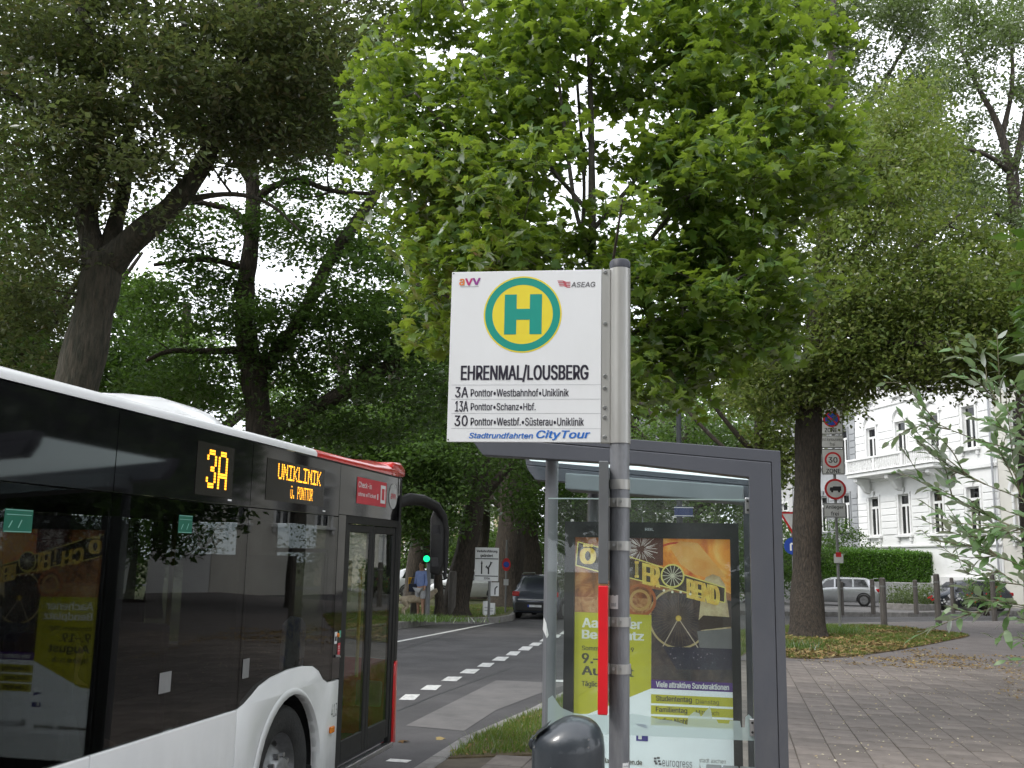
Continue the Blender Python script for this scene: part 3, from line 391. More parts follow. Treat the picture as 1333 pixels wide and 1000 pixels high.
def slab(name,poly,z0,z1,mat):
    return struct(MB().prism(poly,lambda x,y:(x,y,z0),lambda x,y:(x,y,z1)).build(name,mat))
# one big sheet of ground to the horizon, the asphalt on it
struct(MB().flat([(-600,-300),(600,-300),(600,900),(-600,900)],lambda x,y:(x,y,-.26)).build('ground',M_turf,fixn=False))
struct(MB().flat([(-60,-60),(90,-60),(90,75),(-60,75)],lambda x,y:(x,y,ROAD)).build('road',M_asph,fixn=False))
# our side: kerb line running away and bending right
KL=[RP(-2.67,s)[:2] for s in (-40,-20,-10,-2,4,7,9.3)]+[np.array(p) for p in [(-.45,10.7),(.3,12.9),(1.25,16.2),(2.3,19.6),(3.9,24),(6.4,29.3),(9.2,33.2),(12.2,35.9),(16,38.0),(22,40.6),(34,46.5),(60,60)]]
# far side verge / pavement line
FL=[np.array(p) for p in [(-14,-25)]]+[RP(-9.75,s)[:2] for s in (-8,0,8,16,24,28)]+[np.array(p) for p in [(-3.05,31.4),(-2.45,33.1),(-1.2,33.9),(-.4,34.7),(.05,36.3),(.25,39.5),(.6,42.2),(2.2,44.0),(5.5,44.8),(9,44.6),(12.5,44.4),(18,46.2),(26,51.5),(40,60),(60,73)]]
def dens(pl,step=1.0):
    o=[]
    for a,b in zip(pl[:-1],pl[1:]):
        n=max(1,int(np.linalg.norm(b-a)/step)); o+=[a+(b-a)*k/n for k in range(n)]
    return o+[pl[-1]]
KD=dens(KL,1.0); FD=dens(FL,1.0)
def offset(pl,d):
    o=[]
    for i,p in enumerate(pl):
        t=pl[min(i+1,len(pl)-1)]-pl[max(i-1,0)]; t=t/np.linalg.norm(t); o.append(p+np.array([t[1],-t[0]])*d)
    return o
Ki=offset(KD,.16)
slab('sidewalk',[tuple(p) for p in Ki]+[(60,-40),(-5,-45)],-.25,-.014,M_joint)
def kerbstones(pl,name,i0,i1,side):
    a=pl; b=offset(pl,.155*side); me=None
    root=thing('kerb',(a[i0][0],a[i0][1],0),0,None,None); root['kind']='structure'
    for i in range(i0,i1):
        p,q,r,s=a[i],a[i+1],b[i+1],b[i]; g=.006
        d=(q-p)/np.linalg.norm(q-p)*g
        o0=a[i0]
        pts=[p+d-o0,q-d-o0,r-d-o0,s+d-o0]
        MB().prism([tuple(x) for x in pts],lambda x,y:(x,y,-.25),lambda x,y:(x,y,0.0)).build('kerb_stone',M_kerb,root,bevel=.012,bseg=1)
    return root
i8=min(range(len(KD)),key=lambda i:np.linalg.norm(KD[i]-np.array([-2.4,1])))
kerbstones(KD,'kerb',i8,min(i8+48,len(KD)-1),1)
kerbstones(offset(KD,.165),'kerb',i8,i8+8,.9)
# asphalt apron beyond the pavers (our side) and grass strip ground
def inset_from_kerb(d,y0,y1):
    P=offset(KD,d); return [p for p in P if y0<=p[1]<=y1]
far_ap=[tuple(p) for p in inset_from_kerb(.16,20.2,60)]
slab('path',far_ap+[(60,20.0),(far_ap[0][0],20.2)],-.056,-.004,M_asph3)
strip_o=inset_from_kerb(.17,9.2,34); strip_i=inset_from_kerb(1.85,9.95,34)
STRIP=[tuple(p) for p in strip_o]+[tuple(p) for p in strip_i[::-1]]
slab('verge_soil',STRIP,-.05,.0,M_soil)
# litter-strewn grass patch round the linden
_pt=[(1000,836),(1000,850),(1028,857),(1060,858),(1110,855),(1160,848),(1200,841),(1250,831),(1262,828),(1235,823),(1180,818),(1120,815),(1080,817),(1040,820)]
PATCH=[tuple(G(u,v,.0)[:2]) for u,v in _pt]
slab('grass_patch_soil',PATCH,-.03,.012,M_soil)
# far side verge (grass) and pavement further right
FDi=FD
_ix=max(i for i,p in enumerate(FD) if p[0]<8.2); vg=FD[:_ix+1]; pv=FD[_ix+1:]
slab('verge',[tuple(p) for p in vg]+[(vg[-1][0]-3,vg[-1][1]+10),(-5,62),(-60,62),(-60,-25)],-.25,0.0,M_turf)
slab('pavement',[tuple(vg[-1])]+[tuple(p) for p in pv]+[(60,95),(-5,62.2),(vg[-1][0]-3,vg[-1][1]+10.2)],-.25,-.004,M_asph2)
j0=min(range(len(FD)),key=lambda i:np.linalg.norm(FD[i]-np.array([-6,18])))
kerbstones(FD,'kerb',j0,min(j0+52,len(FD)-1),1)
for p in ():
    pass
# lighter asphalt bay and the road markings
def sheet(name,px,mat,z,raw=None):
    pts=[tuple(G(u,v,ROAD)[:2]) for u,v in px] if raw is None else raw
    return struct(MB().flat(pts,lambda x,y:(x,y,ROAD+z)).build(name,mat,fixn=False))
sheet('asphalt_bay',[(528,945),(604,952),(645,925),(700,904),(742,890),(700,888),(646,886)],M_asph2,.004)
mk=[]
for pts in [[(516,906),(532,911),(550,905),(549,904)],]: pass
dash=[((519,911),(547,904.5)),((547,898),(575,892.5)),((574,886.5),(602,881.5)),((598,876.5),(625,871.5)),((621,868),(644,863.5)),((640,860),(663,855.5)),((658,853),(678,848.5)),((674,846.5),(694,842)),((688,840.5),(706,837)),((702,835),(718,831.5)),((716,830),(731,826.5)),((728,825.5),(742,822.5))]
for (u0,v0),(u1,v1) in dash:
    h=(v0-v1)*.42+ .0
    hh=max(1.6,(v1-735)*.021)
    root=sheet('road_marking',[(u0,v0+hh*.1),(u0+(u1-u0)*.72,v0+hh*.3),(u1,v1),(u0+(u1-u0)*.32,v1-hh*.05)],M_paint,.006)
def wline(name,a,b,wd,z=.006):
    A,B=G(*a,ROAD)[:2],G(*b,ROAD)[:2]; t=(B-A)/np.linalg.norm(B-A); n=np.array([t[1],-t[0]])*wd/2
    sheet(name,None,M_paint,z,raw=[tuple(A-n),tuple(A+n),tuple(B+n),tuple(B-n)])
wline('road_marking',(505,838),(662,807.5),.14)
wline('road_marking',(548,809.5),(660,807.5),.13,.009)
wline('road_marking',(505,990),(533,992),.14)
wline('road_marking',(716,887),(742,887),.32)
wline('road_marking',(736,822),(760,818),.2)
# crack line in the road, sealed with darker bitumen
M_seal=mat('bitumen_seal',(.03,.03,.031),.6)
A=[(519,925),(560,908),(620,886),(668,869)]
P=[G(u,v,ROAD)[:2] for u,v in A]
for a,b in zip(P[:-1],P[1:]):
    t=(b-a)/np.linalg.norm(b-a); n=np.array([t[1],-t[0]])*.02
    sheet('road_seam',None,M_seal,.003,raw=[tuple(a-n),tuple(a+n),tuple(b+n),tuple(b-n)])
P=[G(u,v,ROAD)[:2] for u,v in [(520,846),(575,829),(640,812)]]
for a,b in zip(P[:-1],P[1:]):
    t=(b-a)/np.linalg.norm(b-a); n=np.array([t[1],-t[0]])*.025
    sheet('road_seam',None,M_seal,.003,raw=[tuple(a-n),tuple(a+n),tuple(b+n),tuple(b-n)])

# ---- pavers: slabs laid in running bond along the street
PVA=R(12.5); pd=np.array([math.sin(PVA),math.cos(PVA)]); pn=np.array([math.cos(PVA),-math.sin(PVA)])
from bisect import bisect
def kerb_lat(p):                      # signed distance to the right of our kerb
    best=1e9; sg=1
    for i in range(0,len(KD)-1,1):
        a,b=KD[i],KD[i+1]; t=b-a; L=np.linalg.norm(t); s=np.clip((p-a)@t/L/L,0,1); q=a+t*s; d=np.linalg.norm(p-q)
        if d<best: best=d; sg=1 if (t[1]*(p[0]-a[0])-t[0]*(p[1]-a[1]))>0 else -1
    return best*sg
def inpoly(x,y,poly):
    c=False; n=len(poly)
    for i in range(n):
        x1,y1=poly[i]; x2,y2=poly[(i+1)%n]
        if (y1>y)!=(y2>y) and x<(x2-x1)*(y-y1)/(y2-y1)+x1: c=not c
    return c
PW,PL_=.345,.49
cands=[]
for i in range(-20,45):
    for j in range(-12,46):
        c=pn*(i*PW+.05)+pd*((j+(.5 if i%2 else 0))*PL_)
        if c[1]>20.3 or c[1]<-5: continue
        kd=kerb_lat(c)
        if kd<.50: continue
        if inpoly(c[0],c[1],STRIP) or (9.8<c[1] and kd<1.95): continue
        u,v=proj((c[0],c[1],0)) if c[1]>2 else (-999,-999)
        vis=(-20<u<1350 and v<1012)
        cands.append((0 if vis else 1,c[1],c))
cands.sort(key=lambda t:(t[0],t[1]))
def paver_mesh():
    b=.006; a,l=PW/2-.0035,PL_/2-.0035; mb=MB()
    mb.add([(-a,-l,-.06),(a,-l,-.06),(a,l,-.06),(-a,l,-.06),(-a,-l,-b),(a,-l,-b),(a,l,-b),(-a,l,-b),(-a+b,-l+b,0),(a-b,-l+b,0),(a-b,l-b,0),(-a+b,l-b,0)],
      [(0,1,5,4),(1,2,6,5),(2,3,7,6),(3,0,4,7),(4,5,9,8),(5,6,10,9),(6,7,11,10),(7,4,8,11),(8,9,10,11)])
    return mb
pmb=paver_mesh()
pv_root=thing('paving',(0,0,0),0,None,None); pv_root['kind']='structure'
first=pmb.build('paver',M_pav,pv_root)
rest_v=[];rest_f=[]
for k,(vis,y,c) in enumerate(cands):
    dz=random.uniform(-.003,.002); rx,ry=random.gauss(0,.004),random.gauss(0,.004)
    loc=(c[0],c[1],dz); rot=(rx,ry,-PVA+random.gauss(0,.003))
    if k<300:
        o=first if k==0 else child('paver',first.data,pv_root)
        o.location=loc; o.rotation_euler=rot
    else:
        M=Matrix.Translation(loc)@Matrix.Rotation(rot[2],4,'Z')@Matrix.Rotation(rx,4,'X')
        b=len(rest_v); rest_v+=[tuple(M@Vector(q)) for q in pmb.v]; rest_f+=[tuple(i+b for i in f) for f in pmb.f]
r=MB(); r.v=rest_v; r.f=rest_f; r.build('paver_field',M_pav,pv_root,fixn=False,kind='stuff')

# ---- buildings
M_white=mat('plaster_white',(.82,.82,.81),.75,c2=(.74,.74,.73),scale=.8,bump=.15,bscale=15)
M_whtrim=mat('plaster_trim',(.80,.80,.79),.7,c2=(.70,.70,.69),scale=1.5)
M_grey=mat('plaster_grey_house',(.36,.37,.38),.8,c2=(.28,.29,.30),scale=.8)
M_cream=mat('plaster_cream',(.60,.50,.34),.8,c2=(.52,.43,.30),scale=.7)
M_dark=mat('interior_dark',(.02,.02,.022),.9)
M_pane=mat('window_pane',(.03,.035,.04),.06,spec=.6,c2=(.06,.065,.07),scale=.5)
M_roof=mat('roof_slate',(.07,.07,.08),.6,c2=(.1,.1,.11),scale=5,bump=.3)
M_zinc=mat('zinc',(.42,.43,.45),.5,metal=.6)
M_curt=mat('curtain',(.30,.30,.29),.9,c2=(.4,.4,.38),scale=3,stretch=(8,8,.5))

def wall_holes(X0,X1,Z0,Z1,holes,y0,y1):
    """wall slab built of blocks round rectangular openings (x0,x1,z0,z1), rows of equal height"""
    mb=MB(); rows={}
    for h in holes: rows.setdefault((h[2],h[3]),[]).append((h[0],h[1]))
    z=Z0
    for (a,b) in sorted(rows):
        mb.box(X0,X1,y0,y1,z,a); x=X0
        for (p,q) in sorted(rows[(a,b)]):
            mb.box(x,p,y0,y1,a,b); x=q
        mb.box(x,X1,y0,y1,a,b); z=b
    mb.box(X0,X1,y0,y1,z,Z1); return mb
def townhouse(loc,rz,W,Z,floors,wx,mw,mt,label,detail=True,balcony=None,depth=11,ww=1.12,roofcol=None,course=True):
    h=thing('town_house',loc,rz,label,'building')
    holes=[(x-ww/2,x+ww/2,a,b) for (a,b,st) in floors for x in wx]
    wall_holes(0,W,-.3,Z,holes,0,.30).build('wall',mw,h)
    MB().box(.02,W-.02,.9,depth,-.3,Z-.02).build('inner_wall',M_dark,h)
    MB().box(0,.3,.301,depth,-.3,Z).build('side_wall',mw,h); MB().box(W-.3,W,.301,depth,-.3,Z).build('side_wall',mw,h)
    # cornice, eaves, roof
    MB().box(-.05,W+.05,-.55,-.001,Z-.35,Z).box(-.02,W+.02,-.35,-.001,Z-.65,-.353+Z).build('cornice',mt,h,bevel=.05,bseg=1)
    rf=MB().prism([(-.5,Z+.003),(depth+.4,Z+.003),(depth-3,Z+3.4),(2.6,Z+3.4)],lambda y,z:(-.1,y,z),lambda y,z:(W+.1,y,z)).build('roof',roofcol or M_roof,h)
    MB().box(W*.3,W*.3+1.1,4,4.8,Z+3,Z+5).build('chimney',mt,rf,bevel=.03)
    wmesh=None
    for (a,b,st) in floors:
        for x in wx:
            H=b-a
            # window frame as one mesh with casement bars, panes behind it
            if wmesh is None or wmesh[1]!=H:
                t=.09; f=MB()
                f.box(-ww/2,-ww/2+t,.14,.2,0,H).box(ww/2-t,ww/2,.14,.2,0,H).box(-ww/2+t,ww/2-t,.14,.2,0,t).box(-ww/2+t,ww/2-t,.14,.2,H-t,H)
                f.box(-.07,.07,.12,.2,t,H*.70).box(-ww/2+t,ww/2-t,.12,.2,H*.70,H*.76)
                p1=MB().box(-ww/2+t,-.07,.17,.18,t,H*.70); p2=MB().box(.07,ww/2-t,.17,.18,t,H*.70); p3=MB().box(-ww/2+t,ww/2-t,.17,.18,H*.76,H-t)
                cu=MB().box(-ww/2+.1,-ww/2+.36,.24,.26,t,H*.9).box(ww/2-.36,ww/2-.1,.24,.26,t,H*.9)
                f0=f.build('window',M_whtrim,h); ps=[p.build('pane',M_pane2,f0) for p in (p1,p2,p3)]; c0=cu.build('curtain',M_curt,f0)
                wmesh=(f0,H); f0.location=(x,0,a)
            else:
                o=copy_tree(wmesh[0],h); o.location=(x,0,a)
            # architrave
            q=MB()
            q.box(x-ww/2-.16,x-ww/2,-.06,-.002,a,b).box(x+ww/2,x+ww/2+.16,-.06,-.002,a,b)
            if st=='arch':
                q.box(x-ww/2-.16,x+ww/2+.16,-.06,-.002,b,b+.12)
                q.disc(x,b+.12,ww/2+.32,lambda a_,b_:(a_,-.10,b_),n=14,r0=ww/2+.12,a0=.0,a1=math.pi)
                vs=MB(); 
                n=12
                for k in range(n):
                    a0,a1=math.pi*k/n,math.pi*(k+1)/n; r0,r1=ww/2+.14,ww/2+.34
                    pts=[(x+r*math.cos(t_),b+.12+r*math.sin(t_)) for r,t_ in ((r0,a0),(r1,a0),(r1,a1),(r0,a1))]
                    vs.prism(pts,lambda a_,b_:(a_,-.16,b_),lambda a_,b_:(a_,-.002,b_))
                vs.build('arch_moulding',mt,h)
                q=MB().box(x-ww/2-.16,x-ww/2,-.06,-.002,a,b).box(x+ww/2,x+ww/2+.16,-.06,-.002,a,b).box(x-ww/2-.16,x+ww/2+.16,-.07,-.002,b+.001,b+.12)
            else:
                q.box(x-ww/2-.16,x+ww/2+.16,-.07,-.002,b+.001,b+.14)
                q.prism([(x-.10,b+.0),(x+.10,b+.0),(x+.16,b+.42),(x-.16,b+.42)],lambda a_,b_:(a_,-.15,b_),lambda a_,b_:(a_,-.071,b_))
            q.build('architrave',mt,h)
            MB().box(x-ww/2-.3,x+ww/2+.3,-.22,-.002,a-.16,a-.001).box(x-ww/2-.2,x-ww/2-.02,-.16,-.002,a-.42,a-.161).box(x+ww/2+.02,x+ww/2+.2,-.16,-.002,a-.42,a-.161).build('sill',mt,h,bevel=.015,bseg=1)
        # rusticated courses between the openings
        if course:
            edges=[0.0]+sum([[x-ww/2-.25,x+ww/2+.25] for x in wx],[])+[W]
            nC=int((b-a)/.42)
            for k in range(nC):
                zc=a+.05+k*(b-a)/nC
                mb=MB()
                for p,q_ in zip(edges[0::2],edges[1::2]):
                    if q_-p>.3: MB().box(p+.03,q_-.03,-.045,-.002,zc,zc+(b-a)/nC-.07).build('stone_course',mw,h,bevel=.012,bseg=1)
    return h
M_pane2=glass('house_window_glass',(.35,.38,.38),.02,1.6)
HZ=R(-77.5); ax=np.array([math.cos(HZ),math.sin(HZ),0])
H0=np.array([24.3,69.9,0.0])
wxs=[1.95,5.35,8.72,12.1]
h1=townhouse(H0,HZ,14.25,17.5,[(4.15,6.75,'flat'),(9.0,11.5,'arch'),(13.3,15.6,'flat')],wxs,M_white,M_whtrim,'white stucco town house with a balcony on heavy brackets behind the hedge')
# string courses
MB().box(0,14.25,-.14,-.002,7.75,8.0).box(0,14.25,-.10,-.002,12.7,12.9).box(0,14.25,-.12,-.002,3.35,3.5).build('string_course',M_whtrim,h1,bevel=.03,bseg=1)
MB().box(0,14.25,-.20,-.002,-.3,1.6).build('plinth',M_whtrim,h1,bevel=.03,bseg=1)
bal=MB().box(.9,10.4,-1.35,-.141,8.02,8.28).box(.8,10.5,-1.45,-.145,8.281,8.36).build('balcony',M_whtrim,h1,bevel=.03,bseg=1)
MB().box(.85,10.45,-1.42,-1.18,9.14,9.28).box(.85,1.1,-1.179,-.1,9.14,9.28).box(10.2,10.45,-1.179,-.1,9.14,9.28).build('handrail',M_whtrim,bal,bevel=.02,bseg=1)
for x in (.9,4.1,7.2,10.2): MB().box(x-.02,x+.22,-1.40,-1.19,8.361,9.139).build('pier',M_whtrim,bal)
bb=MB()
for k in range(46):
    x=1.2+k*.2
    if min(abs(x-q-.1) for q in (.9,4.1,7.2,10.2))>.16: bb.tube([(x,-1.3,8.361),(x,-1.3,8.5),(x,-1.3,8.65),(x,-1.3,8.95),(x,-1.3,9.139)],[.06,.04,.075,.04,.06],6)
bb.build('baluster_row',M_whtrim,bal,smooth=True,kind='stuff')
for x in (1.6,5.2,9.5):
    MB().prism([(-.14,8.0),(-1.15,8.0),(-1.15,7.75),(-.75,7.55),(-.45,7.1),(-.14,6.95)],lambda y,z:(x-.2,y,z),lambda y,z:(x+.2,y,z)).build('bracket',M_whtrim,bal,bevel=.03,bseg=1)
MB().tube([(14.1,-.22,0),(14.1,-.22,17)],.06,8).build('downpipe',M_zinc,h1,smooth=True)
# neighbours towards the camera (seen in the bus windows) and away from it
townhouse(H0+ax*14.3,HZ,12.6,16.2,[(3.7,6.1,'arch'),(8.4,10.8,'flat'),(12.4,14.4,'flat')],[1.7,4.8,7.9,11.0],mat('plaster_ivory',(.68,.66,.60),.75,c2=(.6,.58,.53),scale=.8),M_whtrim,'ivory town house with arched windows next along from the balcony house',course=False)
townhouse(H0+ax*26.95,HZ,13,17.2,[(3.9,6.5,'arch'),(8.9,11.3,'arch'),(13,15.2,'flat')],[1.8,5.0,8.2,11.3],M_white,M_whtrim,'white town house nearest the camera in the terrace on the right',course=False)
townhouse(H0-ax*9.2,HZ,9.15,15.5,[(4.6,7.2,'flat'),(9.4,11.8,'flat'),(13,14.6,'flat')],[1.6,4.6,7.6],M_grey,mat('trim_grey',(.28,.29,.30),.7),'grey stucco town house left of the white house with the balcony',course=True)
townhouse(H0-ax*20.0,HZ,10.7,13,[(1.2,3.2,'flat'),(4.9,7.0,'flat'),(9,11,'flat')],[1.7,4.4,7.1,9.4],mat('plaster_pale',(.55,.55,.55),.75),M_whtrim,'pale three storey house at the far end of the terrace',course=False)
# house glimpsed between the trunks across the junction
townhouse((-16,84,0),R(4),16,12,[(1.3,3.3,'flat'),(4.6,6.6,'flat'),(8,10,'flat')],[2,5,8,11,14],M_cream,M_whtrim,'cream rendered house glimpsed between the trunks in the distance',course=False)
townhouse((4,82,0),R(-6),13,11,[(1.3,3.3,'flat'),(4.6,6.6,'flat'),(8,9.6,'flat')],[2,5,8,11],mat('plaster_white_far',(.6,.6,.58),.75),M_whtrim,'white rendered house far behind the parked cars',course=False)
# garden wall carrying the hedge
GW0=G(1010,786,0); GW1=G(1262,789,0)
def seg_wall(a,b,th,z0,z1,name,m,par=None,bev=.02):
    a=np.array(a[:2]);b=np.array(b[:2]); t=(b-a)/np.linalg.norm(b-a); n=np.array([-t[1],t[0]])*th
    return MB().prism([tuple(a),tuple(b),tuple(b+n),tuple(a+n)],lambda x,y:(x,y,z0),lambda x,y:(x,y,z1)).build(name,m,par,bevel=bev,bseg=1)
gw=seg_wall(G(985,781.5,0),G(1300,786,0),.35,-.2,1.17,'garden_wall',M_conc)
tag(gw,'low pale grey garden wall under the clipped hedge','wall')

# ================================================================ TREES AND PLANTS
M_bark=mat('bark',(.085,.066,.050),.95,c2=(.030,.026,.021),scale=9,bump=1.0,bscale=12,stretch=(3,3,.6))
M_bark2=mat('bark_mossy',(.072,.060,.044),.95,c2=(.024,.026,.016),scale=5,bump=1.0,bscale=8,stretch=(3,3,.6))
M_bark3=mat('bark_smooth',(.10,.09,.075),.9,c2=(.06,.055,.045),scale=6,bump=.4,bscale=14)
M_maple=leafmat('maple_leaf',[(.042,.10,.016),(.075,.16,.02),(.145,.225,.028),(.065,.125,.024)],(.34,.47,.035),tw=.55,gloss=.07,grough=.5)
M_olive=leafmat('olive_leaf',[(.055,.075,.026),(.08,.10,.034),(.05,.08,.026),(.11,.085,.035)],(.18,.24,.05),tw=.38,gloss=.06,grough=.5)
M_dkleaf=leafmat('dark_leaf',[(.035,.07,.018),(.055,.10,.022),(.07,.125,.025)],(.16,.31,.03),tw=.38,gloss=.05,grough=.5)
M_linden=leafmat('linden_leaf',[(.075,.12,.022),(.10,.145,.03),(.13,.165,.04),(.16,.17,.05)],(.28,.38,.05),tw=.42,gloss=.05,grough=.5)
M_bright=leafmat('bright_leaf',[(.06,.12,.03),(.09,.16,.035),(.12,.19,.05)],(.25,.42,.06),tw=.5,gloss=.10)
M_ash=leafmat('pale_leaf',[(.07,.10,.035),(.10,.13,.045),(.08,.12,.04)],(.2,.3,.06),tw=.45,gloss=.10)

def sample_path(pts,step):
    P=[];Rr=[]
    for (p,r),(q,s) in zip(pts[:-1],pts[1:]):
        p=np.array(p);q=np.array(q); n=max(1,int(np.linalg.norm(q-p)/step))
        for k in range(n): P.append(p+(q-p)*k/n); Rr.append(r+(s-r)*k/n)
    P.append(np.array(pts[-1][0])); Rr.append(pts[-1][1]); return P,Rr
def smoothpath(pts,it=2):
    for _ in range(it):
        n=[pts[0]]
        for (p,r),(q,s) in zip(pts[:-1],pts[1:]):
            p=np.array(p);q=np.array(q)
            n+=[(p*.75+q*.25,r*.75+s*.25),(p*.25+q*.75,r*.25+s*.75)]
        n.append(pts[-1]); pts=n
    return pts
def tree(name,label,limbs,clumps,crad,nleaf,lsize,mleaf,mbark,tmpl='ov',parts=0,base=None,group=None,flat=.55,up=.9,rand=.6,down=.3,twigr=1.0,sides=10,cat='tree',nodemin=2.2,kind=None):
    base=np.array(limbs[0][0][0]) if base is None else np.array(base); base[2]=max(base[2],0.0) if True else base[2]
    root=thing(name,(base[0],base[1],0),0,label,cat,group); off=np.array([base[0],base[1],0.0])
    tb=MB(); nodes=[];nr=[]
    for L in limbs:
        L=[(np.array(p,float),r) for p,r in L]
        P=smoothpath(L); rr=[r*(1+.06*math.sin(i*1.9+r*40)) for i,(p,r) in enumerate(P)]
        tb.tube([p-off for p,_ in P],rr,sides,cap=True)
        sp,sr=sample_path(L,.35); nodes+=sp; nr+=sr
    tb.build('trunk',mbark,root,smooth='all',fixn=False)
    nodes=np.array(nodes); nr=np.array(nr)
    ok=nodes[:,2]>nodemin
    nodes=nodes[ok]; nr=nr[ok]
    clumps=np.array(clumps)
    if len(nodes) and len(clumps):
        d0=np.array([np.min(np.linalg.norm(nodes-c,axis=1)) for c in clumps]); order=np.argsort(d0)
        bb=MB()
        NB=list(nodes); NR=list(nr)
        arr=np.array(NB); ra=np.array(NR)
        for i in order:
            c=clumps[i]; dd=np.linalg.norm(arr-c,axis=1)+ (arr[:,2]>c[2]+.3)*.8
            j=int(np.argmin(dd)); a=arr[j]; L=np.linalg.norm(c-a)
            r0=min(ra[j]*.6,.012+.016*L)*twigr; r0=max(r0,.006)
            mid=(a+c)/2+np.array([0,0,-.10*L])+rng.normal(size=3)*L*.07
            q1=a*.56+mid*.38+c*.06; ts=[0,.33,.66,1.0]
            pts=[(1-t)**2*a+2*t*(1-t)*mid+t*t*c for t in ts]; rs=[r0*(1-.72*t) for t in ts]
            bb.tube([p-off for p in pts],rs,5,cap=False)
            arr=np.vstack([arr,np.array(pts[1:])]); ra=np.concatenate([ra,np.array(rs[1:])])
            # fine twigs in the clump
            for _ in range(3):
                e=c+rng.normal(size=3)*crad*.6*np.array([1,1,flat]); bb.tube([pts[2]-off if False else pts[3]-off-(pts[3]-pts[2])*.3,e-off],[rs[3]*.9,.003],3,cap=False)
        bb.build('branch',mbark,root,smooth='all',fixn=False,kind='stuff')
    TV,TF={'ov':(OV_V,OV_F),'lz':(LZ_V,LZ_F),'ml':(ML_V,ML_F)}[tmpl]
    n=len(clumps)*nleaf
    C=np.repeat(clumps,nleaf,axis=0); r=rng.normal(size=(n,3)); r/=np.linalg.norm(r,axis=1)[:,None]
    P=C+r*(rng.random(n)**.45)[:,None]*crad*np.array([1,1,flat])*np.repeat(rng.uniform(.7,1.25,len(clumps)),nleaf)[:,None]
    P=P[P[:,2]>.25] if kind!='low' else P[P[:,2]>.03]
    n=len(P); S=lsize*rng.uniform(.65,1.25,n)
    X,Y,N=frames(n,up,rand,down)
    if parts:
        d=np.linalg.norm(P-CAM,axis=1)/S
        uv=RM.T@(P-CAM).T; uu=CX+F*uv[0]/-uv[2]; vv=CY-F*uv[1]/-uv[2]
        vis=(uv[2]<0)&(uu>0)&(uu<1333)&(vv>0)&(vv<1000)
        d=np.where(vis,d,1e9); idx=np.argsort(d)[:parts]; mask=np.ones(n,bool); mask[idx]=False
        lm=bpy.data.meshes.new('leaf'); lm.from_pydata([tuple(v) for v in TV],[],[tuple(map(int,f)) for f in TF]); lm.materials.append(mleaf)
        for i in idx:
            o=bpy.data.objects.new('leaf',lm); COL.objects.link(o); o.parent=root
            M3=np.stack([X[i],Y[i],N[i]],axis=1)*S[i]
            o.matrix_local=Matrix([[*M3[0],P[i][0]-off[0]],[*M3[1],P[i][1]-off[1]],[*M3[2],P[i][2]],[0,0,0,1]])
        P,S,X,Y,N=P[mask],S[mask],X[mask],Y[mask],N[mask]
    V,T=leafverts(P-off,S,X,Y,N,TV,TF)
    npmesh('crown',V,T,mleaf,root,kind='stuff')
    return root
def blobs(specs,n,avoid=()):
    """clump centres filling ellipsoids given as (u,v,depth, ru,rv px, rdepth m, weight)"""
    W=np.array([s[6] for s in specs],float); W/=W.sum(); o=[]
    while len(o)<n:
        s=specs[rng.choice(len(specs),p=W)]
        r=rng.normal(size=3); r/=np.linalg.norm(r); r*=rng.random()**(1/3.)
        u,v,d=s[0]+r[0]*s[3],s[1]+r[1]*s[4],s[2]+r[2]*s[5]
        if any(((u-a[0])/a[2])**2+((v-a[1])/a[3])**2<1 and rng.random()<a[4] for a in avoid): continue
        o.append(D(u,v,d))
    return o
def LP(*pts):
    """limb from (u,v,depth,width px) -> (point, radius)"""
    return [(D(u,v,d),w*.5*d/F) for u,v,d,w in pts]
def based(L,rflare=1.25,du=0,zb=-.1):
    """extend the first point straight down to the ground with a root flare"""
    p,r=L[0]; b=np.array([p[0]+du,p[1],zb]); 
    return [(b,r*rflare*1.25),(b+np.array([0,0,.25]),r*rflare),(b*.6+p*.4,r*1.06)]+L

# --- young Norway maple with big bright leaves, right behind the stop
mt=D(772,300,10.6)
L0=[(np.array([.92,10.6,-.05]),.10),(np.array([.90,10.6,.3]),.082),(np.array([.88,10.6,2.0]),.072)]+LP((775,560,10.6,15),(772,420,10.6,13),(771,300,10.6,11),(770,190,10.6,9),(768,90,10.6,7),(762,-30,10.6,5),(755,-180,10.6,3))
lim=[L0,
 LP((771,330,10.6,8),(752,290,10.5,6),(744,240,10.4,6),(735,170,10.3,5),(722,60,10.2,4)),
 LP((772,345,10.6,7),(757,310,10.7,5),(762,240,10.8,5),(752,120,10.9,4),(745,10,11,3)),
 LP((773,400,10.6,8),(720,340,10.4,6),(660,260,10.2,5),(600,190,10.1,4),(540,120,10,3)),
 LP((773,410,10.6,8),(830,330,10.4,6),(900,250,10.2,5),(980,180,10.0,4),(1060,150,9.9,3)),
 LP((774,470,10.6,7),(700,430,10.2,5),(620,400,9.9,4),(540,370,9.8,3)),
 LP((774,460,10.6,7),(850,420,10.2,6),(930,380,9.8,4),(1020,330,9.5,3)),
 LP((771,300,10.6,7),(840,220,10.9,5),(900,120,11.2,4),(960,20,11.4,3)),
 LP((770,280,10.6,7),(700,200,10.9,5),(640,90,11.2,4),(600,0,11.4,3)),
 LP((773,430,10.6,7),(790,380,9.6,5),(800,330,8.9,4),(810,260,8.4,3)),
 LP((774,500,10.6,6),(830,510,10.2,4),(890,500,9.9,3)),]
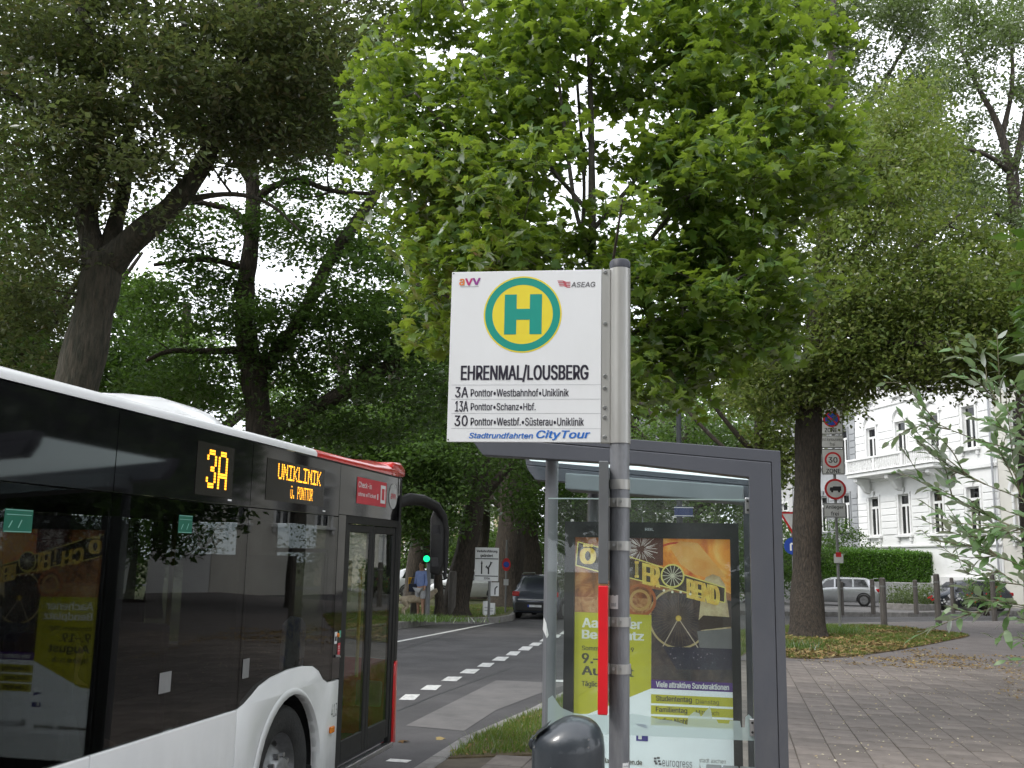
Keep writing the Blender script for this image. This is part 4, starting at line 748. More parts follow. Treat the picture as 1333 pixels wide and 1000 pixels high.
mspec=[(690,40,10.8,110,100,1.4,1.0),(500,150,10.6,60,90,1.0,.5),(780,-60,10.7,290,150,1.9,2.4),(600,120,10.6,130,170,1.6,1.9),(780,220,10.5,250,160,2.0,3.0),(965,170,10.3,150,150,1.5,2.4),(610,330,10.4,130,110,1.4,1.6),
 (940,350,10.2,140,90,1.4,1.7),(770,420,10.4,210,90,1.6,1.8),(850,490,10.3,110,62,1.2,.9),(960,20,10.7,140,120,1.5,1.5),(1040,230,10.2,80,70,1.1,.6),(1000,440,10.2,45,30,.8,.25),(590,440,10.5,60,60,1.0,.3)]
mavoid=[(745,240,60,60,.7),(640,560,120,110,1.0)]
tree('maple_tree','young maple with large bright green leaves rising right behind the bus stop sign',lim,blobs(mspec,540,mavoid),.42,48,.132,M_maple,M_bark3,tmpl='ml',parts=300,flat=.6,up=.85,rand=.5,down=.5,sides=8)

# --- old tree A above the bus
LA=based(LP((70,620,17,66),(100,500,17,60),(122,410,17,52),(137,335,17,54)),1.3,du=-.5)
limA=[LA,
 LP((128,345,17,40),(112,290,17,30),(112,240,16.8,30),(125,180,16.6,26),(128,110,16.4,22),(112,40,16.2,17),(100,-60,16,12)),
 LP((140,340,17,30),(150,290,17.2,22),(165,235,17.4,18),(168,160,17.6,14),(185,70,17.8,11),(190,-30,18,8)),
 LP((140,345,17,44),(180,305,16.8,34),(232,262,16.6,28),(262,220,16.5,26),(292,150,16.4,24),(318,90,16.3,22),(330,30,16.2,18),(345,-70,16,12)),
 LP((170,312,16.8,24),(215,290,17.4,20),(255,225,17.9,20),(285,155,18.3,15),(300,60,18.6,11)),
 LP((126,190,16.6,12),(80,150,16.2,9),(30,130,15.8,7),(-30,100,15.5,5)),
 LP((295,150,16.4,12),(250,80,16,9),(235,10,15.7,7)),
 LP((318,90,16.3,12),(370,50,16.2,9),(440,10,16.1,6)),
 LP((112,270,17,12),(70,230,17.5,9),(20,225,18,7),(-40,200,18,5)),
 LP((232,262,16.6,10),(300,250,16.2,7),(350,262,16,5),(390,300,15.8,3))]
aspec=[(60,-40,16.2,170,150,3.0,2.2),(60,140,16.2,150,130,2.5,2.0),(250,30,16,170,120,2.6,2.4),(420,40,16.2,140,100,2.4,1.8),(170,170,15.6,110,120,1.6,1.0),(300,200,16,150,60,1.4,.5),(40,320,17.8,90,90,2.2,.9),(390,150,16.4,110,55,1.6,.9),(250,215,17.2,100,50,1.6,.45),(130,250,17.8,70,60,1.2,.5),(40,430,18.8,90,70,1.4,.8)]
aav=[(225,225,45,55,.75),(430,270,80,50,.5),(270,350,80,90,.6),(300,75,25,30,.4),(470,130,40,25,.4),(170,130,30,30,.5),(150,330,35,100,.9)]
tree('roadside_tree','old forked tree with dull olive leaves behind the bus roof near the left edge',limA,blobs(aspec,480,aav),.75,150,.13,M_olive,M_bark2,flat=.32,up=.9,rand=.45,down=.2)

# --- tree B with the V of limbs
LB=based(LP((343,690,22,38),(338,560,22,34),(332,500,22,34),(318,430,22,28),(320,370,22,24)),1.25,du=.1)
limB=[LB,
 LP((320,370,22,24),(328,310,22,22),(330,245,22,20),(322,170,22,14),(330,90,22,11),(322,0,22,8)),
 LP((336,492,22,24),(355,465,22,20),(382,430,22,19),(410,380,22,18),(430,335,22,17),(452,305,22,17),(470,280,22,16),(488,255,22,16),(505,215,22,11),(530,150,22,8)),
 LP((342,565,22,26),(385,545,21.8,20),(430,520,21.6,20),(470,500,21.4,22),(505,478,21.2,18),(550,455,21,14),(600,425,20.8,10),(660,400,20.6,6)),
 LP((450,512,21.5,14),(475,478,21.7,11),(520,440,22,9),(560,395,22.2,6)),
 LP((330,262,22,14),(350,245,22,10),(385,230,21.8,8),(430,250,21.6,7),(480,252,21.5,5)),
 LP((326,300,22,12),(308,275,22,9),(280,268,21.8,8),(255,262,21.6,7),(215,270,21.5,4)),
 LP((320,350,22,10),(270,335,21.8,8),(200,345,21.6,5)),
 LP((322,455,22,12),(270,458,22,8),(220,455,22,7),(190,470,22,5)),
 LP((330,245,22,9),(300,200,21.6,7),(285,150,21.4,5)),]
bspec=[(330,120,21.8,150,80,2.6,1.6),(430,180,21.6,110,70,2.2,1.2),(260,400,22,110,55,2.0,1.3),(400,440,22.2,90,55,1.8,.9),(520,380,21.4,110,90,2.4,1.6),(560,470,20.8,120,60,2.0,1.5),(250,300,21.8,80,50,1.6,.7),(400,290,22.6,110,70,2.2,1.4),(470,540,22,110,45,1.6,.9),(300,500,22.6,130,45,1.6,1.0)]
bav=[(440,245,70,30,.5),(235,225,40,30,.6),(270,440,40,25,.3)]
tree('roadside_tree','dark trunked tree with two limbs spreading in a V above the bus display',limB,blobs(bspec,460,bav),.85,125,.14,M_dkleaf,M_bark,flat=.34,up=.9,rand=.45,down=.2)

# --- linden on the right with the sign post beside it
LT=[(G(1052,829,0)+np.array([0,0,-.05]),.66),(G(1052,829,0)+np.array([0,0,.25]),.50),(D(1050,760,28),.41),(D(1051,650,28),.39),(D(1053,520,28),.36),(D(1062,440,28),.30),(D(1075,300,28),.22),(D(1080,150,28),.14),(D(1085,0,28),.08)]
limT=[LT,LP((1060,470,28,16),(1110,400,27.5,11),(1180,330,27,8),(1250,280,26.5,5)),LP((1058,490,28,14),(1010,430,27.5,10),(960,400,27,7)),
 LP((1066,400,28,12),(1140,300,28.5,9),(1200,200,29,6)),LP((1064,420,28,12),(1120,440,26.5,9),(1190,450,25.5,7),(1270,440,25,4)),LP((1075,300,28,9),(1040,220,28.5,7),(1000,150,29,4)),LP((1064,430,28,11),(1100,460,27,8),(1160,480,26.5,6),(1215,510,26.2,3))]
tspec=[(1150,300,27.5,120,150,3.0,3.4),(1250,400,27,130,110,2.6,3.6),(1330,400,27.5,80,110,2.6,1.6),(1120,440,27.5,130,70,2.8,2.4),(1070,200,28.5,110,110,3.0,1.6),(1170,200,28.5,80,90,2.6,1.5),(1010,420,28,90,110,2.6,1.5),(1190,480,26.6,80,35,1.5,.7),(1310,440,27,80,50,2.0,1.1),(1020,500,28,75,40,2.0,.8),(1080,495,28.5,60,40,2.0,.6)]
tav=[(1245,50,60,90,1.0)]
tree('linden_tree','stout linden in the grass patch just right of the shelter, dense olive crown',limT,blobs(tspec,560,tav),1.0,170,.16,M_linden,M_bark,flat=.6,up=.75,rand=.7,down=.3)

# --- slim tall tree at the right edge and the pale one beyond the maple
L=based(LP((1335,600,33,22),(1332,450,33,20),(1325,330,33,18),(1318,230,33,16)),1.2)
tree('ash_tree','tall open tree at the right edge with a forked trunk against the white sky',[L,LP((1318,230,33,13),(1300,160,33,9),(1270,110,33,6),(1250,60,33,4)),LP((1318,230,33,12),(1335,160,33,9),(1345,60,33,6)),LP((1316,225,33,9),(1285,200,32.5,6),(1240,190,32,4)),LP((1322,290,33,8),(1280,270,32.5,5)),LP((1305,175,33,8),(1320,110,33,6),(1315,40,33,4))],
 blobs([(1285,45,33,50,40,1.8,1.0),(1330,90,33,60,60,2,1.0),(1290,280,33,60,55,2.2,1.3),(1330,240,34,60,80,2.2,1.1),(1255,110,33,35,30,1.4,.5),(1300,380,34,60,60,2.2,1.0),(1360,400,34,80,100,2.2,1),(1300,20,34,70,35,2,1.2),(1335,150,34.5,45,60,2,1.2),(1285,170,34.5,40,50,2,.5),(1250,260,34.5,45,60,2,1.0),(1230,190,35,35,40,2,.6)],230,[(1290,165,40,30,.7)]),.85,110,.17,M_ash,M_bark,flat=.6)
L=based(LP((1056,620,44,16),(1062,420,44,15),(1080,220,44,12),(1100,60,44,9)),1.2)
tree('poplar_tree','tall grey green tree whose top shows between the maple and the white sky',[L,LP((1080,220,44,9),(1150,110,44,6),(1195,30,44,4)),LP((1084,200,44,9),(1060,120,44,6),(1050,20,44,4)),LP((1070,320,44,9),(1130,260,44,6),(1190,230,44,4))],
 blobs([(1110,0,43,80,80,3,1.6),(1175,-10,43,50,60,2.5,1.0),(1090,120,43,90,70,3,1.4),(1180,230,42,60,70,2.5,1.4),(1130,330,42,90,90,3,1.2),(1060,40,43,60,90,3,1),(1200,120,43,35,70,2,.9),(1215,40,43,35,40,2,.5),(1240,230,43,50,50,2,.9)],360),1.2,110,.22,M_ash,M_bark,flat=.6)

# --- row of trunks past the bus on the far side of the road
def bgtree(u,v,d,wpx,lean,label,spec,nc,cr,nl,ls,ml,mb=None,extra=(),name='roadside_tree',group=None,fork=True):
    b=np.array([*D(u,v,d)[:2],0.0]); r=wpx*.5*d/F
    pts=[(b+np.array([0,0,-.05]),r*1.5),(b+np.array([0,0,.35]),r*1.12)]
    for k,h in enumerate((1.6,3.4,5.2,7.2,9.5)):
        pts.append((b+np.array([lean*h*.12+rng.normal()*.05,rng.normal()*.08,h]),r*(1-.09*(k+1))))
    lims=[pts]
    if fork:
        for s in (-1,1,-1,1):
            h=rng.uniform(3.6,7); p=b+np.array([lean*h*.12,0,h])
            dx=s*rng.uniform(1.5,3); dy=rng.uniform(-1.5,1.5)
            lims.append([(p,r*.5),(p+np.array([dx*.35,dy*.3,.7]),r*.4),(p+np.array([dx*.8,dy*.7,1.8]),r*.28),(p+np.array([dx*1.3,dy,3.4]),r*.14)])
    lims+=list(extra)
    return tree(name,label,lims,blobs(spec,nc),cr,nl,ls,ml,mb or M_bark,flat=.55,group=group,sides=8)
bgtree(592,800,35,32,1.3,'thick leaning trunk just left of the white direction board',[(600,560,32,110,70,3,1.5),(560,640,32,60,45,2,.8),(640,480,32,100,70,3,1),(540,600,32.5,60,60,2,.7)],120,1.0,95,.19,M_dkleaf)
bgtree(658,800,43,42,.1,'massive dark trunk behind the grey car',[(690,600,38,100,60,3,1.3),(660,520,38,120,70,3,1.4),(720,660,37.5,60,30,2,.6)],120,1.1,95,.21,M_dkleaf)
bgtree(572,806,33.8,11,-.2,'slender young trunk beside the traffic light',[(585,660,32,50,40,1.2,1)],16,.7,60,.16,M_dkleaf,fork=False)
bgtree(492,800,34,26,.2,'tree hidden behind the bus front with a dark crown over the mirror',[(470,600,33,100,70,3,1.4),(540,680,33.5,40,30,1.6,.6)],100,1.1,90,.2,M_dkleaf)
bgtree(690,795,47,30,-.3,'second trunk deeper in the row behind the grey car',[(700,620,46,90,60,3,1.2)],60,1.2,80,.25,M_dkleaf)
bgtree(622,795,52,20,.4,'narrow trunk in the distance behind the direction board',[(620,630,52,80,45,3,1.2)],50,1.3,80,.26,M_bright)
bgtree(545,796,46,18,-.5,'thin dark trunk in the distance behind the man in the blue shirt',[(530,640,46,70,60,3,1.2)],60,1.2,80,.25,M_bright)
bgtree(900,790,42,24,.1,'bright yellow green tree behind the shelter roof',[(900,555,41,90,32,3,1.0),(960,620,42,60,70,3,1.2),(830,640,42,60,60,3,1.2),(900,650,42,80,60,3,1)],150,1.1,90,.22,M_bright)
bgtree(990,790,36,18,.1,'mid green tree between the shelter and the linden',[(1010,580,36,30,50,2,1.2),(1000,500,36,60,60,2.5,1.0),(1085,560,39,30,60,2,.5)],70,1.0,90,.2,M_linden)
# woods on the slope left of the road (each trunk its own tree)
bgtree(40,700,27,30,-.2,'shadowy park tree behind the old forked tree, at the left edge',[(60,420,27,130,70,3,1.5),(120,470,26,110,50,2,1.2),(-10,300,27,110,120,3,1.4),(40,520,26,80,30,2,.6)],150,1.1,110,.19,M_dkleaf)
bgtree(205,700,30,22,.3,'park tree showing bright leaves between the two big trunks',[(215,470,30,90,60,3,1.5),(180,400,31,50,50,2,.6),(200,530,29,90,35,2,1.0)],110,1.0,100,.19,M_bright)
bgtree(430,730,35,20,.2,'light green park tree low behind the roof of the bus',[(450,560,35,110,45,3,1.6),(400,520,35,90,40,3,1.0),(540,560,35,70,50,3,1)],120,1.1,95,.21,M_bright)
bgtree(540,730,44,24,.2,'tall park tree behind the left half of the maple',[(560,380,44,120,110,4,1.5),(640,470,44,120,80,4,1.5),(500,470,44,80,60,3,1)],140,1.4,90,.28,M_dkleaf)
bgtree(820,760,52,26,.2,'tall tree far behind the bus stop sign',[(800,420,52,200,90,4,1.8),(900,480,50,120,70,4,1.5),(720,560,52,100,60,4,1.2),(830,560,52,120,60,4,1.2),(780,280,52,90,50,3,.2)],220,1.5,90,.32,M_dkleaf)
bgtree(-60,740,22,40,-.2,'park tree beyond the left edge of the view with boughs reaching in',[(-40,200,21,120,170,2.5,1.8),(-20,420,21.5,80,70,2.0,1)],110,1.0,110,.17,M_dkleaf)
# understorey and bushes behind the cars and trunks
def bush(c,rx,ry,h,label,ml,n=40,nl=120,ls=.12,name='bush'):
    b=np.array([c[0],c[1],0.0]); cl=[]
    while len(cl)<n:
        r=rng.uniform(-1,1,3)
        if r@r<1: cl.append(b+np.array([r[0]*rx,r[1]*ry,h*.5+r[2]*h*.45]))
    lim=[[(b+np.array([rng.normal()*.1,0,-.05]),.05),(b+np.array([rng.normal()*rx*.3,rng.normal()*ry*.3,h*.5]),.03)] for _ in range(4)]
    return tree(name,label,lim,cl,min(rx,h)*.3,nl,ls,ml,M_bark,nodemin=.1,cat='bush',kind='low',sides=5)
bush(D(640,780,60),6.5,1.5,4.0,'broad green bush in the distance under the direction board',M_bright,90,120,.22)
bush(D(572,780,62),5,1.5,5.5,'pale green bush in the distance behind the traffic light',M_ash,70,120,.22)
bush(D(500,780,60),6,2,6.0,'dark bush mass in the distance behind the bus front',M_dkleaf,70,120,.24)
bush(D(720,780,56),5,1.5,5.0,'dark bushes in the distance behind the grey car',M_dkleaf,70,120,.22)
bush(D(850,780,50),7,2,6.0,'dark shrubbery behind the advertising display',M_dkleaf,90,120,.22)
bush(D(1075,780,66.5),3.2,1.2,5.6,'rounded garden shrub standing before the grey house',M_dkleaf,60,140,.2)
bush(D(970,780,55),5,1.5,4.5,'green shrubbery just right behind the shelter post',M_dkleaf,60,120,.2)
for k,(x,y,rx,h) in enumerate([(-14,20,4,4),(-13,30,4,5),(-16,42,6,6),(-24,30,7,7)]):
    bush((x,y),rx,3,h,['leafy undergrowth hidden behind the rear of the bus','leafy undergrowth in the park behind the middle of the bus','tall undergrowth in the park far behind the bus','tallest thicket deep in the park on the left'][k],M_dkleaf,70,120,.2)

# --- clipped hedge on the garden wall
M_hedge=leafmat('hedge_leaf',[(.05,.13,.014),(.085,.19,.02),(.13,.26,.035)],(.22,.48,.03),tw=.3,gloss=.08)
def hedge(a,b,th,z0,z1,label,n,ls=.11):
    a=np.array(a[:2]);b=np.array(b[:2]); L=np.linalg.norm(b-a); t=(b-a)/L; nn=np.array([-t[1],t[0]])
    root=thing('hedge',(a[0],a[1],0),0,label,'hedge'); 
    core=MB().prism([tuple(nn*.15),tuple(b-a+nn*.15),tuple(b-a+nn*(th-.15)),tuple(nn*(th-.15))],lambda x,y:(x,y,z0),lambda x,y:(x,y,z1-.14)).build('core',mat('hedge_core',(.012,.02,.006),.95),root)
    s=rng.random(n)*L; w_=rng.random(n); q=rng.random(n)
    face=rng.random(n)
    off=np.where(face<.62,rng.normal(.05,.07,n),rng.random(n)*th); z=np.where(face<.62,z0+rng.random(n)*(z1-z0),z1+rng.normal(-.04,.09,n)+.06*np.sin(s*2.1)+.05*np.sin(s*5.3))
    P=np.zeros((n,3)); P[:,:2]=t[None]*s[:,None]+nn[None]*off[:,None]; P[:,2]=z
    X,Y,N=frames(n,.4,.8,-.6); V,T=leafverts(P,ls*rng.uniform(.6,1.3,n),X,Y,N,OV_V,OV_F)
    npmesh('foliage',V,T,M_hedge,root,kind='stuff'); return root
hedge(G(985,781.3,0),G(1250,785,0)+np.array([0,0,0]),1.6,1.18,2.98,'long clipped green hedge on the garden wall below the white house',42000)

# unseen trees, added behind the camera and off right to darken reflections and fill
def gentree(x,y,h,r,label,z0=2.6,n=150,ml=None):
    cl=[]
    while len(cl)<n:
        q=rng.uniform(-1,1,3)
        if .25<q@q<1: cl.append(np.array([x+q[0]*r,y+q[1]*r,(h+z0)/2+q[2]*(h-z0)/2]))
    L=[[(np.array([x,y,-.05]),.5),(np.array([x,y,.4]),.36),(np.array([x+.1,y,z0+1]),.3),(np.array([x,y+.1,h*.75]),.12)]]
    for k in range(5):
        a=k*1.26; L.append([(np.array([x+.08,y,z0+.6+k*.3]),.16),(np.array([x+math.cos(a)*r*.4,y+math.sin(a)*r*.4,z0+2+k*.3]),.1),(np.array([x+math.cos(a)*r*.8,y+math.sin(a)*r*.8,z0+3.4+k*.3]),.05)])
    return tree('roadside_tree',label,L,cl,1.4,100,.36,ml or M_dkleaf,M_bark,flat=.7,sides=8)
g1=gentree(2.5,-13,13,5.5,'broad unseen tree added behind the photographer across the pavement')  # added to keep bright sky out of the glass reflections
def again(o,x,y,s,rz,label):
    c=copy_tree(o); c.location=(x,y,0); c.scale=(s,s,s); c.rotation_euler=(0,0,rz); c['label']=label; return c
again(g1,-9.5,-14,1.05,1.2,'unseen tree added behind the photographer on the far side of the road')
again(g1,11.5,-9,.95,2.1,'unseen tree added behind the photographer to the right by the houses')
again(g1,-14,-2,1.0,3.0,'unseen tree added beside the rear of the bus across the road')
g2=gentree(13.6,15.6,11,4.3,'linden added out of view to the right of the willow shrub',z0=1.5,n=170)  # low dense crowns added to darken what the bus side mirrors
again(g2,17.9,22.6,1.0,1.0,'further linden added out of view right of the paved area')
again(g2,23.9,32.0,1.0,2.2,'third linden added out of view beyond the willow shrub')
again(g2,11,7,.9,.5,'unseen linden added beside the photographer on the right')
g3=gentree(-3.2,-13,12,5.5,'tree added behind the bus stop on the pavement, out of view',z0=1.2,n=170)  # added where the shelter end glass would mirror open sky
again(g3,-8,-24,1.2,1.0,'further tree added behind the bus along the pavement, out of view')

# ================================================================ BUS
M_busw=mat('bus_white',(.80,.80,.80),.28,c2=(.74,.745,.75),scale=2,coat=.5)
def grime(m,z0,z1,amt,scale=6,dirt=(.30,.28,.25)):
    """road dirt thrown up on the skirt: noise stains, thicker low down"""
    nt=m.node_tree; b=next(n for n in nt.nodes if n.type=='BSDF_PRINCIPLED'); src=b.inputs['Base Color'].links[0].from_socket
    tc=nt.nodes.new('ShaderNodeTexCoord'); sx=nt.nodes.new('ShaderNodeSeparateXYZ'); nt.links.new(tc.outputs['Object'],sx.inputs[0])
    mr=nt.nodes.new('ShaderNodeMapRange'); mr.inputs[1].default_value=z0; mr.inputs[2].default_value=z1; mr.inputs[3].default_value=1; mr.inputs[4].default_value=0; nt.links.new(sx.outputs['Z'],mr.inputs[0])
    mp=nt.nodes.new('ShaderNodeMapping'); mp.inputs['Scale'].default_value=(1,1,.35); nt.links.new(tc.outputs['Object'],mp.inputs[0])
    n=nt.nodes.new('ShaderNodeTexNoise'); n.inputs['Scale'].default_value=scale; n.inputs['Detail'].default_value=10; n.inputs['Roughness'].default_value=.7; nt.links.new(mp.outputs[0],n.inputs[0])
    n2=nt.nodes.new('ShaderNodeMapRange'); n2.inputs[1].default_value=.38; n2.inputs[2].default_value=.7; nt.links.new(n.outputs['Fac'],n2.inputs[0])
    mu=nt.nodes.new('ShaderNodeMath'); mu.operation='MULTIPLY'; nt.links.new(mr.outputs[0],mu.inputs[0]); nt.links.new(n2.outputs[0],mu.inputs[1])
    m2=nt.nodes.new('ShaderNodeMath'); m2.operation='MULTIPLY'; m2.inputs[1].default_value=amt; nt.links.new(mu.outputs[0],m2.inputs[0])
    mx=nt.nodes.new('ShaderNodeMixRGB'); mx.inputs[2].default_value=(*dirt,1); nt.links.new(m2.outputs[0],mx.inputs[0]); nt.links.new(src,mx.inputs[1]); nt.links.new(mx.outputs[0],b.inputs['Base Color'])
grime(M_busw,.30,1.05,.55)
M_busr=mat('bus_red',(.62,.02,.025),.28,c2=(.55,.02,.02),coat=.6)
M_blk=mat('black_gloss',(.006,.006,.007),.05,spec=.5,c2=(.009,.009,.01),coat=.0)
M_blkm=mat('black_rubber',(.012,.012,.012),.65,c2=(.02,.02,.02),scale=20)
M_tyre=mat('tyre',(.018,.018,.018),.85,c2=(.03,.029,.028),scale=12,bump=.3,bscale=60)
M_rim=mat('wheel_rim',(.30,.30,.31),.45,metal=.7,c2=(.18,.18,.18),scale=9)
M_steel=mat('steel',(.55,.55,.56),.3,metal=.9)
M_bglass=glass('bus_tinted_glass',(.42,.44,.44),.01,1.5)
M_dglass=glass('bus_door_glass',(.78,.82,.80),.01,1.5)
M_led=emit('led_amber',(1.0,.42,.03),2.6)
M_grn=mat('sticker_green',(.006,.12,.075),.5); M_whi=mat('print_white',(.78,.78,.78),.6,c2=(.76,.76,.76))
M_redp=mat('print_red',(.62,.05,.07),.5); M_blackp=mat('print_black',(.012,.012,.015),.6)
M_org=mat('orange_lens',(.75,.22,.02),.2,c2=(.6,.16,.01))
M_seat=mat('seat_fabric',(.035,.012,.014),.9,c2=(.02,.015,.03),scale=30)
M_inter=mat('bus_interior',(.05,.05,.052),.8); M_pole=mat('grab_rail',(.35,.25,.02),.4)
F0=np.array([-1.007,9.6,ROAD]); BL,BW=12.0,2.55
bus=thing('city_bus',F0,R(78),'white and red city bus with black glazed side standing at the kerb','bus'); bus.rotation_euler=(0,-R(.62),R(78))
def P_side(y): return (lambda x,z:(x,y,z))
AX1,AX2,WR,AR=-2.36,-8.4,.475,.56
def arch(cx,r,cz,z0,n=14,rev=False):
    a0=math.asin((z0-cz)/r) if abs(z0-cz)<r else 0
    pts=[(cx+r*math.cos(a0+(math.pi-2*a0)*k/n),cz+r*math.sin(a0+(math.pi-2*a0)*k/n)) for k in range(n+1)]
    return pts  # front -> rear
# lower white side panels (front part with raised shoulder round the wheel)
def archf(cx): return [(cx+.53,.30)]+[(cx+.53*math.cos(t),.47+.58*math.sin(t)) for t in [math.pi*k/16 for k in range(0,17)]]+[(cx-.53,.30)]
top1=[(-1.62,1.05),(-1.70,1.055),(-1.79,1.09),(-1.88,1.16),(-2.0,1.205),(-2.2,1.225),(-2.45,1.225),(-2.72,1.20),(-2.88,1.165),(-2.98,1.12),(-3.08,1.08),(-3.165,1.06)]
for side,y0,y1 in ((0,-.0,.05),(1,BW-.05,BW)):
    fx=-1.46 if side==0 else -.35
    tp=[(fx,1.05)]+top1 if side==0 else [(fx,1.06),(-3.165,1.06)]
    poly=[(fx,.30)]+tp+[(-3.165,.30)]+archf(AX1)[::-1]
    MB().prism(poly,P_side(y0),P_side(y1)).build('side_panel',M_busw,bus,bevel=.010,bseg=2,smooth=True)
    x=-3.172
    for xe in (-4.66,-6.15,-7.6):
        MB().prism([(x,.30),(x,1.06),(xe,1.06),(xe,.30)],P_side(y0),P_side(y1)).build('side_panel',M_busw,bus,bevel=.008,bseg=2); x=xe-.007
    poly=[(x,.30),(x,1.06),(-9.3,1.06),(-9.3,.30)]+archf(AX2)[::-1]
    MB().prism(poly,P_side(y0),P_side(y1)).build('side_panel',M_busw,bus,bevel=.008)
    MB().prism([(-9.307,.30),(-9.307,1.06),(-BL,1.06),(-BL,.34)],P_side(y0),P_side(y1)).build('side_panel',M_busw,bus,bevel=.008)
# raised wheel-arch flare lip
for cx in (AX1,AX2):
    mb=MB(); n=20
    for k in range(n):
        a0,a1=math.pi*k/n,math.pi*(k+1)/n
        pts=[(cx+.53*s*math.cos(t),.47+.58*s*math.sin(t)) for s,t in ((1.0,a0),(1.07,a0),(1.07,a1),(1.0,a1))]
        mb.add([(pts[0][0],-.022,pts[0][1]),(pts[1][0],-.001,pts[1][1]),(pts[2][0],-.001,pts[2][1]),(pts[3][0],-.022,pts[3][1]),(pts[0][0],.05,pts[0][1]),(pts[3][0],.05,pts[3][1])],[(0,1,2,3),(0,3,5,4)])
    mb.build('wheel_arch',M_busw,bus,smooth='all',fixn=True)
    MB().disc(0,0,1,lambda x,z:(cx+x*.6,.62,.47+z*.62),n=28).build('wheel_well',M_blkm,bus,fixn=False)
    mb=MB()
    for k in range(n):
        a0,a1=math.pi*k/n,math.pi*(k+1)/n
        mb.add([(cx+.56*math.cos(a0),.03,.47+.6*math.sin(a0)),(cx+.56*math.cos(a1),.03,.47+.6*math.sin(a1)),(cx+.56*math.cos(a1),.62,.47+.6*math.sin(a1)),(cx+.56*math.cos(a0),.62,.47+.6*math.sin(a0))],[(0,1,2,3)])
    mb.build('wheel_well',M_blkm,bus,fixn=False)
# glazing: lower windows and upper display band
def glaz(x0,x1,z0,z1,name,m,y=0.004,th=.012,poly=None,bev=.0):
    return MB().prism(poly or [(x0,z0),(x0,z1),(x1,z1),(x1,z0)],P_side(y),P_side(y+th)).build(name,m,bus)
g=.006
glaz(0,0,0,0,'driver_window',M_bglass,poly=[(-1.625+g-.006,2.31)]+[(x-.0,z+.004) for x,z in top1]+[(-3.165,2.31)])
xs=[-3.172,-4.66,-6.15,-7.6,-9.3,-BL+.1]
for a,b in zip(xs[:-1],xs[1:]): glaz(a-.0,b+.007,1.065,2.31,'side_window',M_bglass)
ub=[-1.625,-3.165,-4.66,-6.15,-7.6,-9.3,-BL+.1]
for a,b in zip(ub[:-1],ub[1:]): glaz(a-.0,b+.007,2.317,2.735,'display_panel',M_blk)
glaz(-.06,-1.618,2.335,2.735,'door_header',M_blk)
# black masks: band behind window edges (pillars)
pl=MB()
for x in (-1.68,-3.168,-4.66,-7.6,-9.3): pl.box(x-.05,x+.05,.017,.04,1.06,2.31)
pl.box(-4.62,-4.46,.017,.05,1.0,2.3)
for i,x in enumerate((-1.70,-3.168,-4.60,-6.15,-7.6,-9.3)):
    MB().box(x-.06,x+.06,.018,.05,1.06,2.31).build('window_pillar',M_blkm,bus)
MB().box(-12,-1.62,.0175,.05,2.235,2.31).build('window_rail',M_blkm,bus)
# driver's sliding window frame + mirrors of inner structure
MB().box(-1.80,-2.72,.018,.03,2.03,2.06).box(-1.78,-1.81,.018,.03,1.28,2.06).build('window_bar',M_blkm,bus)
# offside
for a,b in zip([-.35]+xs[:-1],xs): MB().box(b,a-.007,BW-.016,BW-.004,1.065,2.31).build('side_window',M_bglass,bus)
MB().box(-BL+.1,-.2,BW-.02,BW-.003,2.317,2.735).build('display_panel',M_blk,bus)
# roof shell lofted along the length: white, red at the front
prof=[(0.0,2.742),(-.003,2.768),(.012,2.789),(.045,2.803),(.13,2.817),(.30,2.833),(.7,2.85),(1.275,2.86)]
prof=prof+[(BW-y,z) for y,z in prof[::-1][1:]]
def roofpart(xs_,name,m,ybump=None):
    mb=MB(); vs=[];n=len(prof)
    for (x,dy,dz) in xs_:
        for (y,z) in prof: vs.append((x,max(min(y,BW/2),dy) if y<BW/2 else min(y,BW-dy),z+dz*(min(1,(z-2.742)/.1))))
    fs=[(i*n+k,i*n+k+1,(i+1)*n+k+1,(i+1)*n+k) for i in range(len(xs_)-1) for k in range(n-1)]
    mb.add(vs,fs); return mb.build(name,m,bus,smooth='all')
roofpart([(-BL,0,0),(-9,0,0),(-6,0,0),(-4,0,0),(-2.45,0,0),(-2.12,0,0)],'roof',M_busw)
roofpart([(-2.12,0,0),(-1.4,0,0),(-.8,0,.01),(-.45,0,.04),(-.2,.0,.07),(-.02,.03,.06),(.06,.10,.0),(.12,.25,-.05)],'roof_front_cap',M_busr)
# curved white tip of the roof over the red
MB().box(-2.5,-.1,.002,.02,2.728,2.7405).build('gutter_strip',M_blkm,bus)
MB().prism([(-.42,2.79),(-.28,2.87),(-.08,2.885),(.05,2.84),(.09,2.76),(-.04,2.745)],lambda x,z:(x,.005,z),lambda x,z:(x,.22,z)).build('marker_lamp_housing',M_busr,bus,bevel=.03,bseg=3,smooth=True)
# low pod on the roof
vs=[];fs=[]; st=[(-3.00,2.82,.36),(-3.10,2.87,.30),(-3.22,2.91,.26),(-3.38,2.93,.24),(-3.8,2.935,.24),(-4.1,2.91,.28),(-4.4,2.87,.34),(-4.7,2.82,.42)]
for x,z,y in st: vs+=[(x,y-.10,2.80),(x,y-.03,z-.04),(x,y+.07,z),(x,BW-y-.07,z),(x,BW-y+.03,z-.04),(x,BW-y+.1,2.80)]
for i in range(len(st)-1):
    for k in range(5): fs.append((i*6+k,i*6+k+1,i*6+7+k,i*6+6+k))
MB().add(vs,fs).build('roof_pod',M_busw,bus,smooth='all')
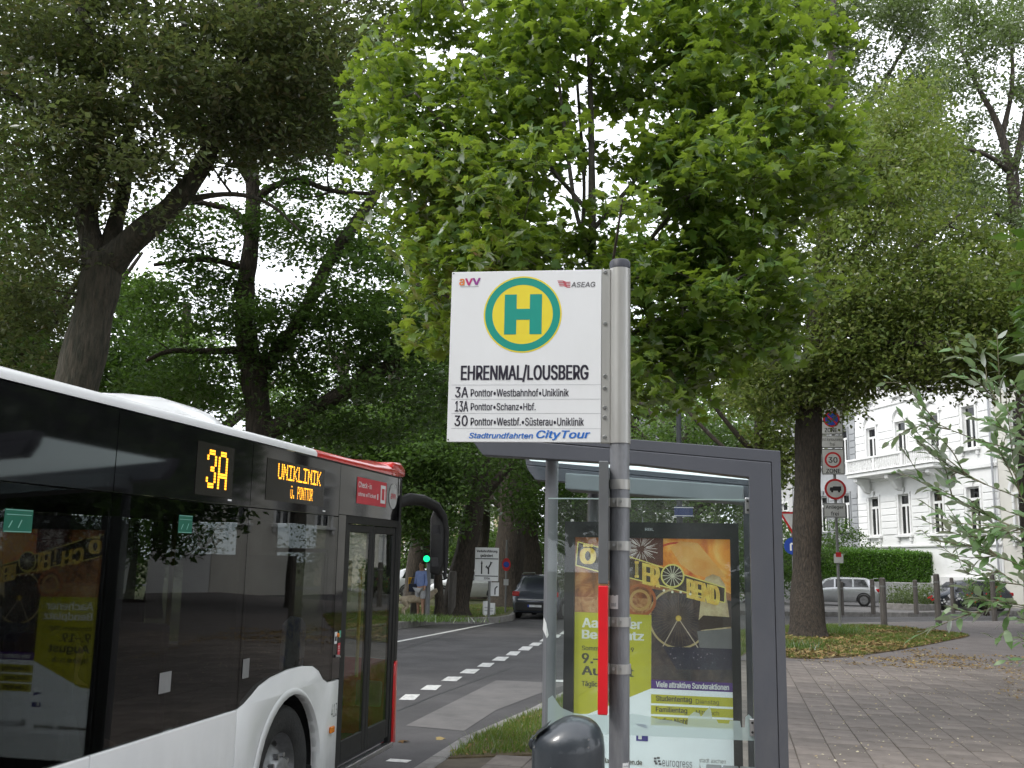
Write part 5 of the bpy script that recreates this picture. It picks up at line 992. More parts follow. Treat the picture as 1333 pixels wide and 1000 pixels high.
# front: curved lower bumper (red), windscreen, cantrail
fp=[(-.10,0.0),(-.03,.03),(.06,.12),(.12,.28),(.18,.6),(.22,1.275)]; fp=fp+[(x,BW-y) for x,y in fp[::-1][1:]]
def frontpart(z0,z1,name,m,inset=0,s0=0,s1=0):
    n=len(fp); mb=MB(); mb.add([(x-inset+s0,y,z0) for x,y in fp]+[(x-inset+s1,y,z1) for x,y in fp],[(k,k+1,n+k+1,n+k) for k in range(n-1)]); return mb.build(name,m,bus,smooth='all')
frontpart(.30,1.05,'front_bumper',M_busr,0,-.03,0)
frontpart(1.055,2.30,'windscreen',M_bglass,0,0,-.04)
frontpart(2.305,2.75,'front_header',M_blk,0,-.04,-.06)
MB().box(-.10,-.04,.0,.05,1.056,2.735).build('corner_post',M_blkm,bus,bevel=.01)
MB().prism([(-.098,.34),(-.098,1.02),(-.06,1.05),(.05,1.05),(.07,.9),(.06,.45),(.02,.32)],lambda x,z:(x,-.014+max(0,x)*.5,z),lambda x,z:(x,.10,z)).build('bumper_corner',M_busr,bus,bevel=.012,smooth=True)
MB().box(-.05,-.0,.004,.05,1.055,2.30).build('corner_post',M_blkm,bus,bevel=.01)
MB().box(-BL-.02,-BL,0,BW,.34,2.74).build('rear_wall',M_busw,bus,bevel=.01)
MB().box(.05,.13,.16,.42,.62,.85).build('headlight',M_steel,bus,bevel=.02)
MB().box(.05,.13,BW-.42,BW-.16,.62,.85).build('headlight',M_steel,bus,bevel=.02)
# front door: two leaves
dr=MB().box(-1.455,-1.40,.004,.05,.34,2.33).box(-.16,-.10,.004,.05,.34,2.33).box(-1.40,-.16,.004,.05,2.27,2.33).build('door_frame',M_blkm,bus)
for a,b in ((-1.395,-.785),(-.775,-.165)):
    lf=MB().box(a,a+.065,.012,.045,.40,2.265).box(b-.065,b,.012,.045,.40,2.265).box(a+.065,b-.065,.012,.045,.40,.56).box(a+.065,b-.065,.012,.045,2.20,2.265).build('door_leaf',M_blkm,bus,bevel=.006,bseg=1)
    MB().box(a+.066,b-.066,.020,.030,.561,2.199).build('door_glass',M_dglass,lf)
    MB().tube([(b-.10 if a<-1 else a+.10,.07,1.0),(b-.10 if a<-1 else a+.10,.07,1.9)],.015,8).build('door_handle',M_pole,lf,smooth=True)
MB().box(-1.46,-.08,-.012,.06,.30,.345).build('door_sill',M_steel,bus,bevel=.006)
MB().box(-1.615,-1.462,.003,.05,1.06,2.33).build('door_pillar',M_blk,bus)
# interior
MB().box(-BL+.1,-.1,.05,BW-.05,.36,.40).build('floor',M_inter,bus)
MB().box(-BL+.1,-.1,.06,BW-.06,2.32,2.36).build('ceiling',M_inter,bus)
MB().box(-1.66,-1.60,.35,1.3,.41,2.0).build('partition',M_inter,bus)
M_ws=mat('cab_dark',(.02,.02,.02),.7)
MB().box(-.35,-.02,.5,BW-.1,.41,1.15).build('dashboard',M_ws,bus,bevel=.03)
def seatobj(x,y,rot=1):
    s=MB().box(x-.22,x+.22,y-.2,y+.2,.85,.93).build('seat',M_seat,bus,bevel=.03)
    MB().box(x-.26,x-.20,y-.2,y+.2,.93,1.62).build('seat_back',M_seat,s,bevel=.03)
    MB().box(x-.05,x+.05,y-.05,y+.05,.41,.849).build('seat_post',M_inter,s)
for x in (-3.6,-4.45,-5.3,-6.1,-7.4): 
    for y in (.32,.78,1.75,2.2): seatobj(x,y)
seatobj(-1.3,1.9)
for x in (-3.0,-4.9,-6.7): MB().tube([(x,.62,.41),(x,.62,2.32)],.017,8).build('grab_rail',M_pole,bus,smooth=True)
# wheels
def wheel(cx,y,par,r=.475,w=.28,sgn=1):
    wh=bpy.data.objects.new('wheel',None); COL.objects.link(wh); wh.parent=par; wh.location=(cx,y,r-cx*.0108)
    pr=[(r*.60,0.02),(r*.66,-.005),(r*.90,-.012),(r*.975,.012),(r,.05),(r,w-.03),(r*.9,w)]
    n=40; vs=[];fs=[]
    for (rr,yy) in pr:
        for k in range(n): a=2*math.pi*k/n; vs.append((rr*math.cos(a),yy*sgn,rr*math.sin(a)))
    for i in range(len(pr)-1):
        for k in range(n): fs.append((i*n+k,i*n+(k+1)%n,(i+1)*n+(k+1)%n,(i+1)*n+k))
    MB().add(vs,fs).build('tyre',M_tyre,wh,smooth='all')
    pr=[(r*.61,.02),(r*.585,.03),(r*.54,.10),(r*.46,.13),(r*.33,.035),(r*.28,.03),(r*.26,.0),(r*.24,-.015),(r*.12,-.02),(0.005,-.02)]
    vs=[];fs=[]
    for (rr,yy) in pr:
        for k in range(n): a=2*math.pi*k/n; vs.append((rr*math.cos(a),yy*sgn,rr*math.sin(a)))
    for i in range(len(pr)-1):
        for k in range(n): fs.append((i*n+k,i*n+(k+1)%n,(i+1)*n+(k+1)%n,(i+1)*n+k))
    rm=MB().add(vs,fs).build('rim',M_rim,wh,smooth='all')
    for k in range(10):
        a=2*math.pi*k/10
        MB().tube([(r*.30*math.cos(a),.035*sgn,r*.30*math.sin(a)),(r*.30*math.cos(a),-.004*sgn,r*.30*math.sin(a))],.017,6).build('wheel_nut',M_steel,wh)
        a+=.3
        MB().disc(0,0,1,lambda x,z:(r*.505*math.cos(a)+x*.026,(.108)*sgn,r*.505*math.sin(a)+z*.026),n=10).build('hand_hole',M_blkm,wh,fixn=False)
    return wh
wheel(AX1,.055,bus); wheel(AX2,.055,bus); wheel(AX1,BW-.055,bus,sgn=-1); wheel(AX2,BW-.055,bus,sgn=-1)
# LED displays (dot matrix)
GL={'U':["10001"]*6+["01110"],'N':["10001","11001","10101","10101","10011","10001","10001"],'I':["11111","00100","00100","00100","00100","00100","11111"],
'K':["10001","10010","10100","11000","10100","10010","10001"],'L':["10000"]*6+["11111"],'P':["11110","10001","10001","11110","10000","10000","10000"],
'O':["01110","10001","10001","10001","10001","10001","01110"],'T':["11111"]+["00100"]*6,'R':["11110","10001","10001","11110","10100","10010","10001"],
'.':["00000"]*5+["01100","01100"],'Y':["01010","00000","10001","10001","10001","10001","01110"],'3':["01110","10001","00001","00110","00001","10001","01110"],'A':["01110","10001","10001","10001","11111","10001","10001"],' ':["00000"]*7}
def led(s,x0,x1,z0,z1,yrep=1,xs=1):
    cols=len(s)*6-1; mb=MB(); dx=(x1-x0)/cols; rows=7*yrep; dz=(z1-z0)/rows
    for i,ch in enumerate(s):
        for r,row in enumerate(GL[ch]):
            for c,b in enumerate(row):
                if b=='1':
                    for q in range(yrep):
                        for p in range(xs):
                            cx=x0+(i*6+c+(p+.5)/xs)*dx; cz=z1-(r*yrep+q+.5)*dz
                            mb.add([(cx-dx/xs*.36,-.0005,cz-dz*.38),(cx+dx/xs*.36,-.0005,cz-dz*.38),(cx+dx/xs*.36,-.0005,cz+dz*.38),(cx-dx/xs*.36,-.0005,cz+dz*.38)],[(0,1,2,3)])
    return mb
M_ledbg=mat('display_field',(.010,.008,.006),.25)
d1=glaz(-3.87,-3.42,2.355,2.665,'line_number_display',M_ledbg,y=.0015,th=.001)
led('3A',-3.755,-3.50,2.40,2.63,2,2).build('led_dots',M_led,d1,fixn=False,kind='stuff')
d2=glaz(-2.95,-1.95,2.375,2.655,'destination_display',M_ledbg,y=.0015,th=.001)
led('UNIKLINIK',-2.78,-2.03,2.525,2.635,1,1).build('led_dots',M_led,d2,fixn=False,kind='stuff')
led('Y. PONTTOR',-2.56,-2.17,2.405,2.495,1,1).build('led_dots',M_led,d2,fixn=False,kind='stuff')
FS=lambda x,z:(x,.0005,z); FS2=lambda x,z:(x,-.0012,z)
def plate(x0,x1,z0,z1,name,m,fn=FS,par=None,r=0): 
    return MB().flat([(x0,z0),(x1,z0),(x1,z1),(x0,z1)],fn).build(name,m,par or bus,fixn=False)
for x in (-3.44,-1.93): plate(x-.03,x+.02,2.338,2.348,'maker_badge',M_whi)
ad=plate(-1.25,-.50,2.44,2.66,'advert_panel',M_redp)
text('Check-in','lettering',M_whi,ad,-1.22,-.90,2.575,2.625,FS2,bold=.02); text('ohne eTicket ∨','lettering',M_whi,ad,-1.22,-.72,2.495,2.545,FS2,bold=.02)
plate(-.66,-.53,2.47,2.63,'advert_picture',M_whi,FS2,ad)
plate(-.63,-.56,2.50,2.60,'advert_picture',M_redp,lambda x,z:(x,-.002,z),ad)
MB().disc(-.305,2.55,.115,FS,n=28).build('logo_disc',mat('logo_grey',(.55,.55,.55),.5),bus,fixn=False)
text('avv','lettering',M_redp,bus,-.375,-.235,2.525,2.575,FS2,bold=.03)
for a,b,c,d in ((-5.42,-5.24,2.10,2.20),(-4.02,-3.87,2.13,2.23)):
    q=plate(a,b,c,d,'green_sticker',M_grn,lambda x,z:(x,.002,z))
    MB().line(a+.01,d-.024,b-.01,d-.024,.003,FS).line(a+.004,c+.004,b-.004,c+.004,.003,FS).line(a+.004,d-.004,b-.004,d-.004,.003,FS).line(a+.03,c+.02,a+.05,c+.05,.006,FS).line(a+.09,c+.02,a+.11,c+.055,.006,FS).build('sticker_print',mat('sticker_pale',(.25,.5,.42),.5),q,fixn=False)
# stickers and button beside the door
q=plate(-1.600,-1.545,1.33,1.42,'camera_sticker',M_whi,lambda x,z:(x,-.0005,z)); plate(-1.59,-1.555,1.35,1.385,'sticker_print',M_blackp,FS2,q)
q=plate(-1.505,-1.468,1.37,1.425,'door_sticker',mat('sticker_mint',(.12,.45,.32),.5),lambda x,z:(x,-.0005,z))
q=plate(-1.525,-1.47,1.24,1.33,'warning_sticker',M_redp,lambda x,z:(x,-.0005,z)); MB().line(-1.515,1.305,-1.48,1.305,.005,FS2).line(-1.515,1.29,-1.48,1.29,.005,FS2).line(-1.515,1.27,-1.48,1.27,.005,FS2).build('sticker_print',M_whi,q,fixn=False)
MB().tube([(-1.535,.002,1.392),(-1.535,-.012,1.392)],.016,14).build('door_button',M_org,bus,smooth=True)
MB().tube([(-1.56,.0,1.235),(-1.535,-.02,1.235),(-1.52,-.02,1.225)],.010,6).build('key_lock',M_steel,bus)
text('413','lettering',mat('print_grey',(.20,.20,.20),.6),bus,-1.60,-1.48,.775,.875,FS2,shear=0,bold=0)
sm=MB().box(-1.63,-1.55,-.02,-.001,.665,.715).build('side_marker_lamp',M_org,bus,bevel=.008)
plate(-4.10,-3.98,1.27,1.38,'pale_sticker',mat('sticker_haze',(.20,.20,.20),.6)); plate(-3.13,-3.04,1.24,1.36,'pale_sticker',mat('sticker_haze',(.2,.2,.2),.6))
# mirror on its arm at the front corner
ar=MB().tube([(-.02,.05,2.50),(.12,-.02,2.55),(.30,-.10,2.55),(.46,-.19,2.50),(.53,-.25,2.40),(.56,-.275,2.25),(.57,-.28,1.95),(.56,-.275,1.80)],[.05,.06,.055,.05,.04,.03,.022,.015],10).build('mirror_arm',M_blkm,bus,smooth=True)
mh=MB().prism([(-.075,1.84),(.055,1.82),(.10,1.94),(.10,2.36),(.05,2.46),(-.05,2.47),(-.09,2.38)],lambda x,z:(.56+x*.12-.06,-.19-x*.75,z),lambda x,z:(.56+x*.12+.10,-.18-x*.65,z)).build('mirror_housing',M_blkm,ar,bevel=.025,bseg=3,smooth=True)
M_mirr=mat('mirror_glass',(.7,.7,.7),.02,metal=1)
MB().flat([(-.045,2.10),(.06,2.10),(.06,2.32),(-.045,2.32)],lambda x,z:(.505+x*.12-(z-2.06)*.38+.06,-.19-x*.73,z)).build('mirror_glass',M_mirr,ar,fixn=False)
MB().flat([(-.045,1.88),(.05,1.88),(.05,2.0),(-.045,2.0)],lambda x,z:(.485+x*.12-(z-1.94)*.5,-.19-x*.73,z)).build('mirror_glass',M_mirr,ar,fixn=False)
# bag with blue print behind the driver's window
M_bag=mat('bag_print',(.62,.64,.68),.8,c2=(.15,.28,.60),scale=9,lo=.52,hi=.60)
bg_=MB().prism([(-2.44,1.22),(-2.07,1.14),(-2.04,1.50),(-2.14,1.56),(-2.3,1.58),(-2.42,1.53)],lambda x,z:(x,.045,z),lambda x,z:(x,.075,z)).build('tote_bag',M_bag,None,bevel=.012)
bg_.matrix_world=Matrix.Translation(Vector(F0))@Matrix.Rotation(R(78),4,'Z')@Matrix.Rotation(-R(.62),4,'Y'); tag(bg_,'white bag with blue print leaning inside the driver window of the bus','bag')
t_=text('ACTI','lettering',M_blackp,bg_,-2.25,-2.06,1.20,1.27,lambda x,z:(x,.043,z),bold=.03,shear=.2)

# ================================================================ BUS STOP SIGN
M_alu=mat('aluminium',(.50,.495,.47),.42,metal=.55,c2=(.42,.41,.39),scale=3,stretch=(6,6,.6))
M_galv=mat('galvanised',(.27,.275,.29),.5,metal=.45,c2=(.17,.175,.19),scale=6,bump=.15,bscale=60,stretch=(4,4,.8))
M_signw=mat('sign_white',(.80,.81,.82),.35,c2=(.775,.785,.80),scale=2)
grime(M_signw,1.9,2.95,.16,9,(.45,.46,.42)); M_teal=mat('sign_green',(.008,.30,.235),.45,c2=(.008,.28,.22)); M_yel=mat('sign_yellow',(.80,.66,.045),.45,c2=(.77,.63,.04))
M_ink=mat('sign_ink',(.018,.014,.03),.5); M_blue=mat('sign_blue',(.02,.16,.58),.45); M_lgrey=mat('sign_rule',(.50,.51,.53),.5)
PX,PY=.340,3.10
stop=thing('bus_stop_sign',(PX,PY,0),R(-7.7),'white bus stop sign with green and yellow H on a grey steel pole','sign')
MB().tube([(0,0,-.02),(0,0,2.13)],.0305,28).build('pole',M_galv,stop,smooth=True)
MB().tube([(0,0,1.985),(0,0,2.015)],.0325,28).build('pole_collar',M_alu,stop,smooth=True)
MB().tube([(0,0,2.128),(0,0,2.692)],.0335,32).box(-.062,-.028,-.012,.012,2.13,2.69).build('sleeve',M_alu,stop,smooth=True)
MB().tube([(0,0,2.6925),(0,0,2.715),(0,0,2.722)],[.0335,.0335,.028],28).build('cap',mat('dark_cap',(.035,.037,.05),.5),stop,smooth=True)
sp=MB().box(-.546,-.058,-.020,-.0125,2.129,2.688).build('sign_panel',M_signw,stop,bevel=.0015)
MB().box(-.0575,-.030,-.0175,-.0125,2.129,2.688).build('flange',M_alu,stop,bevel=.001)
for fz in (.985,.682,.378,.308,.198,.142,.032):
    MB().tube([(-.046,-.018,2.129+fz*.559),(-.046,-.0225,2.129+fz*.559)],[.0068,.0045],12).build('screw',M_steel,stop,smooth=True)
for x,z in ((-.540,2.683),(-.541,2.136)): MB().tube([(x,-.0201,z),(x,-.0215,z)],.0022,8).build('rivet',M_blkm,sp)
# coordinates on the panel: measured in a 1037x1000 view of it
def SX(X,Y): 
    l=110-(Y-100)/812*25; r=827; return -.546+(X-l)/(r-l)*.488
def SZ(X,Y):
    t=100-(X-110)/717*14; b=912; return 2.688-(Y-t)/(b-t)*.559
def SF(off): return lambda x,z:(x,-.020-off,z)
def srect(X0,Y0,X1,Y1,name,m,off=.0006):
    x0,x1,z0,z1=SX(X0,Y1),SX(X1,Y1),SZ(X0,Y1),SZ(X0,Y0)
    return MB().flat([(x0,z0),(x1,z0),(x1,z1),(x0,z1)],SF(off)).build(name,m,sp,fixn=False)
def stext(s,X0,Y0,X1,Y1,m,bold=0,shear=0,off=.0012):
    Xm=(X0+X1)/2; return text(s,'lettering',m,sp,SX(X0,Y0),SX(X1,Y0),SZ(Xm,Y1),SZ(Xm,Y0),SF(off),bold=bold,shear=shear)
cx,cz=SX(452,306),SZ(452,306); rr=.1265
MB().disc(cx,cz,rr,SF(.0006),n=72).build('roundel',M_yel,sp,fixn=False)
MB().disc(cx,cz,rr*.962,SF(.0009),n=72,r0=rr*.775).build('ring',M_teal,sp,fixn=False)
hw,hh,st_=.0605,.066,.0195*2
hx=SX(455,302)
MB().flat([(hx-hw,cz-hh),(hx-hw+st_,cz-hh),(hx-hw+st_,cz-.018),(hx+hw-st_,cz-.018),(hx+hw-st_,cz-hh),(hx+hw,cz-hh),(hx+hw,cz+hh),(hx+hw-st_,cz+hh),(hx+hw-st_,cz+.018),(hx-hw+st_,cz+.018),(hx-hw+st_,cz+hh),(hx-hw,cz+hh)],SF(.0012)).build('letter_h',M_teal,sp,fixn=False)
stext('a',146,133,172,166,mat('logo_orange',(.75,.22,.05),.5),bold=.045); stext('v',174,131,212,165,mat('logo_pink',(.55,.03,.20),.5),bold=.045); stext('v',210,129,250,163,mat('logo_purple',(.30,.04,.28),.5),bold=.045)
srect(150,170,240,174,'logo_line',M_lgrey)
stext('ASEAG',684,148,798,173,mat('sign_darkgrey',(.10,.10,.11),.5),bold=.01,shear=.15)
lg=MB()
for k in range(4):
    y=141+k*8; lg.flat([(SX(618+k*3,y),SZ(640,y)),(SX(645+k*3,y),SZ(640,y)),(SX(660+k*3,y+7),SZ(640,y+7)),(SX(680,y+7),SZ(640,y+7)),(SX(680,y+11),SZ(640,y+11)),(SX(655+k*3,y+11),SZ(640,y+11)),(SX(642+k*3,y+4),SZ(640,y+4)),(SX(620+k*3,y+4),SZ(640,y+4))],SF(.0008))
lg.build('logo_stripes',mat('logo_rose',(.60,.10,.13),.5),sp,fixn=False)
stext('EHRENMAL/LOUSBERG',155,548,768,630,M_ink,bold=.027)
for Y in (645,712,778,848): srect(107,Y,827,Y+1.6,'strip_joint',M_lgrey)
stext('3A',127,655,191,705,M_ink,bold=.018); stext('Ponttor•Westbahnhof•Uniklinik',203,662,675,699,M_ink,bold=.014)
stext('13A',127,721,191,771,M_ink,bold=.018); stext('Ponttor•Schanz•Hbf.',203,729,517,764,M_ink,bold=.014)
stext('30',124,788,189,838,M_ink,bold=.018); stext('Ponttor•Westbf.•Süsterau•Uniklinik',203,797,747,835,M_ink,bold=.014)
stext('Stadtrundfahrten',195,868,505,895,M_blue,bold=.03,shear=.22); stext('CityTour',520,856,778,902,M_blue,bold=.035,shear=.22)
# timetable cases on the left of the pole, seen edge-on, and their clamps
M_casegrey=mat('case_grey',(.13,.135,.14),.4,c2=(.11,.115,.12)); M_casered=mat('case_red',(.70,.012,.02),.35,c2=(.62,.01,.02))
M_paperd=mat('timetable_paper',(.30,.20,.16),.25,c2=(.22,.14,.11),scale=12)
def case(z0,z1,m,lab,backm):
    A=np.array([-.0435,-.155]); B=np.array([-.0385,.19]); t=(B-A)/np.linalg.norm(B-A); n=np.array([t[1],-t[0]])
    c=MB().prism([tuple(A-n*.014),tuple(A+n*.014),tuple(A+n*.014+t*.03),tuple(A-n*.014+t*.03)],lambda x,y:(x,y,z0),lambda x,y:(x,y,z1)).build('timetable_case',m,stop,bevel=.003,label=lab)
    MB().prism([tuple(A+t*.031-n*.012),tuple(A+t*.031+n*.010),tuple(B+n*.006),tuple(B-n*.012)],lambda x,y:(x,y,z0+.006),lambda x,y:(x,y,z1-.006)).build('case_body',backm,c,bevel=.003)
    return c
case(1.700,2.058,M_casegrey,'grey timetable case',M_casegrey); case(1.335,1.695,M_casered,'red edged timetable case',M_paperd)
for z in (1.944,1.813,1.587,1.450):
    cl=MB().tube([(0,0,z-.014),(0,0,z+.014)],.0345,24).box(-.058,-.030,-.028,-.0,z-.013,z+.013).build('clamp',M_alu,stop,smooth=True)
    for x in (-.030,-.006): MB().box(x-.0015,x+.0015,-.050,-.030,z-.013,z+.013).build('clamp_lug',M_alu,cl)
    for x in (-.045,-.016,.004): MB().tube([(x,-.033,z+.002),(x,-.044,z+.002)],.0045,8).build('clamp_bolt',M_steel,cl)
# torn white sticker on the pole, label near the bottom
def polepatch(a0,a1,z0,z1,name,m,r=.0312):
    n=6; mb=MB()
    for k in range(n):
        b0,b1=a0+(a1-a0)*k/n,a0+(a1-a0)*(k+1)/n
        dz0=.006*math.sin(k*3.1); mb.add([(r*math.sin(b0),-r*math.cos(b0),z0),(r*math.sin(b1),-r*math.cos(b1),z0),(r*math.sin(b1),-r*math.cos(b1),z1+dz0),(r*math.sin(b0),-r*math.cos(b0),z1+dz0)],[(0,1,2,3)])
    return mb.build(name,m,stop,fixn=False)
polepatch(-1.5,-.1,1.625,1.665,'torn_sticker',M_whi); polepatch(-.9,-.3,1.632,1.642,'sticker_print',M_lgrey,.0314)
polepatch(.35,1.1,1.10,1.185,'pole_label',M_whi); polepatch(.42,1.05,1.108,1.178,'pole_label_field',M_lgrey,.0313); polepatch(.47,1.0,1.113,1.173,'pole_label_field',M_whi,.0315)

# ================================================================ SHELTER
def opal(name):
    m,nt,o=newmat(name); t=nt.nodes.new('ShaderNodeBsdfTransparent'); t.inputs[0].default_value=(.9,.95,.95,1)
    tl=nt.nodes.new('ShaderNodeBsdfTranslucent'); tl.inputs[0].default_value=(.85,.92,.92,1); x=nt.nodes.new('ShaderNodeMixShader'); x.inputs[0].default_value=.75
    nt.links.new(t.outputs[0],x.inputs[1]); nt.links.new(tl.outputs[0],x.inputs[2]); nt.links.new(x.outputs[0],o.inputs[0]); return m
M_sh=mat('shelter_paint',(.082,.086,.102),.42,c2=(.070,.074,.088),scale=1.2,bump=.03,bscale=200)
M_sh2=mat('shelter_post',(.185,.19,.205),.4,c2=(.155,.16,.175),scale=2)
M_sglass=glass('shelter_glass',(.93,.96,.95),.01,1.45,dirt=.03)
M_frost=mat('frosted_print',(.55,.66,.65),.6,c2=(.50,.61,.60))
M_lpanel=mat('soffit_panel',(.20,.22,.23),.55,c2=(.17,.19,.20),scale=2)
grime(M_sh,-.2,2.6,.35,7,(.19,.185,.175)); grime(M_sh2,-.1,1.2,.4,9,(.12,.11,.10)); sh=thing('bus_shelter',(1.52,5.60,0),R(-12),'grey framed glass bus shelter with a flat roof and round front posts','bus shelter')
def portal(y0,y1,tail=0):
    # inner face polygon
    MB().prism([(-.052,-.02),(-.052,2.345),(-1.80,2.505),(-1.785,2.47),(-1.725,2.392),(-.80,2.335),(-.176,2.262),(-.176,-.02)],lambda x,z:(x,y0,z),lambda x,z:(x,y1,z)).build('portal_frame',M_sh,sh,bevel=.004)
    MB().prism([(0,-.02),(0,2.412),(-1.81,2.566),(-1.80,2.508),(-.049,2.348),(-.049,-.02)],lambda x,z:(x,y0+.003,z),lambda x,z:(x,y1,z)).build('portal_trim',M_sh,sh,bevel=.004)
portal(0,.12); portal(1.74,1.86)
rf=MB().prism([(-.10,2.405),(-1.76,2.548),(-1.76,2.538),(-.10,2.393)],lambda x,z:(x,.121,z),lambda x,z:(x,1.739,z)).build('roof_glass',opal('roof_glass_opal'),sh)
MB().prism([(-.176,2.21),(-.176,2.33),(-1.45,2.42),(-1.45,2.30)],lambda x,z:(x,1.45,z),lambda x,z:(x,1.735,z)).build('header_beam',M_lpanel,sh,bevel=.01)
MB().box(-.10,-.07,.121,1.739,.10,2.28).build('rear_glass',M_sglass,sh)
MB().box(-.12,-.05,.121,1.739,.02,.099).build('rear_glass_rail',M_sh,sh,bevel=.004)
for x,y in ((-1.33,.16),(-1.30,1.93)):
    MB().tube([(x,y,-.02),(x,y,2.372 if y<1 else 2.36)],.039,24).build('post',M_sh2,sh,smooth=True)
gp=MB().box(-1.33,-.166,.045,.055,.12,2.135).build('end_glass',M_sglass,sh)
MB().box(-1.33,-.1665,.043,.057,2.1355,2.142).build('glass_edge',mat('glass_edge',(.35,.45,.43),.3),gp)
for z in (2.105,.905,.2): 
    b_=MB().box(-.20,-.150,.032,.0445,z-.045,z+.045).build('glass_bracket',M_steel,sh,bevel=.004)
    for dz in (-.025,.025): MB().tube([(-.185,.032,z+dz),(-.185,.026,z+dz)],.007,8).build('bracket_screw',M_blkm,b_)
sky_=[(262,860),(262,832),(276,822),(300,852),(310,858),(340,868),(380,872),(420,868),(425,858),(430,868),(470,872),(520,862),(560,866),(600,874),(640,876),(680,885),(683,862),(700,848),(715,852),(720,862),(733,845),(741,838),(745,830),(749,842),(753,866),(764,866),(770,876),(800,876),(803,867),(832,867),(835,884),(845,884),(848,856),(857,848),(866,856),(868,882),(878,886),(878,918),(262,924)]
def KX(zx): return -.164-(878-zx)*.00187
def KZ(zy): return .835+(918-zy)*.00195
_fr=MB().flat([(KX(a),KZ(b)) for a,b in sky_],lambda x,z:(x,.0435,z))
def frostglass():
    m,nt,o=newmat('frosted_skyline'); t=nt.nodes.new('ShaderNodeBsdfTransparent'); t.inputs[0].default_value=(.9,.95,.95,1)
    d=nt.nodes.new('ShaderNodeBsdfDiffuse'); d.inputs[0].default_value=(.62,.74,.74,1); x=nt.nodes.new('ShaderNodeMixShader'); x.inputs[0].default_value=.58
    tl=nt.nodes.new('ShaderNodeBsdfTranslucent'); tl.inputs[0].default_value=(.62,.74,.74,1); x2=nt.nodes.new('ShaderNodeMixShader'); x2.inputs[0].default_value=.5
    nt.links.new(d.outputs[0],x2.inputs[1]); nt.links.new(tl.outputs[0],x2.inputs[2])
    nt.links.new(t.outputs[0],x.inputs[1]); nt.links.new(x2.outputs[0],x.inputs[2]); nt.links.new(x.outputs[0],o.inputs[0]); return m
M_skyl=frostglass()
_fr.build('skyline_sticker',M_skyl,gp,fixn=False)
# small torn sticker on the round front post
MB().flat([(-.035,1.40),(-.01,1.35),(.0,1.37),(-.015,1.44),(-.03,1.47)],lambda x,z:(-1.33+x,.16-.0405,z-.02)).build('torn_sticker',M_whi,sh,fixn=False)
# bench at the back
bn=thing('shelter_bench',(1.52-.30*.978+.9*.208,5.6+.30*.208+.9*.978,0),R(-12),'narrow grey bench along the rear glass inside the shelter','bench')
for k in range(3): MB().box(-.16+k*.11,-.06+k*.11,-.55,.45,.44,.465).build('slat',M_sh2,bn,bevel=.006)
for y in (-.4,.3): MB().box(-.03,.03,y-.03,y+.03,0,.439).build('leg',M_sh,bn,bevel=.004)

# ================================================================ ADVERTISING DISPLAY
M_case=mat('display_case_black',(.012,.013,.014),.3,c2=(.018,.019,.02))
def gradmat(name,cols,scale,dist=2.0,stretch=(1,1,1),rough=.45):
    m,nt,o=newmat(name); b=nt.nodes.new('ShaderNodeBsdfPrincipled'); b.inputs['Roughness'].default_value=rough
    tc=nt.nodes.new('ShaderNodeTexCoord'); mp=nt.nodes.new('ShaderNodeMapping'); mp.inputs['Scale'].default_value=stretch
    n=nt.nodes.new('ShaderNodeTexNoise'); n.inputs['Scale'].default_value=scale; n.inputs['Detail'].default_value=5; n.inputs['Distortion'].default_value=dist
    r=nt.nodes.new('ShaderNodeValToRGB'); e=r.color_ramp.elements; e[0].color=(*cols[0],1); e[0].position=.3; e[1].color=(*cols[-1],1); e[1].position=.72
    for i,c in enumerate(cols[1:-1]): q=e.new(.3+.42*(i+1)/(len(cols)-1)); q.color=(*c,1)
    nt.links.new(tc.outputs['Object'],mp.inputs[0]); nt.links.new(mp.outputs[0],n.inputs[0]); nt.links.new(n.outputs['Fac'],r.inputs[0]); nt.links.new(r.outputs[0],b.inputs['Base Color']); nt.links.new(b.outputs[0],o.inputs[0]); return m
dp=thing('advertising_display',(1.52,5.60,0),R(-12),'black advertising case with a funfair poster at the far end of the shelter','display')
Y0=1.53
MB().box(-1.460,-1.386,Y0,Y0+.13,.05,2.07).box(-.277,-.217,Y0,Y0+.13,.05,2.07).box(-1.386,-.277,Y0,Y0+.13,1.957,2.07).box(-1.386,-.277,Y0,Y0+.13,.05,.16).build('case_frame',M_case,dp)
MB().box(-1.386,-.277,Y0+.05,Y0+.13,.16,1.957).build('case_back',M_case,dp)
po=MB().flat([(-1.386,.16),(-.277,.16),(-.277,1.957),(-1.386,1.957)],lambda x,z:(x,Y0+.040,z)).build('poster',mat('poster_white',(.66,.68,.70),.5,c2=(.62,.645,.665)),dp,fixn=False)
MB().box(-1.386,-.277,Y0+.006,Y0+.010,.16,1.957).build('case_glass',glass('case_glass',(.93,.95,.95),.01,1.45,dirt=.03),dp)
def QX(zx,zy=400): return -1.386+(zx-342)/(790+(zy-318)*.018-342)*1.109
def QZ(zy): return 1.957-(zy-318)*.002346
_lay=[0]
def QF():
    _lay[0]+=1; o=.0390-.0001*_lay[0]*2; return lambda x,z:(x,Y0+o,z)
def qp(pts,name,m): return MB().flat([(QX(a,b),QZ(b)) for a,b in pts],QF()).build(name,m,po,fixn=False)
def qt(s,x0,y0,x1,y1,m,bold=0,shear=0,rot=0):
    f=QF(); 
    fn=f if not rot else (lambda x,z,cx=QX(x0),cz=QZ(y1): f(x,z-math.tan(rot)*(x-cx)))
    return text(s,'lettering',m,po,QX(x0,y1),QX(x1,y1),QZ(y1),QZ(y0),fn,bold=bold,shear=shear)
M_pb=gradmat('poster_brown',[(.14,.04,.014),(.30,.10,.03),(.45,.22,.08)],9,1.5)
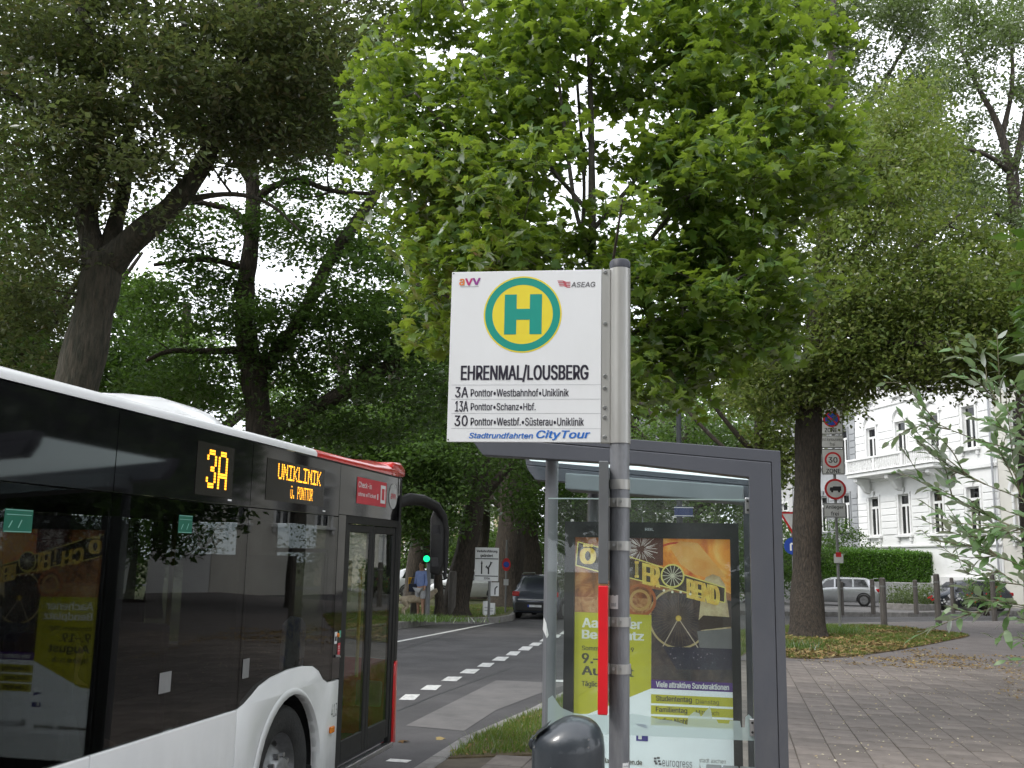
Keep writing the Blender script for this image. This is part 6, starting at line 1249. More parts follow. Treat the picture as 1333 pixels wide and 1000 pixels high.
M_po=gradmat('poster_orange',[(.48,.08,.01),(.75,.28,.03),(.80,.48,.12)],3,2.5)
M_pd=gradmat('poster_night',[(.022,.014,.018),(.05,.03,.03),(.09,.055,.045)],10,1.0)
M_lime=mat('poster_lime',(.46,.43,.02),.5,c2=(.42,.40,.018)); M_gold=mat('poster_gold',(.70,.52,.10),.5,c2=(.5,.3,.05),scale=30); M_pale=mat('poster_cream',(.60,.50,.30),.5,c2=(.35,.24,.12),scale=12)
M_vio=mat('poster_violet',(.075,.02,.19),.5); M_txt=mat('poster_text',(.06,.055,.03),.5); M_dkb=mat('poster_darkbrown',(.04,.022,.015),.5)
qp([(342,318),(800,318),(800,560),(342,560)],'picture',M_pb)
qp([(560,318),(790,318),(793,480),(700,440),(600,420),(565,400)],'picture',M_po)
qp([(342,500),(567,500),(567,546),(342,546)],'picture',gradmat('poster_amber',[(.25,.09,.03),(.42,.20,.08),(.5,.3,.14)],14))
qp([(567,470),(798,500),(802,745),(567,745)],'picture',M_pd)
# big glowing balloon shape
f=QF(); MB().disc(QX(640),QZ(430),.24,f,n=40,r0=.225,a0=1.2,a1=3.2).build('glow_arc',mat('poster_red',(.55,.06,.02),.5),po,fixn=False)
f=QF(); MB().flat([(QX(a),QZ(b)) for a,b in [(620,345),(650,325),(700,330),(740,380),(780,430),(735,435),(690,425),(650,395)]],f).build('glow_shape',mat('poster_yelloworange',(.70,.42,.12),.5,c2=(.62,.25,.04),scale=4),po,fixn=False)
# firework
f=QF(); mb=MB(); fcx,fcz=QX(537),QZ(350)
qp([(470,318),(600,318),(600,400),(470,390)],'picture',mat('poster_darkred',(.10,.03,.02),.5))
f=QF()
for k in range(70):
    a=random.uniform(0,6.28); r0=random.uniform(.02,.05); r1=random.uniform(.07,.125)
    x0,z0,x1,z1=fcx+r0*math.cos(a),fcz+r0*math.sin(a),fcx+r1*math.cos(a),min(fcz+r1*math.sin(a)*.9,1.955)
    mb.line(x0,z0,x1,z1,.0022,f)
mb.build('firework',mat('poster_spark',(.70,.62,.58),.5),po,fixn=False)
# ferris wheel: ring and spokes, legs
f=QF(); mb=MB(); wx,wz=QX(643),QZ(556)
mb.disc(wx,wz,.212,f,n=48,r0=.198).build('ferris_ring',mat('poster_ring',(.45,.34,.16),.5),po,fixn=False)
f=QF(); mb=MB()
for k in range(40):
    a=2*math.pi*k/40; mb.line(wx+.02*math.cos(a),wz+.02*math.sin(a),wx+.19*math.cos(a),wz+.19*math.sin(a),.0018,f)
mb.build('ferris_spokes',mat('poster_spoke',(.16,.11,.07),.5),po,fixn=False)
f=QF(); MB().line(QX(643),QZ(556),QX(598),QZ(640),.007,f).line(QX(643),QZ(556),QX(697),QZ(640),.007,f).build('ferris_leg',mat('poster_leg',(.5,.4,.3),.5),po,fixn=False)
f=QF(); MB().disc(wx,wz,.02,f,n=20).build('ferris_hub',M_gold,po,fixn=False)
f=QF(); MB().disc(QX(533),QZ(505),.115,f,n=32,r0=.095).build('ride_ring',mat('poster_rust',(.42,.12,.04),.5),po,fixn=False)
f=QF(); MB().disc(QX(533),QZ(505),.075,f,n=32,r0=.055).build('ride_ring',mat('poster_amber2',(.5,.3,.1),.5),po,fixn=False)
# stall with domed top on the right
qp([(712,455),(722,432),(742,422),(762,430),(776,452),(790,560),(797,600),(712,600),(702,560)],'picture',M_pale)
qp([(702,560),(715,545),(792,548),(797,575),(700,590)],'picture',M_dkb)
qp([(698,592),(797,580),(800,640),(706,645)],'picture',mat('poster_greyroof',(.16,.15,.15),.5))
qp([(600,640),(800,640),(801,700),(640,706)],'picture',mat('poster_blueblack',(.025,.02,.04),.5))
f=QF(); mb=MB()
for k in range(26): x=QX(random.uniform(610,790)); z=QZ(random.uniform(622,700)); mb.disc(x,z,random.uniform(.002,.006),f,n=6)
mb.build('lights',mat('poster_lights',(.22,.16,.20),.5),po,fixn=False)
# sign banner
qp([(350,330),(412,348),(412,422),(344,404)],'banner',M_dkb)
qp([(412,345),(500,382),(600,408),(776,462),(774,506),(600,462),(500,440),(412,420)],'banner',M_dkb)
f=QF(); mb=MB()
for a,b in (((350,332),(412,348)),((344,404),(412,422)),((344,404),(350,332)),((498,438),(600,462)),((600,462),(774,506)),((430,352),(600,406)),((640,420),(776,462)),((776,462),(774,506)),((412,422),(500,440))):
    mb.line(QX(a[0]),QZ(a[1]),QX(b[0]),QZ(b[1]),.008,f)
mb.build('banner_rim',mat('poster_neon',(.72,.62,.16),.5),po,fixn=False)
M_gy=mat('poster_letter',(.75,.58,.12),.5,c2=(.62,.36,.06),scale=18)
qt('Ö',355,338,404,400,M_gy,bold=.08); 
qt('CH',418,374,500,430,M_gy,bold=.06,rot=R(12))
qt('ER',540,392,592,456,M_gy,bold=.06,rot=R(12)); qt('I',518,388,530,438,M_gy,bold=.06)
qt('BEND',668,437,762,494,M_gy,bold=.06,rot=R(13))
f=QF(); MB().disc(QX(627),QZ(430),.079,f,n=36).build('wheel_field',M_dkb,po,fixn=False)
f=QF(); MB().disc(QX(627),QZ(430),.084,f,n=36,r0=.073).build('wheel_ring',mat('poster_neon',(.72,.62,.16),.5),po,fixn=False)
f=QF(); mb=MB()
for k in range(14): a=2*math.pi*k/14; mb.line(QX(627),QZ(430),QX(627)+.073*math.cos(a),QZ(430)+.073*math.sin(a),.005,f)
mb.build('wheel_spokes',mat('poster_spoke_pale',(.6,.56,.42),.5),po,fixn=False)
f=QF(); mb=MB()
for a,b in ((602,474),(626,478),(650,478),(677,483)): mb.disc(QX(a),QZ(b),.009,f,n=10)
mb.build('bulbs',mat('poster_bulb',(.80,.76,.62),.5),po,fixn=False)
# lime block, purple band, bars
qp([(342,546),(567,549),(567,764),(385,846),(342,850)],'lime_field',M_lime)
qp([(340,850),(385,846),(567,764),(567,745),(804,745),(806,1001),(342,1001)],'white_field',mat('poster_white2',(.80,.83,.86),.5,c2=(.77,.80,.83)))
qp([(567,738),(802,738),(802,764),(567,764)],'violet_band',M_vio)
for y0,y1 in ((780,806),(812,837),(843,868)): qp([(567,y0),(803,y0),(803,y1),(567,y1)],'lime_bar',M_lime)
M_wt=mat('poster_textwhite',(.72,.72,.68),.5)
qt('Aachener',364,563,540,592,M_wt,bold=.05); qt('Bendplatz',364,599,546,632,M_wt,bold=.05)
qt('Sommerbend 2019',364,646,517,660,M_txt,bold=.03); qt('9.–19.',364,668,482,698,M_txt,bold=.05); qt('August',364,706,517,740,M_txt,bold=.05); qt('Täglich ab 14 Uhr',364,750,503,770,M_txt,bold=.03)
qt('Viele attraktive Sonderaktionen',581,742,788,759,M_wt,bold=.03)
qt('Studententag',581,783,684,803,M_txt,bold=.03); qt('Dienstag',695,788,760,805,M_txt); qt('Familientag',581,815,671,834,M_txt,bold=.03); qt('Mittwoch',695,819,760,832,M_txt); qt('Ladies Night',581,846,673,866,M_txt,bold=.03)
M_logo=mat('poster_logoblue',(.05,.04,.22),.5)
qp([(525,868),(552,868),(558,880),(525,870)],'logo',M_logo); qp([(525,900),(559,900),(559,916),(525,916)],'logo',M_logo); qp([(531,900),(541,900),(541,911),(531,911)],'logo',M_wt)
qt('www.bendplatz-aachen.de',350,970,543,988,M_txt,bold=.03)
for a,b in ((576,960),(585,958),(576,968),(587,967),(590,975),(579,974)): qp([(a,b),(a+8,b),(a+8,b+6),(a,b+6)],'logo',mat('poster_grey',(.09,.09,.10),.5))
qt('eurogress',600,966,685,990,mat('poster_grey',(.09,.09,.10),.5)); qt('aachen',655,988,690,997,mat('poster_grey',(.09,.09,.10),.5))
qt('stadt aachen',705,954,779,966,M_txt); qp([(706,968),(712,1000),(706,1000)],'logo',M_txt); qp([(722,1000),(778,972),(778,1000)],'logo',mat('poster_midgrey',(.25,.26,.28),.5))
text('RBL','lettering',M_lgrey,dp,QX(549),QX(575),QZ(295),QZ(287),lambda x,z:(x,Y0-.001,z),bold=.04)
MB().box(-.90,-.895,Y0+.05,Y0+.055,2.071,2.11).build('pin',M_steel,dp)

for _m in bpy.data.materials:                      # the display is a backlit case: its print glows faintly
    if _m.name.startswith('poster'):
        for _n in _m.node_tree.nodes:
            if _n.type=='BSDF_PRINCIPLED':
                _m.node_tree.links.new(_n.inputs['Base Color'].links[0].from_socket,_n.inputs['Emission Color']); _n.inputs['Emission Strength'].default_value=.30
# ================================================================ WASTE BIN
M_bin=mat('bin_plastic',(.030,.036,.044),.30,c2=(.045,.052,.06),scale=4,bump=.05,bscale=120,coat=.3)
bc=D(740,1000,5.15); bn_=thing('waste_bin',(bc[0],bc[1],0),R(-8),'dark grey dome-topped litter bin in front of the shelter glass','bin')
lev=[(.10,-.150,.150,.15),(.12,-.168,.168,.165),(.70,-.178,.178,.175),(.86,-.180,.178,.175),(.895,-.180,.176,.172),(.93,-.150,.170,.162),(.965,-.105,.155,.14),(.99,-.068,.135,.115),(1.008,-.035,.108,.088),(1.018,-.008,.078,.055),(1.021,.018,.050,.02)]
vs=[];fs=[];n=32
for z,xa,xb,yr in lev:
    cx_,rx=(xa+xb)/2,(xb-xa)/2
    for k in range(n):
        a=2*math.pi*k/n; c_,s_=math.cos(a),math.sin(a); vs.append((cx_+rx*math.copysign(abs(c_)**.85,c_),yr*math.copysign(abs(s_)**.85,s_),z))
for i in range(len(lev)-1):
    for k in range(n): fs.append((i*n+k,i*n+(k+1)%n,(i+1)*n+(k+1)%n,(i+1)*n+k))
fs.append(tuple(range(n))[::-1]); fs.append(tuple((len(lev)-1)*n+k for k in range(n)))
o=MB().add(vs,fs).build('body',M_bin,bn_,smooth=True)
MB().prism([(-.18,.855),(-.196,.885),(-.186,.915),(-.165,.905)],lambda x,z:(x,-.05,z),lambda x,z:(x,.07,z)).build('hinge',M_bin,bn_,bevel=.006)
MB().prism([(-.168,.915),(-.095,.975),(-.092,.978),(-.165,.921)],lambda x,z:(x-.004,-.10,z+.004),lambda x,z:(x-.004,.10,z+.004)).build('flap',M_bin,bn_,bevel=.003)
MB().tube([(0,0,0),(0,0,.11)],.05,12).build('foot',M_galv,bn_,smooth=True)
for x,z in ((-.168,.895),(.12,.905),(.12,.94),(-.08,.80)): MB().tube([(x*.9,-.16,z),(x*.9,-.178,z)],.004,6).build('screw',M_steel,bn_)

# ================================================================ CARS
M_cglass=mat('car_glass',(.012,.014,.016),.05,spec=.8); M_tail=mat('tail_lamp',(.45,.01,.015),.2,c2=(.35,.01,.01)); M_hlamp=mat('head_lamp',(.6,.62,.64),.12)
M_plate=mat('number_plate',(.65,.66,.66),.5); M_platb=mat('plate_blue',(.02,.06,.4),.5); M_trim=mat('car_trim',(.015,.015,.016),.5)
def make_car(loc,rz,label,col,kind='hatch',met=.3,group=None):
    m_=mat('car_paint_'+'_'.join('%02d'%int(c*100) for c in col),col,.22,metal=met,coat=.6,c2=tuple(c*.92 for c in col))
    L,H,W={'hatch':(4.1,1.46,1.74),'suv':(4.4,1.60,1.80),'mini':(3.7,1.5,1.65)}[kind]
    c=thing('parked_car' if kind!='suv' else 'car',loc,rz,label,'car',group)
    h=L/2; k=H/1.46; w=W/2
    # stations: x, half width at waist, z belt, z top, half width at top, z bottom
    st=[(-h,w*.72,.62,.66,w*.55,.36),(-h+.04,w*.90,.80,.86,w*.70,.26),(-h+.12,w*.965,.88,.98,w*.72,.22),(-h+.20,w*.98,.90,1.06,w*.72,.20),(-h+.46,w,.92,1.36,w*.70,.20),(-h+.72,w,.93,1.44,w*.72,.20),
        (-.35,w,.92,1.46,w*.74,.18),(.25,w,.90,1.45,w*.74,.18),(.62,w,.88,1.34,w*.71,.18),(1.02,w*.99,.86,1.06,w*.72,.18),(1.22,w*.985,.84,.93,w*.72,.18),(h-.55,w*.96,.76,.84,w*.70,.20),(h-.22,w*.90,.66,.74,w*.66,.22),(h-.06,w*.80,.55,.60,w*.58,.26),(h,w*.66,.46,.48,w*.5,.34)]
    vs=[];fs=[]; n=12
    for x,ww,zb,zt,wt,z0 in st:
        zb*=k;zt*=k
        half=[(ww*.86,z0),(ww*.97,z0+.12),(ww,zb*.62),(ww*.985,zb*.93),(ww*.95,zb),(wt+(.0),zt-.05*(zt-zb>.1)*k),(wt*.80,zt)]
        ring=half+[(-y,z) for y,z in half[::-1]]
        n=len(ring); vs+=[(x,y,z) for y,z in ring]
    for i in range(len(st)-1):
        for q in range(n): fs.append((i*n+q,i*n+(q+1)%n,(i+1)*n+(q+1)%n,(i+1)*n+q))
    fs.append(tuple(range(n))); fs.append(tuple((len(st)-1)*n+q for q in range(n)))
    MB().add(vs,fs).build('body',m_,c,smooth=True)
    def band(pts,side,name='side_window',mm=M_cglass,off=.012):
        # pts in (x,t) t=0 belt,1 top ; interpolates along stations
        def at(x,t):
            for a,b in zip(st[:-1],st[1:]):
                if a[0]<=x<=b[0]:
                    f=(x-a[0])/(b[0]-a[0]); ww=a[1]+(b[1]-a[1])*f; zb=(a[2]+(b[2]-a[2])*f)*k; zt=(a[3]+(b[3]-a[3])*f)*k-.05*k; wt=a[4]+(b[4]-a[4])*f
                    return (x,side*((ww*.95)*(1-t)+wt*t+off),zb*(1-t)+zt*t)
        return MB().add([at(*p) for p in pts],[tuple(range(len(pts)))]).build(name,mm,c,fixn=False)
    for s in (1,-1):
        band([(.18,.1),(.95,.08),(.55,.88),(.18,.93)],s); band([(-.72,.1),(.10,.1),(.10,.93),(-.72,.93)],s); band([(-h+.52,.14),(-.80,.1),(-.80,.93),(-h+.72,.9)],s)
        MB().box(.86,1.0,s*(w+.02),s*(w+.16),.90*k,1.02*k).build('door_mirror',m_,c,bevel=.03)
        for x in (-h+.78,h-.82):
            r=.31*k
            wh=bpy.data.objects.new('wheel',None); COL.objects.link(wh); wh.parent=c; wh.location=(x,s*(w-.09),r)
            MB().tube([(0,-.1,0),(0,-.085,0),(0,.085,0),(0,.1,0)],[r*.94,r,r,r*.94],20).build('tyre',M_tyre,wh,smooth=True)
            MB().tube([(0,s*.095,0),(0,s*.104,0)],r*.66,16).build('rim',M_rim,wh,smooth=True)
            MB().disc(x,r+.01,r*1.22,lambda a,b:(a,s*(w*.997+.003),b),n=20,r0=r*1.0,a0=-.2,a1=math.pi+.2).build('wheel_arch',M_trim,c,fixn=False)
    # rear and front screens
    MB().add([(-h+.185,w*.62,1.03*k),(-h+.185,-w*.62,1.03*k),(-h+.44,-w*.60,1.335*k),(-h+.44,w*.60,1.335*k)],[(0,1,2,3)]).build('rear_window',M_cglass,c,fixn=False)
    MB().add([(1.00,w*.62,1.095*k),(1.00,-w*.62,1.095*k),(.66,-w*.60,1.345*k),(.66,w*.60,1.345*k)],[(0,1,2,3)]).build('windscreen',M_cglass,c,fixn=False)
    for s in (1,-1):
        MB().box(-h+.015,-h+.22,s*w*.66,s*w*.955,.74*k,.90*k).build('tail_lamp',M_tail,c,bevel=.03)
        MB().box(h-.32,h-.09,s*w*.50,s*w*.83,.55*k,.66*k).build('head_lamp',M_hlamp,c,bevel=.03)
    MB().box(-h-.035,-h+.08,-w*.82,w*.82,.30,.56*k).build('rear_bumper',m_ if kind!='suv' else M_trim,c,bevel=.03)
    p=MB().box(-h-.045,-h-.036,-.26,.26,(.40 if kind=='suv' else .60)*k,(.475 if kind=='suv' else .67)*k).build('number_plate',M_plate,c)
    MB().box(-h-.047,-h-.0455,.20,.26,(.40 if kind=='suv' else .60)*k,(.475 if kind=='suv' else .67)*k).build('plate_band',M_platb,p)
    MB().box(-h+.05,-h+.30,-w*.6,w*.6,1.41*k,1.435*k).build('spoiler',m_,c,bevel=.01)
    if kind=='suv':
        for s in (1,-1): MB().tube([(-h+.5,s*w*.66,H+.01),(-h+.7,s*w*.66,H+.05),(.4,s*w*.66,H+.05),(.6,s*w*.66,H-.01)],.018,6).build('roof_rail',M_steel,c,smooth=True)
        MB().box(-h-.04,-h-.02,-w*.7,w*.7,.62*k,.66*k).build('bumper_strip',M_steel,c,bevel=.005)
    return c
pc=D(712,800,39.4); make_car((pc[0],pc[1],ROAD),R(90-14),'dark grey estate car seen from behind on the road right of the direction board',(.085,.095,.12),'suv',.4)
make_car((*G(1092,788,0)[:2],0),R(160),'silver hatchback parked before the garden wall, beside the linden trunk',(.48,.49,.50),'hatch',.5)
make_car((*D(1257,788,50.5)[:2],0),R(184),'dark blue grey hatchback parked behind the red flowers',(.028,.034,.045),'hatch',.4)
for k,(u,d,col,lab) in enumerate([(560,52,(.42,.43,.44),'pale grey parked car behind the man with the dog'),(612,50,(.72,.72,.72),'white parked car seen left of the direction board post'),(650,53,(.70,.70,.70),'white parked car seen right of the direction board post'),(735,52,(.55,.56,.57),'silver parked car beyond the dark grey estate car')]):
    p=D(u,780,d); make_car((p[0],p[1],0),R([10,175,8,178][k]),lab,col,'hatch',.2,group='cars parked in the far row')

# ================================================================ SIGNS, POSTS, SIGNALS
M_post=mat('post_grey',(.20,.205,.20),.6,metal=.3); M_red=mat('traffic_red',(.50,.015,.02),.5); M_tblue=mat('traffic_blue',(.015,.06,.36),.5)
M_sback=mat('sign_face_dull',(.52,.53,.53),.55); M_wood=mat('bollard_wood',(.075,.065,.058),.85,c2=(.13,.12,.11),scale=6,stretch=(4,4,.5),bump=.4,bscale=30)
def FX(y): return lambda x,z:(x,y,z)
def upright_sign(u,v,d,name,label,cat='sign',rz=None):
    p=D(u,v,d); r=-math.atan2(p[0],p[1])*.8 if rz is None else rz
    return thing(name,(p[0],p[1],0),r,label,cat),p
# zone sign stack beside the linden
b=G(1094,819,0); zs=thing('zone_signs',(b[0],b[1],0),R(-12),'stack of parking, 30 zone and no lorry signs on a post by the linden','sign')
dz=b[1]
def zz(v): return float(D(1085,v,dz)[2])
def zx(u,v=600): return float((D(u,v,dz)[0]-b[0]))
MB().tube([(0,.03,0),(0,.03,zz(532))],.045,12).build('post',M_post,zs,smooth=True)
pw=.345; pcx=-.04
def brd(v0,v1,name='sign_board',hw=pw,mm=M_sback): return MB().box(pcx-hw,pcx+hw,-.035,-.020,zz(v1),zz(v0)).build(name,mm,zs,bevel=.006)
def frame_(pr,v0,v1,hw=pw-.015):
    z0,z1=zz(v1)+.02,zz(v0)-.02; f=FX(-.0362); mb=MB()
    mb.line(pcx-hw,z0,pcx+hw,z0,.018,f).line(pcx-hw,z1,pcx+hw,z1,.018,f); f=FX(-.0364); mb.line(pcx-hw,z0,pcx-hw,z1,.018,f).line(pcx+hw,z0,pcx+hw,z1,.018,f)
    return mb.build('border',M_blackp,pr,fixn=False)
q=brd(531,566); frame_(q,531,566); cz=zz(546); MB().disc(pcx,cz,.255,FX(-.0362),n=36).build('red_disc',M_red,q,fixn=False); MB().disc(pcx,cz,.20,FX(-.037),n=36).build('blue_disc',M_tblue,q,fixn=False); MB().line(pcx-.17,cz+.16,pcx+.17,cz-.16,.05,FX(-.0378)).build('red_bar',M_red,q,fixn=False); text('ZONE','lettering',M_blackp,q,pcx-.22,pcx+.16,zz(563),zz(557.5),FX(-.0365),bold=.03)
q=brd(567,583.5); frame_(q,567,583.5); text('mit Parkausweis','lettering',M_blackp,q,pcx-.30,pcx+.30,zz(574.5),zz(570),FX(-.0365)); text('frei','lettering',M_blackp,q,pcx-.08,pcx+.08,zz(581),zz(576),FX(-.0365))
q=brd(584.5,618); frame_(q,584.5,618); cz=zz(599); MB().disc(pcx,cz,.255,FX(-.0362),n=36).build('red_ring',M_red,q,fixn=False); MB().disc(pcx,cz,.195,FX(-.037),n=36).build('white_disc',M_sback,q,fixn=False); text('30','lettering',M_blackp,q,pcx-.14,pcx+.14,cz-.09,cz+.09,FX(-.0378),bold=.03); text('ZONE','lettering',M_blackp,q,pcx-.22,pcx+.22,zz(616),zz(610.5),FX(-.0365),bold=.03)
cz=zz(637); q=MB(); q.prism([(pcx+.04+.33*math.cos(t*math.pi/18),cz+.33*math.sin(t*math.pi/18)) for t in range(36)],FX(-.035),FX(-.022)); q=q.build('sign_disc',M_red,zs); MB().disc(pcx+.04,cz,.262,FX(-.0358),n=36).build('white_disc',M_sback,q,fixn=False)
MB().flat([(pcx-.13,cz-.05),(pcx+.22,cz-.05),(pcx+.22,cz+.09),(pcx-.03,cz+.09),(pcx-.03,cz+.06),(pcx-.11,cz+.06),(pcx-.13,cz+.02)],FX(-.0366)).disc(pcx-.06,cz-.07,.035,FX(-.037),n=12).disc(pcx+.15,cz-.07,.035,FX(-.037),n=12).build('lorry',M_blackp,q,fixn=False)
pcx+=.0
q=brd(655,674,hw=.34); frame_(q,655,674,.325); text('Anlieger','lettering',M_blackp,q,pcx-.27,pcx+.27,zz(663.5),zz(658),FX(-.0365),bold=.02); text('frei','lettering',M_blackp,q,pcx-.12,pcx+.12,zz(671.5),zz(666),FX(-.0365),bold=.02)
MB().box(-.12,.16,-.05,-.03,zz(733),zz(721)).build('small_sticker_plate',M_sback,zs); MB().box(-.06,.1,-.055,-.051,zz(725),zz(719)).build('small_red_plate',M_red,zs)
# give way + blue arrow, half hidden by the linden
b=D(1034,780,35.5); gs=thing('give_way_sign',(b[0],b[1],0),R(-12),'red edged give way triangle over a round blue arrow sign, half hidden by the linden','sign')
def gz(v): return float(D(1034,v,35.5)[2])
MB().tube([(0,.03,0),(0,.03,gz(668))],.04,10).build('post',M_post,gs,smooth=True)
q=MB().prism([(-.45,gz(681)+.39),(.45,gz(681)+.39),(0,gz(681)-.39)],FX(-.03),FX(-.018)).build('triangle',M_red,gs); MB().flat([(-.33,gz(681)+.32),(.33,gz(681)+.32),(0,gz(681)-.25)],FX(-.0305)).build('white_field',M_sback,q,fixn=False)
cz=gz(711); q=MB().prism([(.30*math.cos(t*math.pi/16),cz+.30*math.sin(t*math.pi/16)) for t in range(32)],FX(-.03),FX(-.018)).build('blue_disc',M_tblue,gs); MB().line(-.07,cz-.16,-.07,cz+.08,.06,FX(-.031)).line(-.07,cz+.08,.10,cz+.08,.06,FX(-.0312)).flat([(.08,cz+.0),(.08,cz+.16),(.19,cz+.08)],FX(-.0314)).build('arrow',M_whi,q,fixn=False)
# diversion board on the verge
b=G(636,803.6,0); dd=float(b[1]); db=thing('direction_board',(b[0],b[1],0),R(0),'white lane diversion board with black arrows on a grey post in the verge','sign')
def dzv(v): return float(D(634,v,dd)[2])
def dxu(u): return float(D(u,740,dd)[0]-b[0])
MB().tube([(0,.05,0),(0,.05,dzv(714))],.045,10).build('post',M_post,db,smooth=True)
q=MB().box(dxu(618),dxu(649),-.02,0,dzv(756.5),dzv(713)).build('board',M_signw,db,bevel=.01)
f=FX(-.0215); text('Verkehrsführung','lettering',M_blackp,q,dxu(620),dxu(647),dzv(720),dzv(716),f,bold=.04); text('geändert','lettering',M_blackp,q,dxu(625),dxu(641.5),dzv(726),dzv(721.5),f,bold=.04); text('200m','lettering',M_blackp,q,dxu(630),dxu(638),dzv(754.5),dzv(751.5),f,bold=.03)
mb=MB(); mb.line(dxu(618.5),dzv(727.5),dxu(648.5),dzv(727.5),.03,f).line(dxu(618.5),dzv(750),dxu(648.5),dzv(750),.03,FX(-.022)).build('rule',M_blackp,q,fixn=False)
MB().line(dxu(627),dzv(747.5),dxu(627),dzv(733),.045,f).flat([(dxu(625.6),dzv(734)),(dxu(628.4),dzv(734)),(dxu(627),dzv(729.5))],FX(-.022)).line(dxu(636),dzv(747.5),dxu(636),dzv(739),.05,f).line(dxu(636),dzv(739),dxu(639),dzv(733.5),.05,FX(-.022)).flat([(dxu(637.7),dzv(734.6)),(dxu(638),dzv(731)),(dxu(641.4),dzv(732.6))],FX(-.0225)).line(dxu(636),dzv(741),dxu(633),dzv(737.5),.05,FX(-.0222)).flat([(dxu(631.5),dzv(739)),(dxu(633.6),dzv(735.6)),(dxu(634.2),dzv(738.6))],FX(-.0227)).build('arrow',M_blackp,q,fixn=False)
q=MB().box(dxu(638.5),dxu(650),.08,.095,dzv(776),dzv(758)).build('lower_board',M_signw,db,bevel=.01); MB().line(dxu(645),dzv(774),dxu(645),dzv(766),.04,FX(.078)).line(dxu(645),dzv(766),dxu(648),dzv(763),.04,FX(.0778)).build('arrow',M_blackp,q,fixn=False)
# no stopping sign on its pole
b=G(657,803,0); b=D(656,790,b[1]); s_=thing('no_stopping_sign',(D(658,790,b[1]+3)[0],b[1]+3,0),0,'round no stopping sign on a thin pole right of the direction board','sign'); pz=float(D(658,735,b[1]+3)[2])
MB().tube([(0,.03,0),(0,.03,float(D(658,703,b[1]+3)[2]))],.035,8).build('pole',M_post,s_,smooth=True)
q=MB().prism([(.16*math.cos(t*math.pi/12),pz+.24*math.sin(t*math.pi/12)) for t in range(24)],FX(-.02),FX(-.008)).build('disc',M_red,s_); MB().disc(0,pz,.11,FX(-.021),n=20).build('blue_field',M_tblue,q,fixn=False)
MB().box(-.09,.09,-.03,-.01,float(D(658,762,b[1]+3)[2]),float(D(658,754,b[1]+3)[2])).build('small_plate',M_sback,s_)
# white crowd of small boards at the foot of the direction board
for k,(u,v0,v1,w_,lab) in enumerate([(632,787,803,7,'white folding notice board left of the direction board post'),(640,790,803,8,'second smaller white notice board right of the direction board post')]):
    d_=dd+1.2+k*.4; p=D(u,803,d_); t=thing('notice_board',(p[0],p[1],0),R(8-k*15),lab,'board')
    hh=(803-v0)/F*d_+.05; ww=w_/F*d_*.5
    MB().prism([(-.20,0),(-.17,0),(.0,hh),(-.02,hh)],lambda y,z:(-ww,y,z),lambda y,z:(ww,y,z)).build('front_leaf',M_signw,t); MB().prism([(.20,0),(.17,0),(.005,hh-.02),(.02,hh)],lambda y,z:(-ww,y,z),lambda y,z:(ww,y,z)).build('back_leaf',M_signw,t)
    mb=MB()
    for q_ in range(3): z=hh*(.35+.2*q_); mb.line(-ww*.6,z,ww*.6,z,.05,lambda x,z,hh=hh:(x,-.20+.20*z/hh-.012,z))
    mb.build('print',M_lgrey,t,fixn=False)
# traffic light with its green lit
tl=D(556,803,33.4); tr=thing('traffic_light',(tl[0],tl[1],0),R(4),'traffic light showing green on a slim grey pole left of the slender trunk','traffic light')
def tz(v): return float(D(556,v,33.4)[2])
MB().tube([(0,0,0),(0,0,tz(718))],.075,12).build('pole',M_sh2,tr,smooth=True)
hd=MB().box(-.20,.04,-.24,-.085,tz(733),tz(698)).build('signal_head',mat('signal_housing',(.012,.02,.016),.6),tr,bevel=.02)
for i,(v,m_) in enumerate([(704,mat('lens_red_off',(.06,.01,.01),.3)),(716,mat('lens_amber_off',(.06,.04,.01),.3)),(727.5,emit('lens_green_lit',(.01,.85,.26),1.5))]):
    MB().tube([(-.08,-.241,tz(v)),(-.08,-.255,tz(v))],.105,16).build('lens',m_,hd,smooth=True)
# yellow box and a pale sign near the man
p=D(545,800,36); yb=thing('yellow_mailbox',(p[0]-.2,p[1],0),0,'yellow box sign on a thin post behind the man with the dog','box')
MB().box(-.20,.20,-.1,.1,float(D(545,770,36)[2]),float(D(545,752,36)[2])).build('box',mat('mail_yellow',(.80,.42,.01),.5),yb,bevel=.02); MB().tube([(0,0,0),(0,0,float(D(545,770.3,36)[2]))],.03,8).build('post',M_post,yb,smooth=True)
# street lamp behind the shelter with the blue street name plate
p=D(884,600,22); la=thing('street_lamp',(p[0],p[1],0),R(-5),'thin dark lamp post with a small blue street plate behind the shelter','street lamp')
MB().tube([(0,0,0),(0,0,3),(0,0,float(D(884,470,22)[2]))],[.08,.065,.05],12).build('post',mat('lamp_post',(.045,.05,.055),.5),la,smooth=True)
zt=float(D(884,470,22)[2]); MB().tube([(0,0,zt),(.0,-.2,zt+.5),(.0,-1.2,zt+.8)],.035,8).box(-.12,.12,-1.7,-1.15,zt+.74,zt+.86).build('lamp_head',M_post,la)
z0,z1=float(D(888,673,22)[2]),float(D(888,660,22)[2]); q=MB().box(-.12,.28,-.09,-.075,z0,z1).build('street_plate',mat('plate_dull_blue',(.02,.04,.14),.6),la)
MB().line(-.13,z0+.02,.30,z0+.02,.012,FX(-.0915)).line(-.13,z1-.02,.30,z1-.02,.012,FX(-.0915)).build('plate_border',M_whi,q,fixn=False)
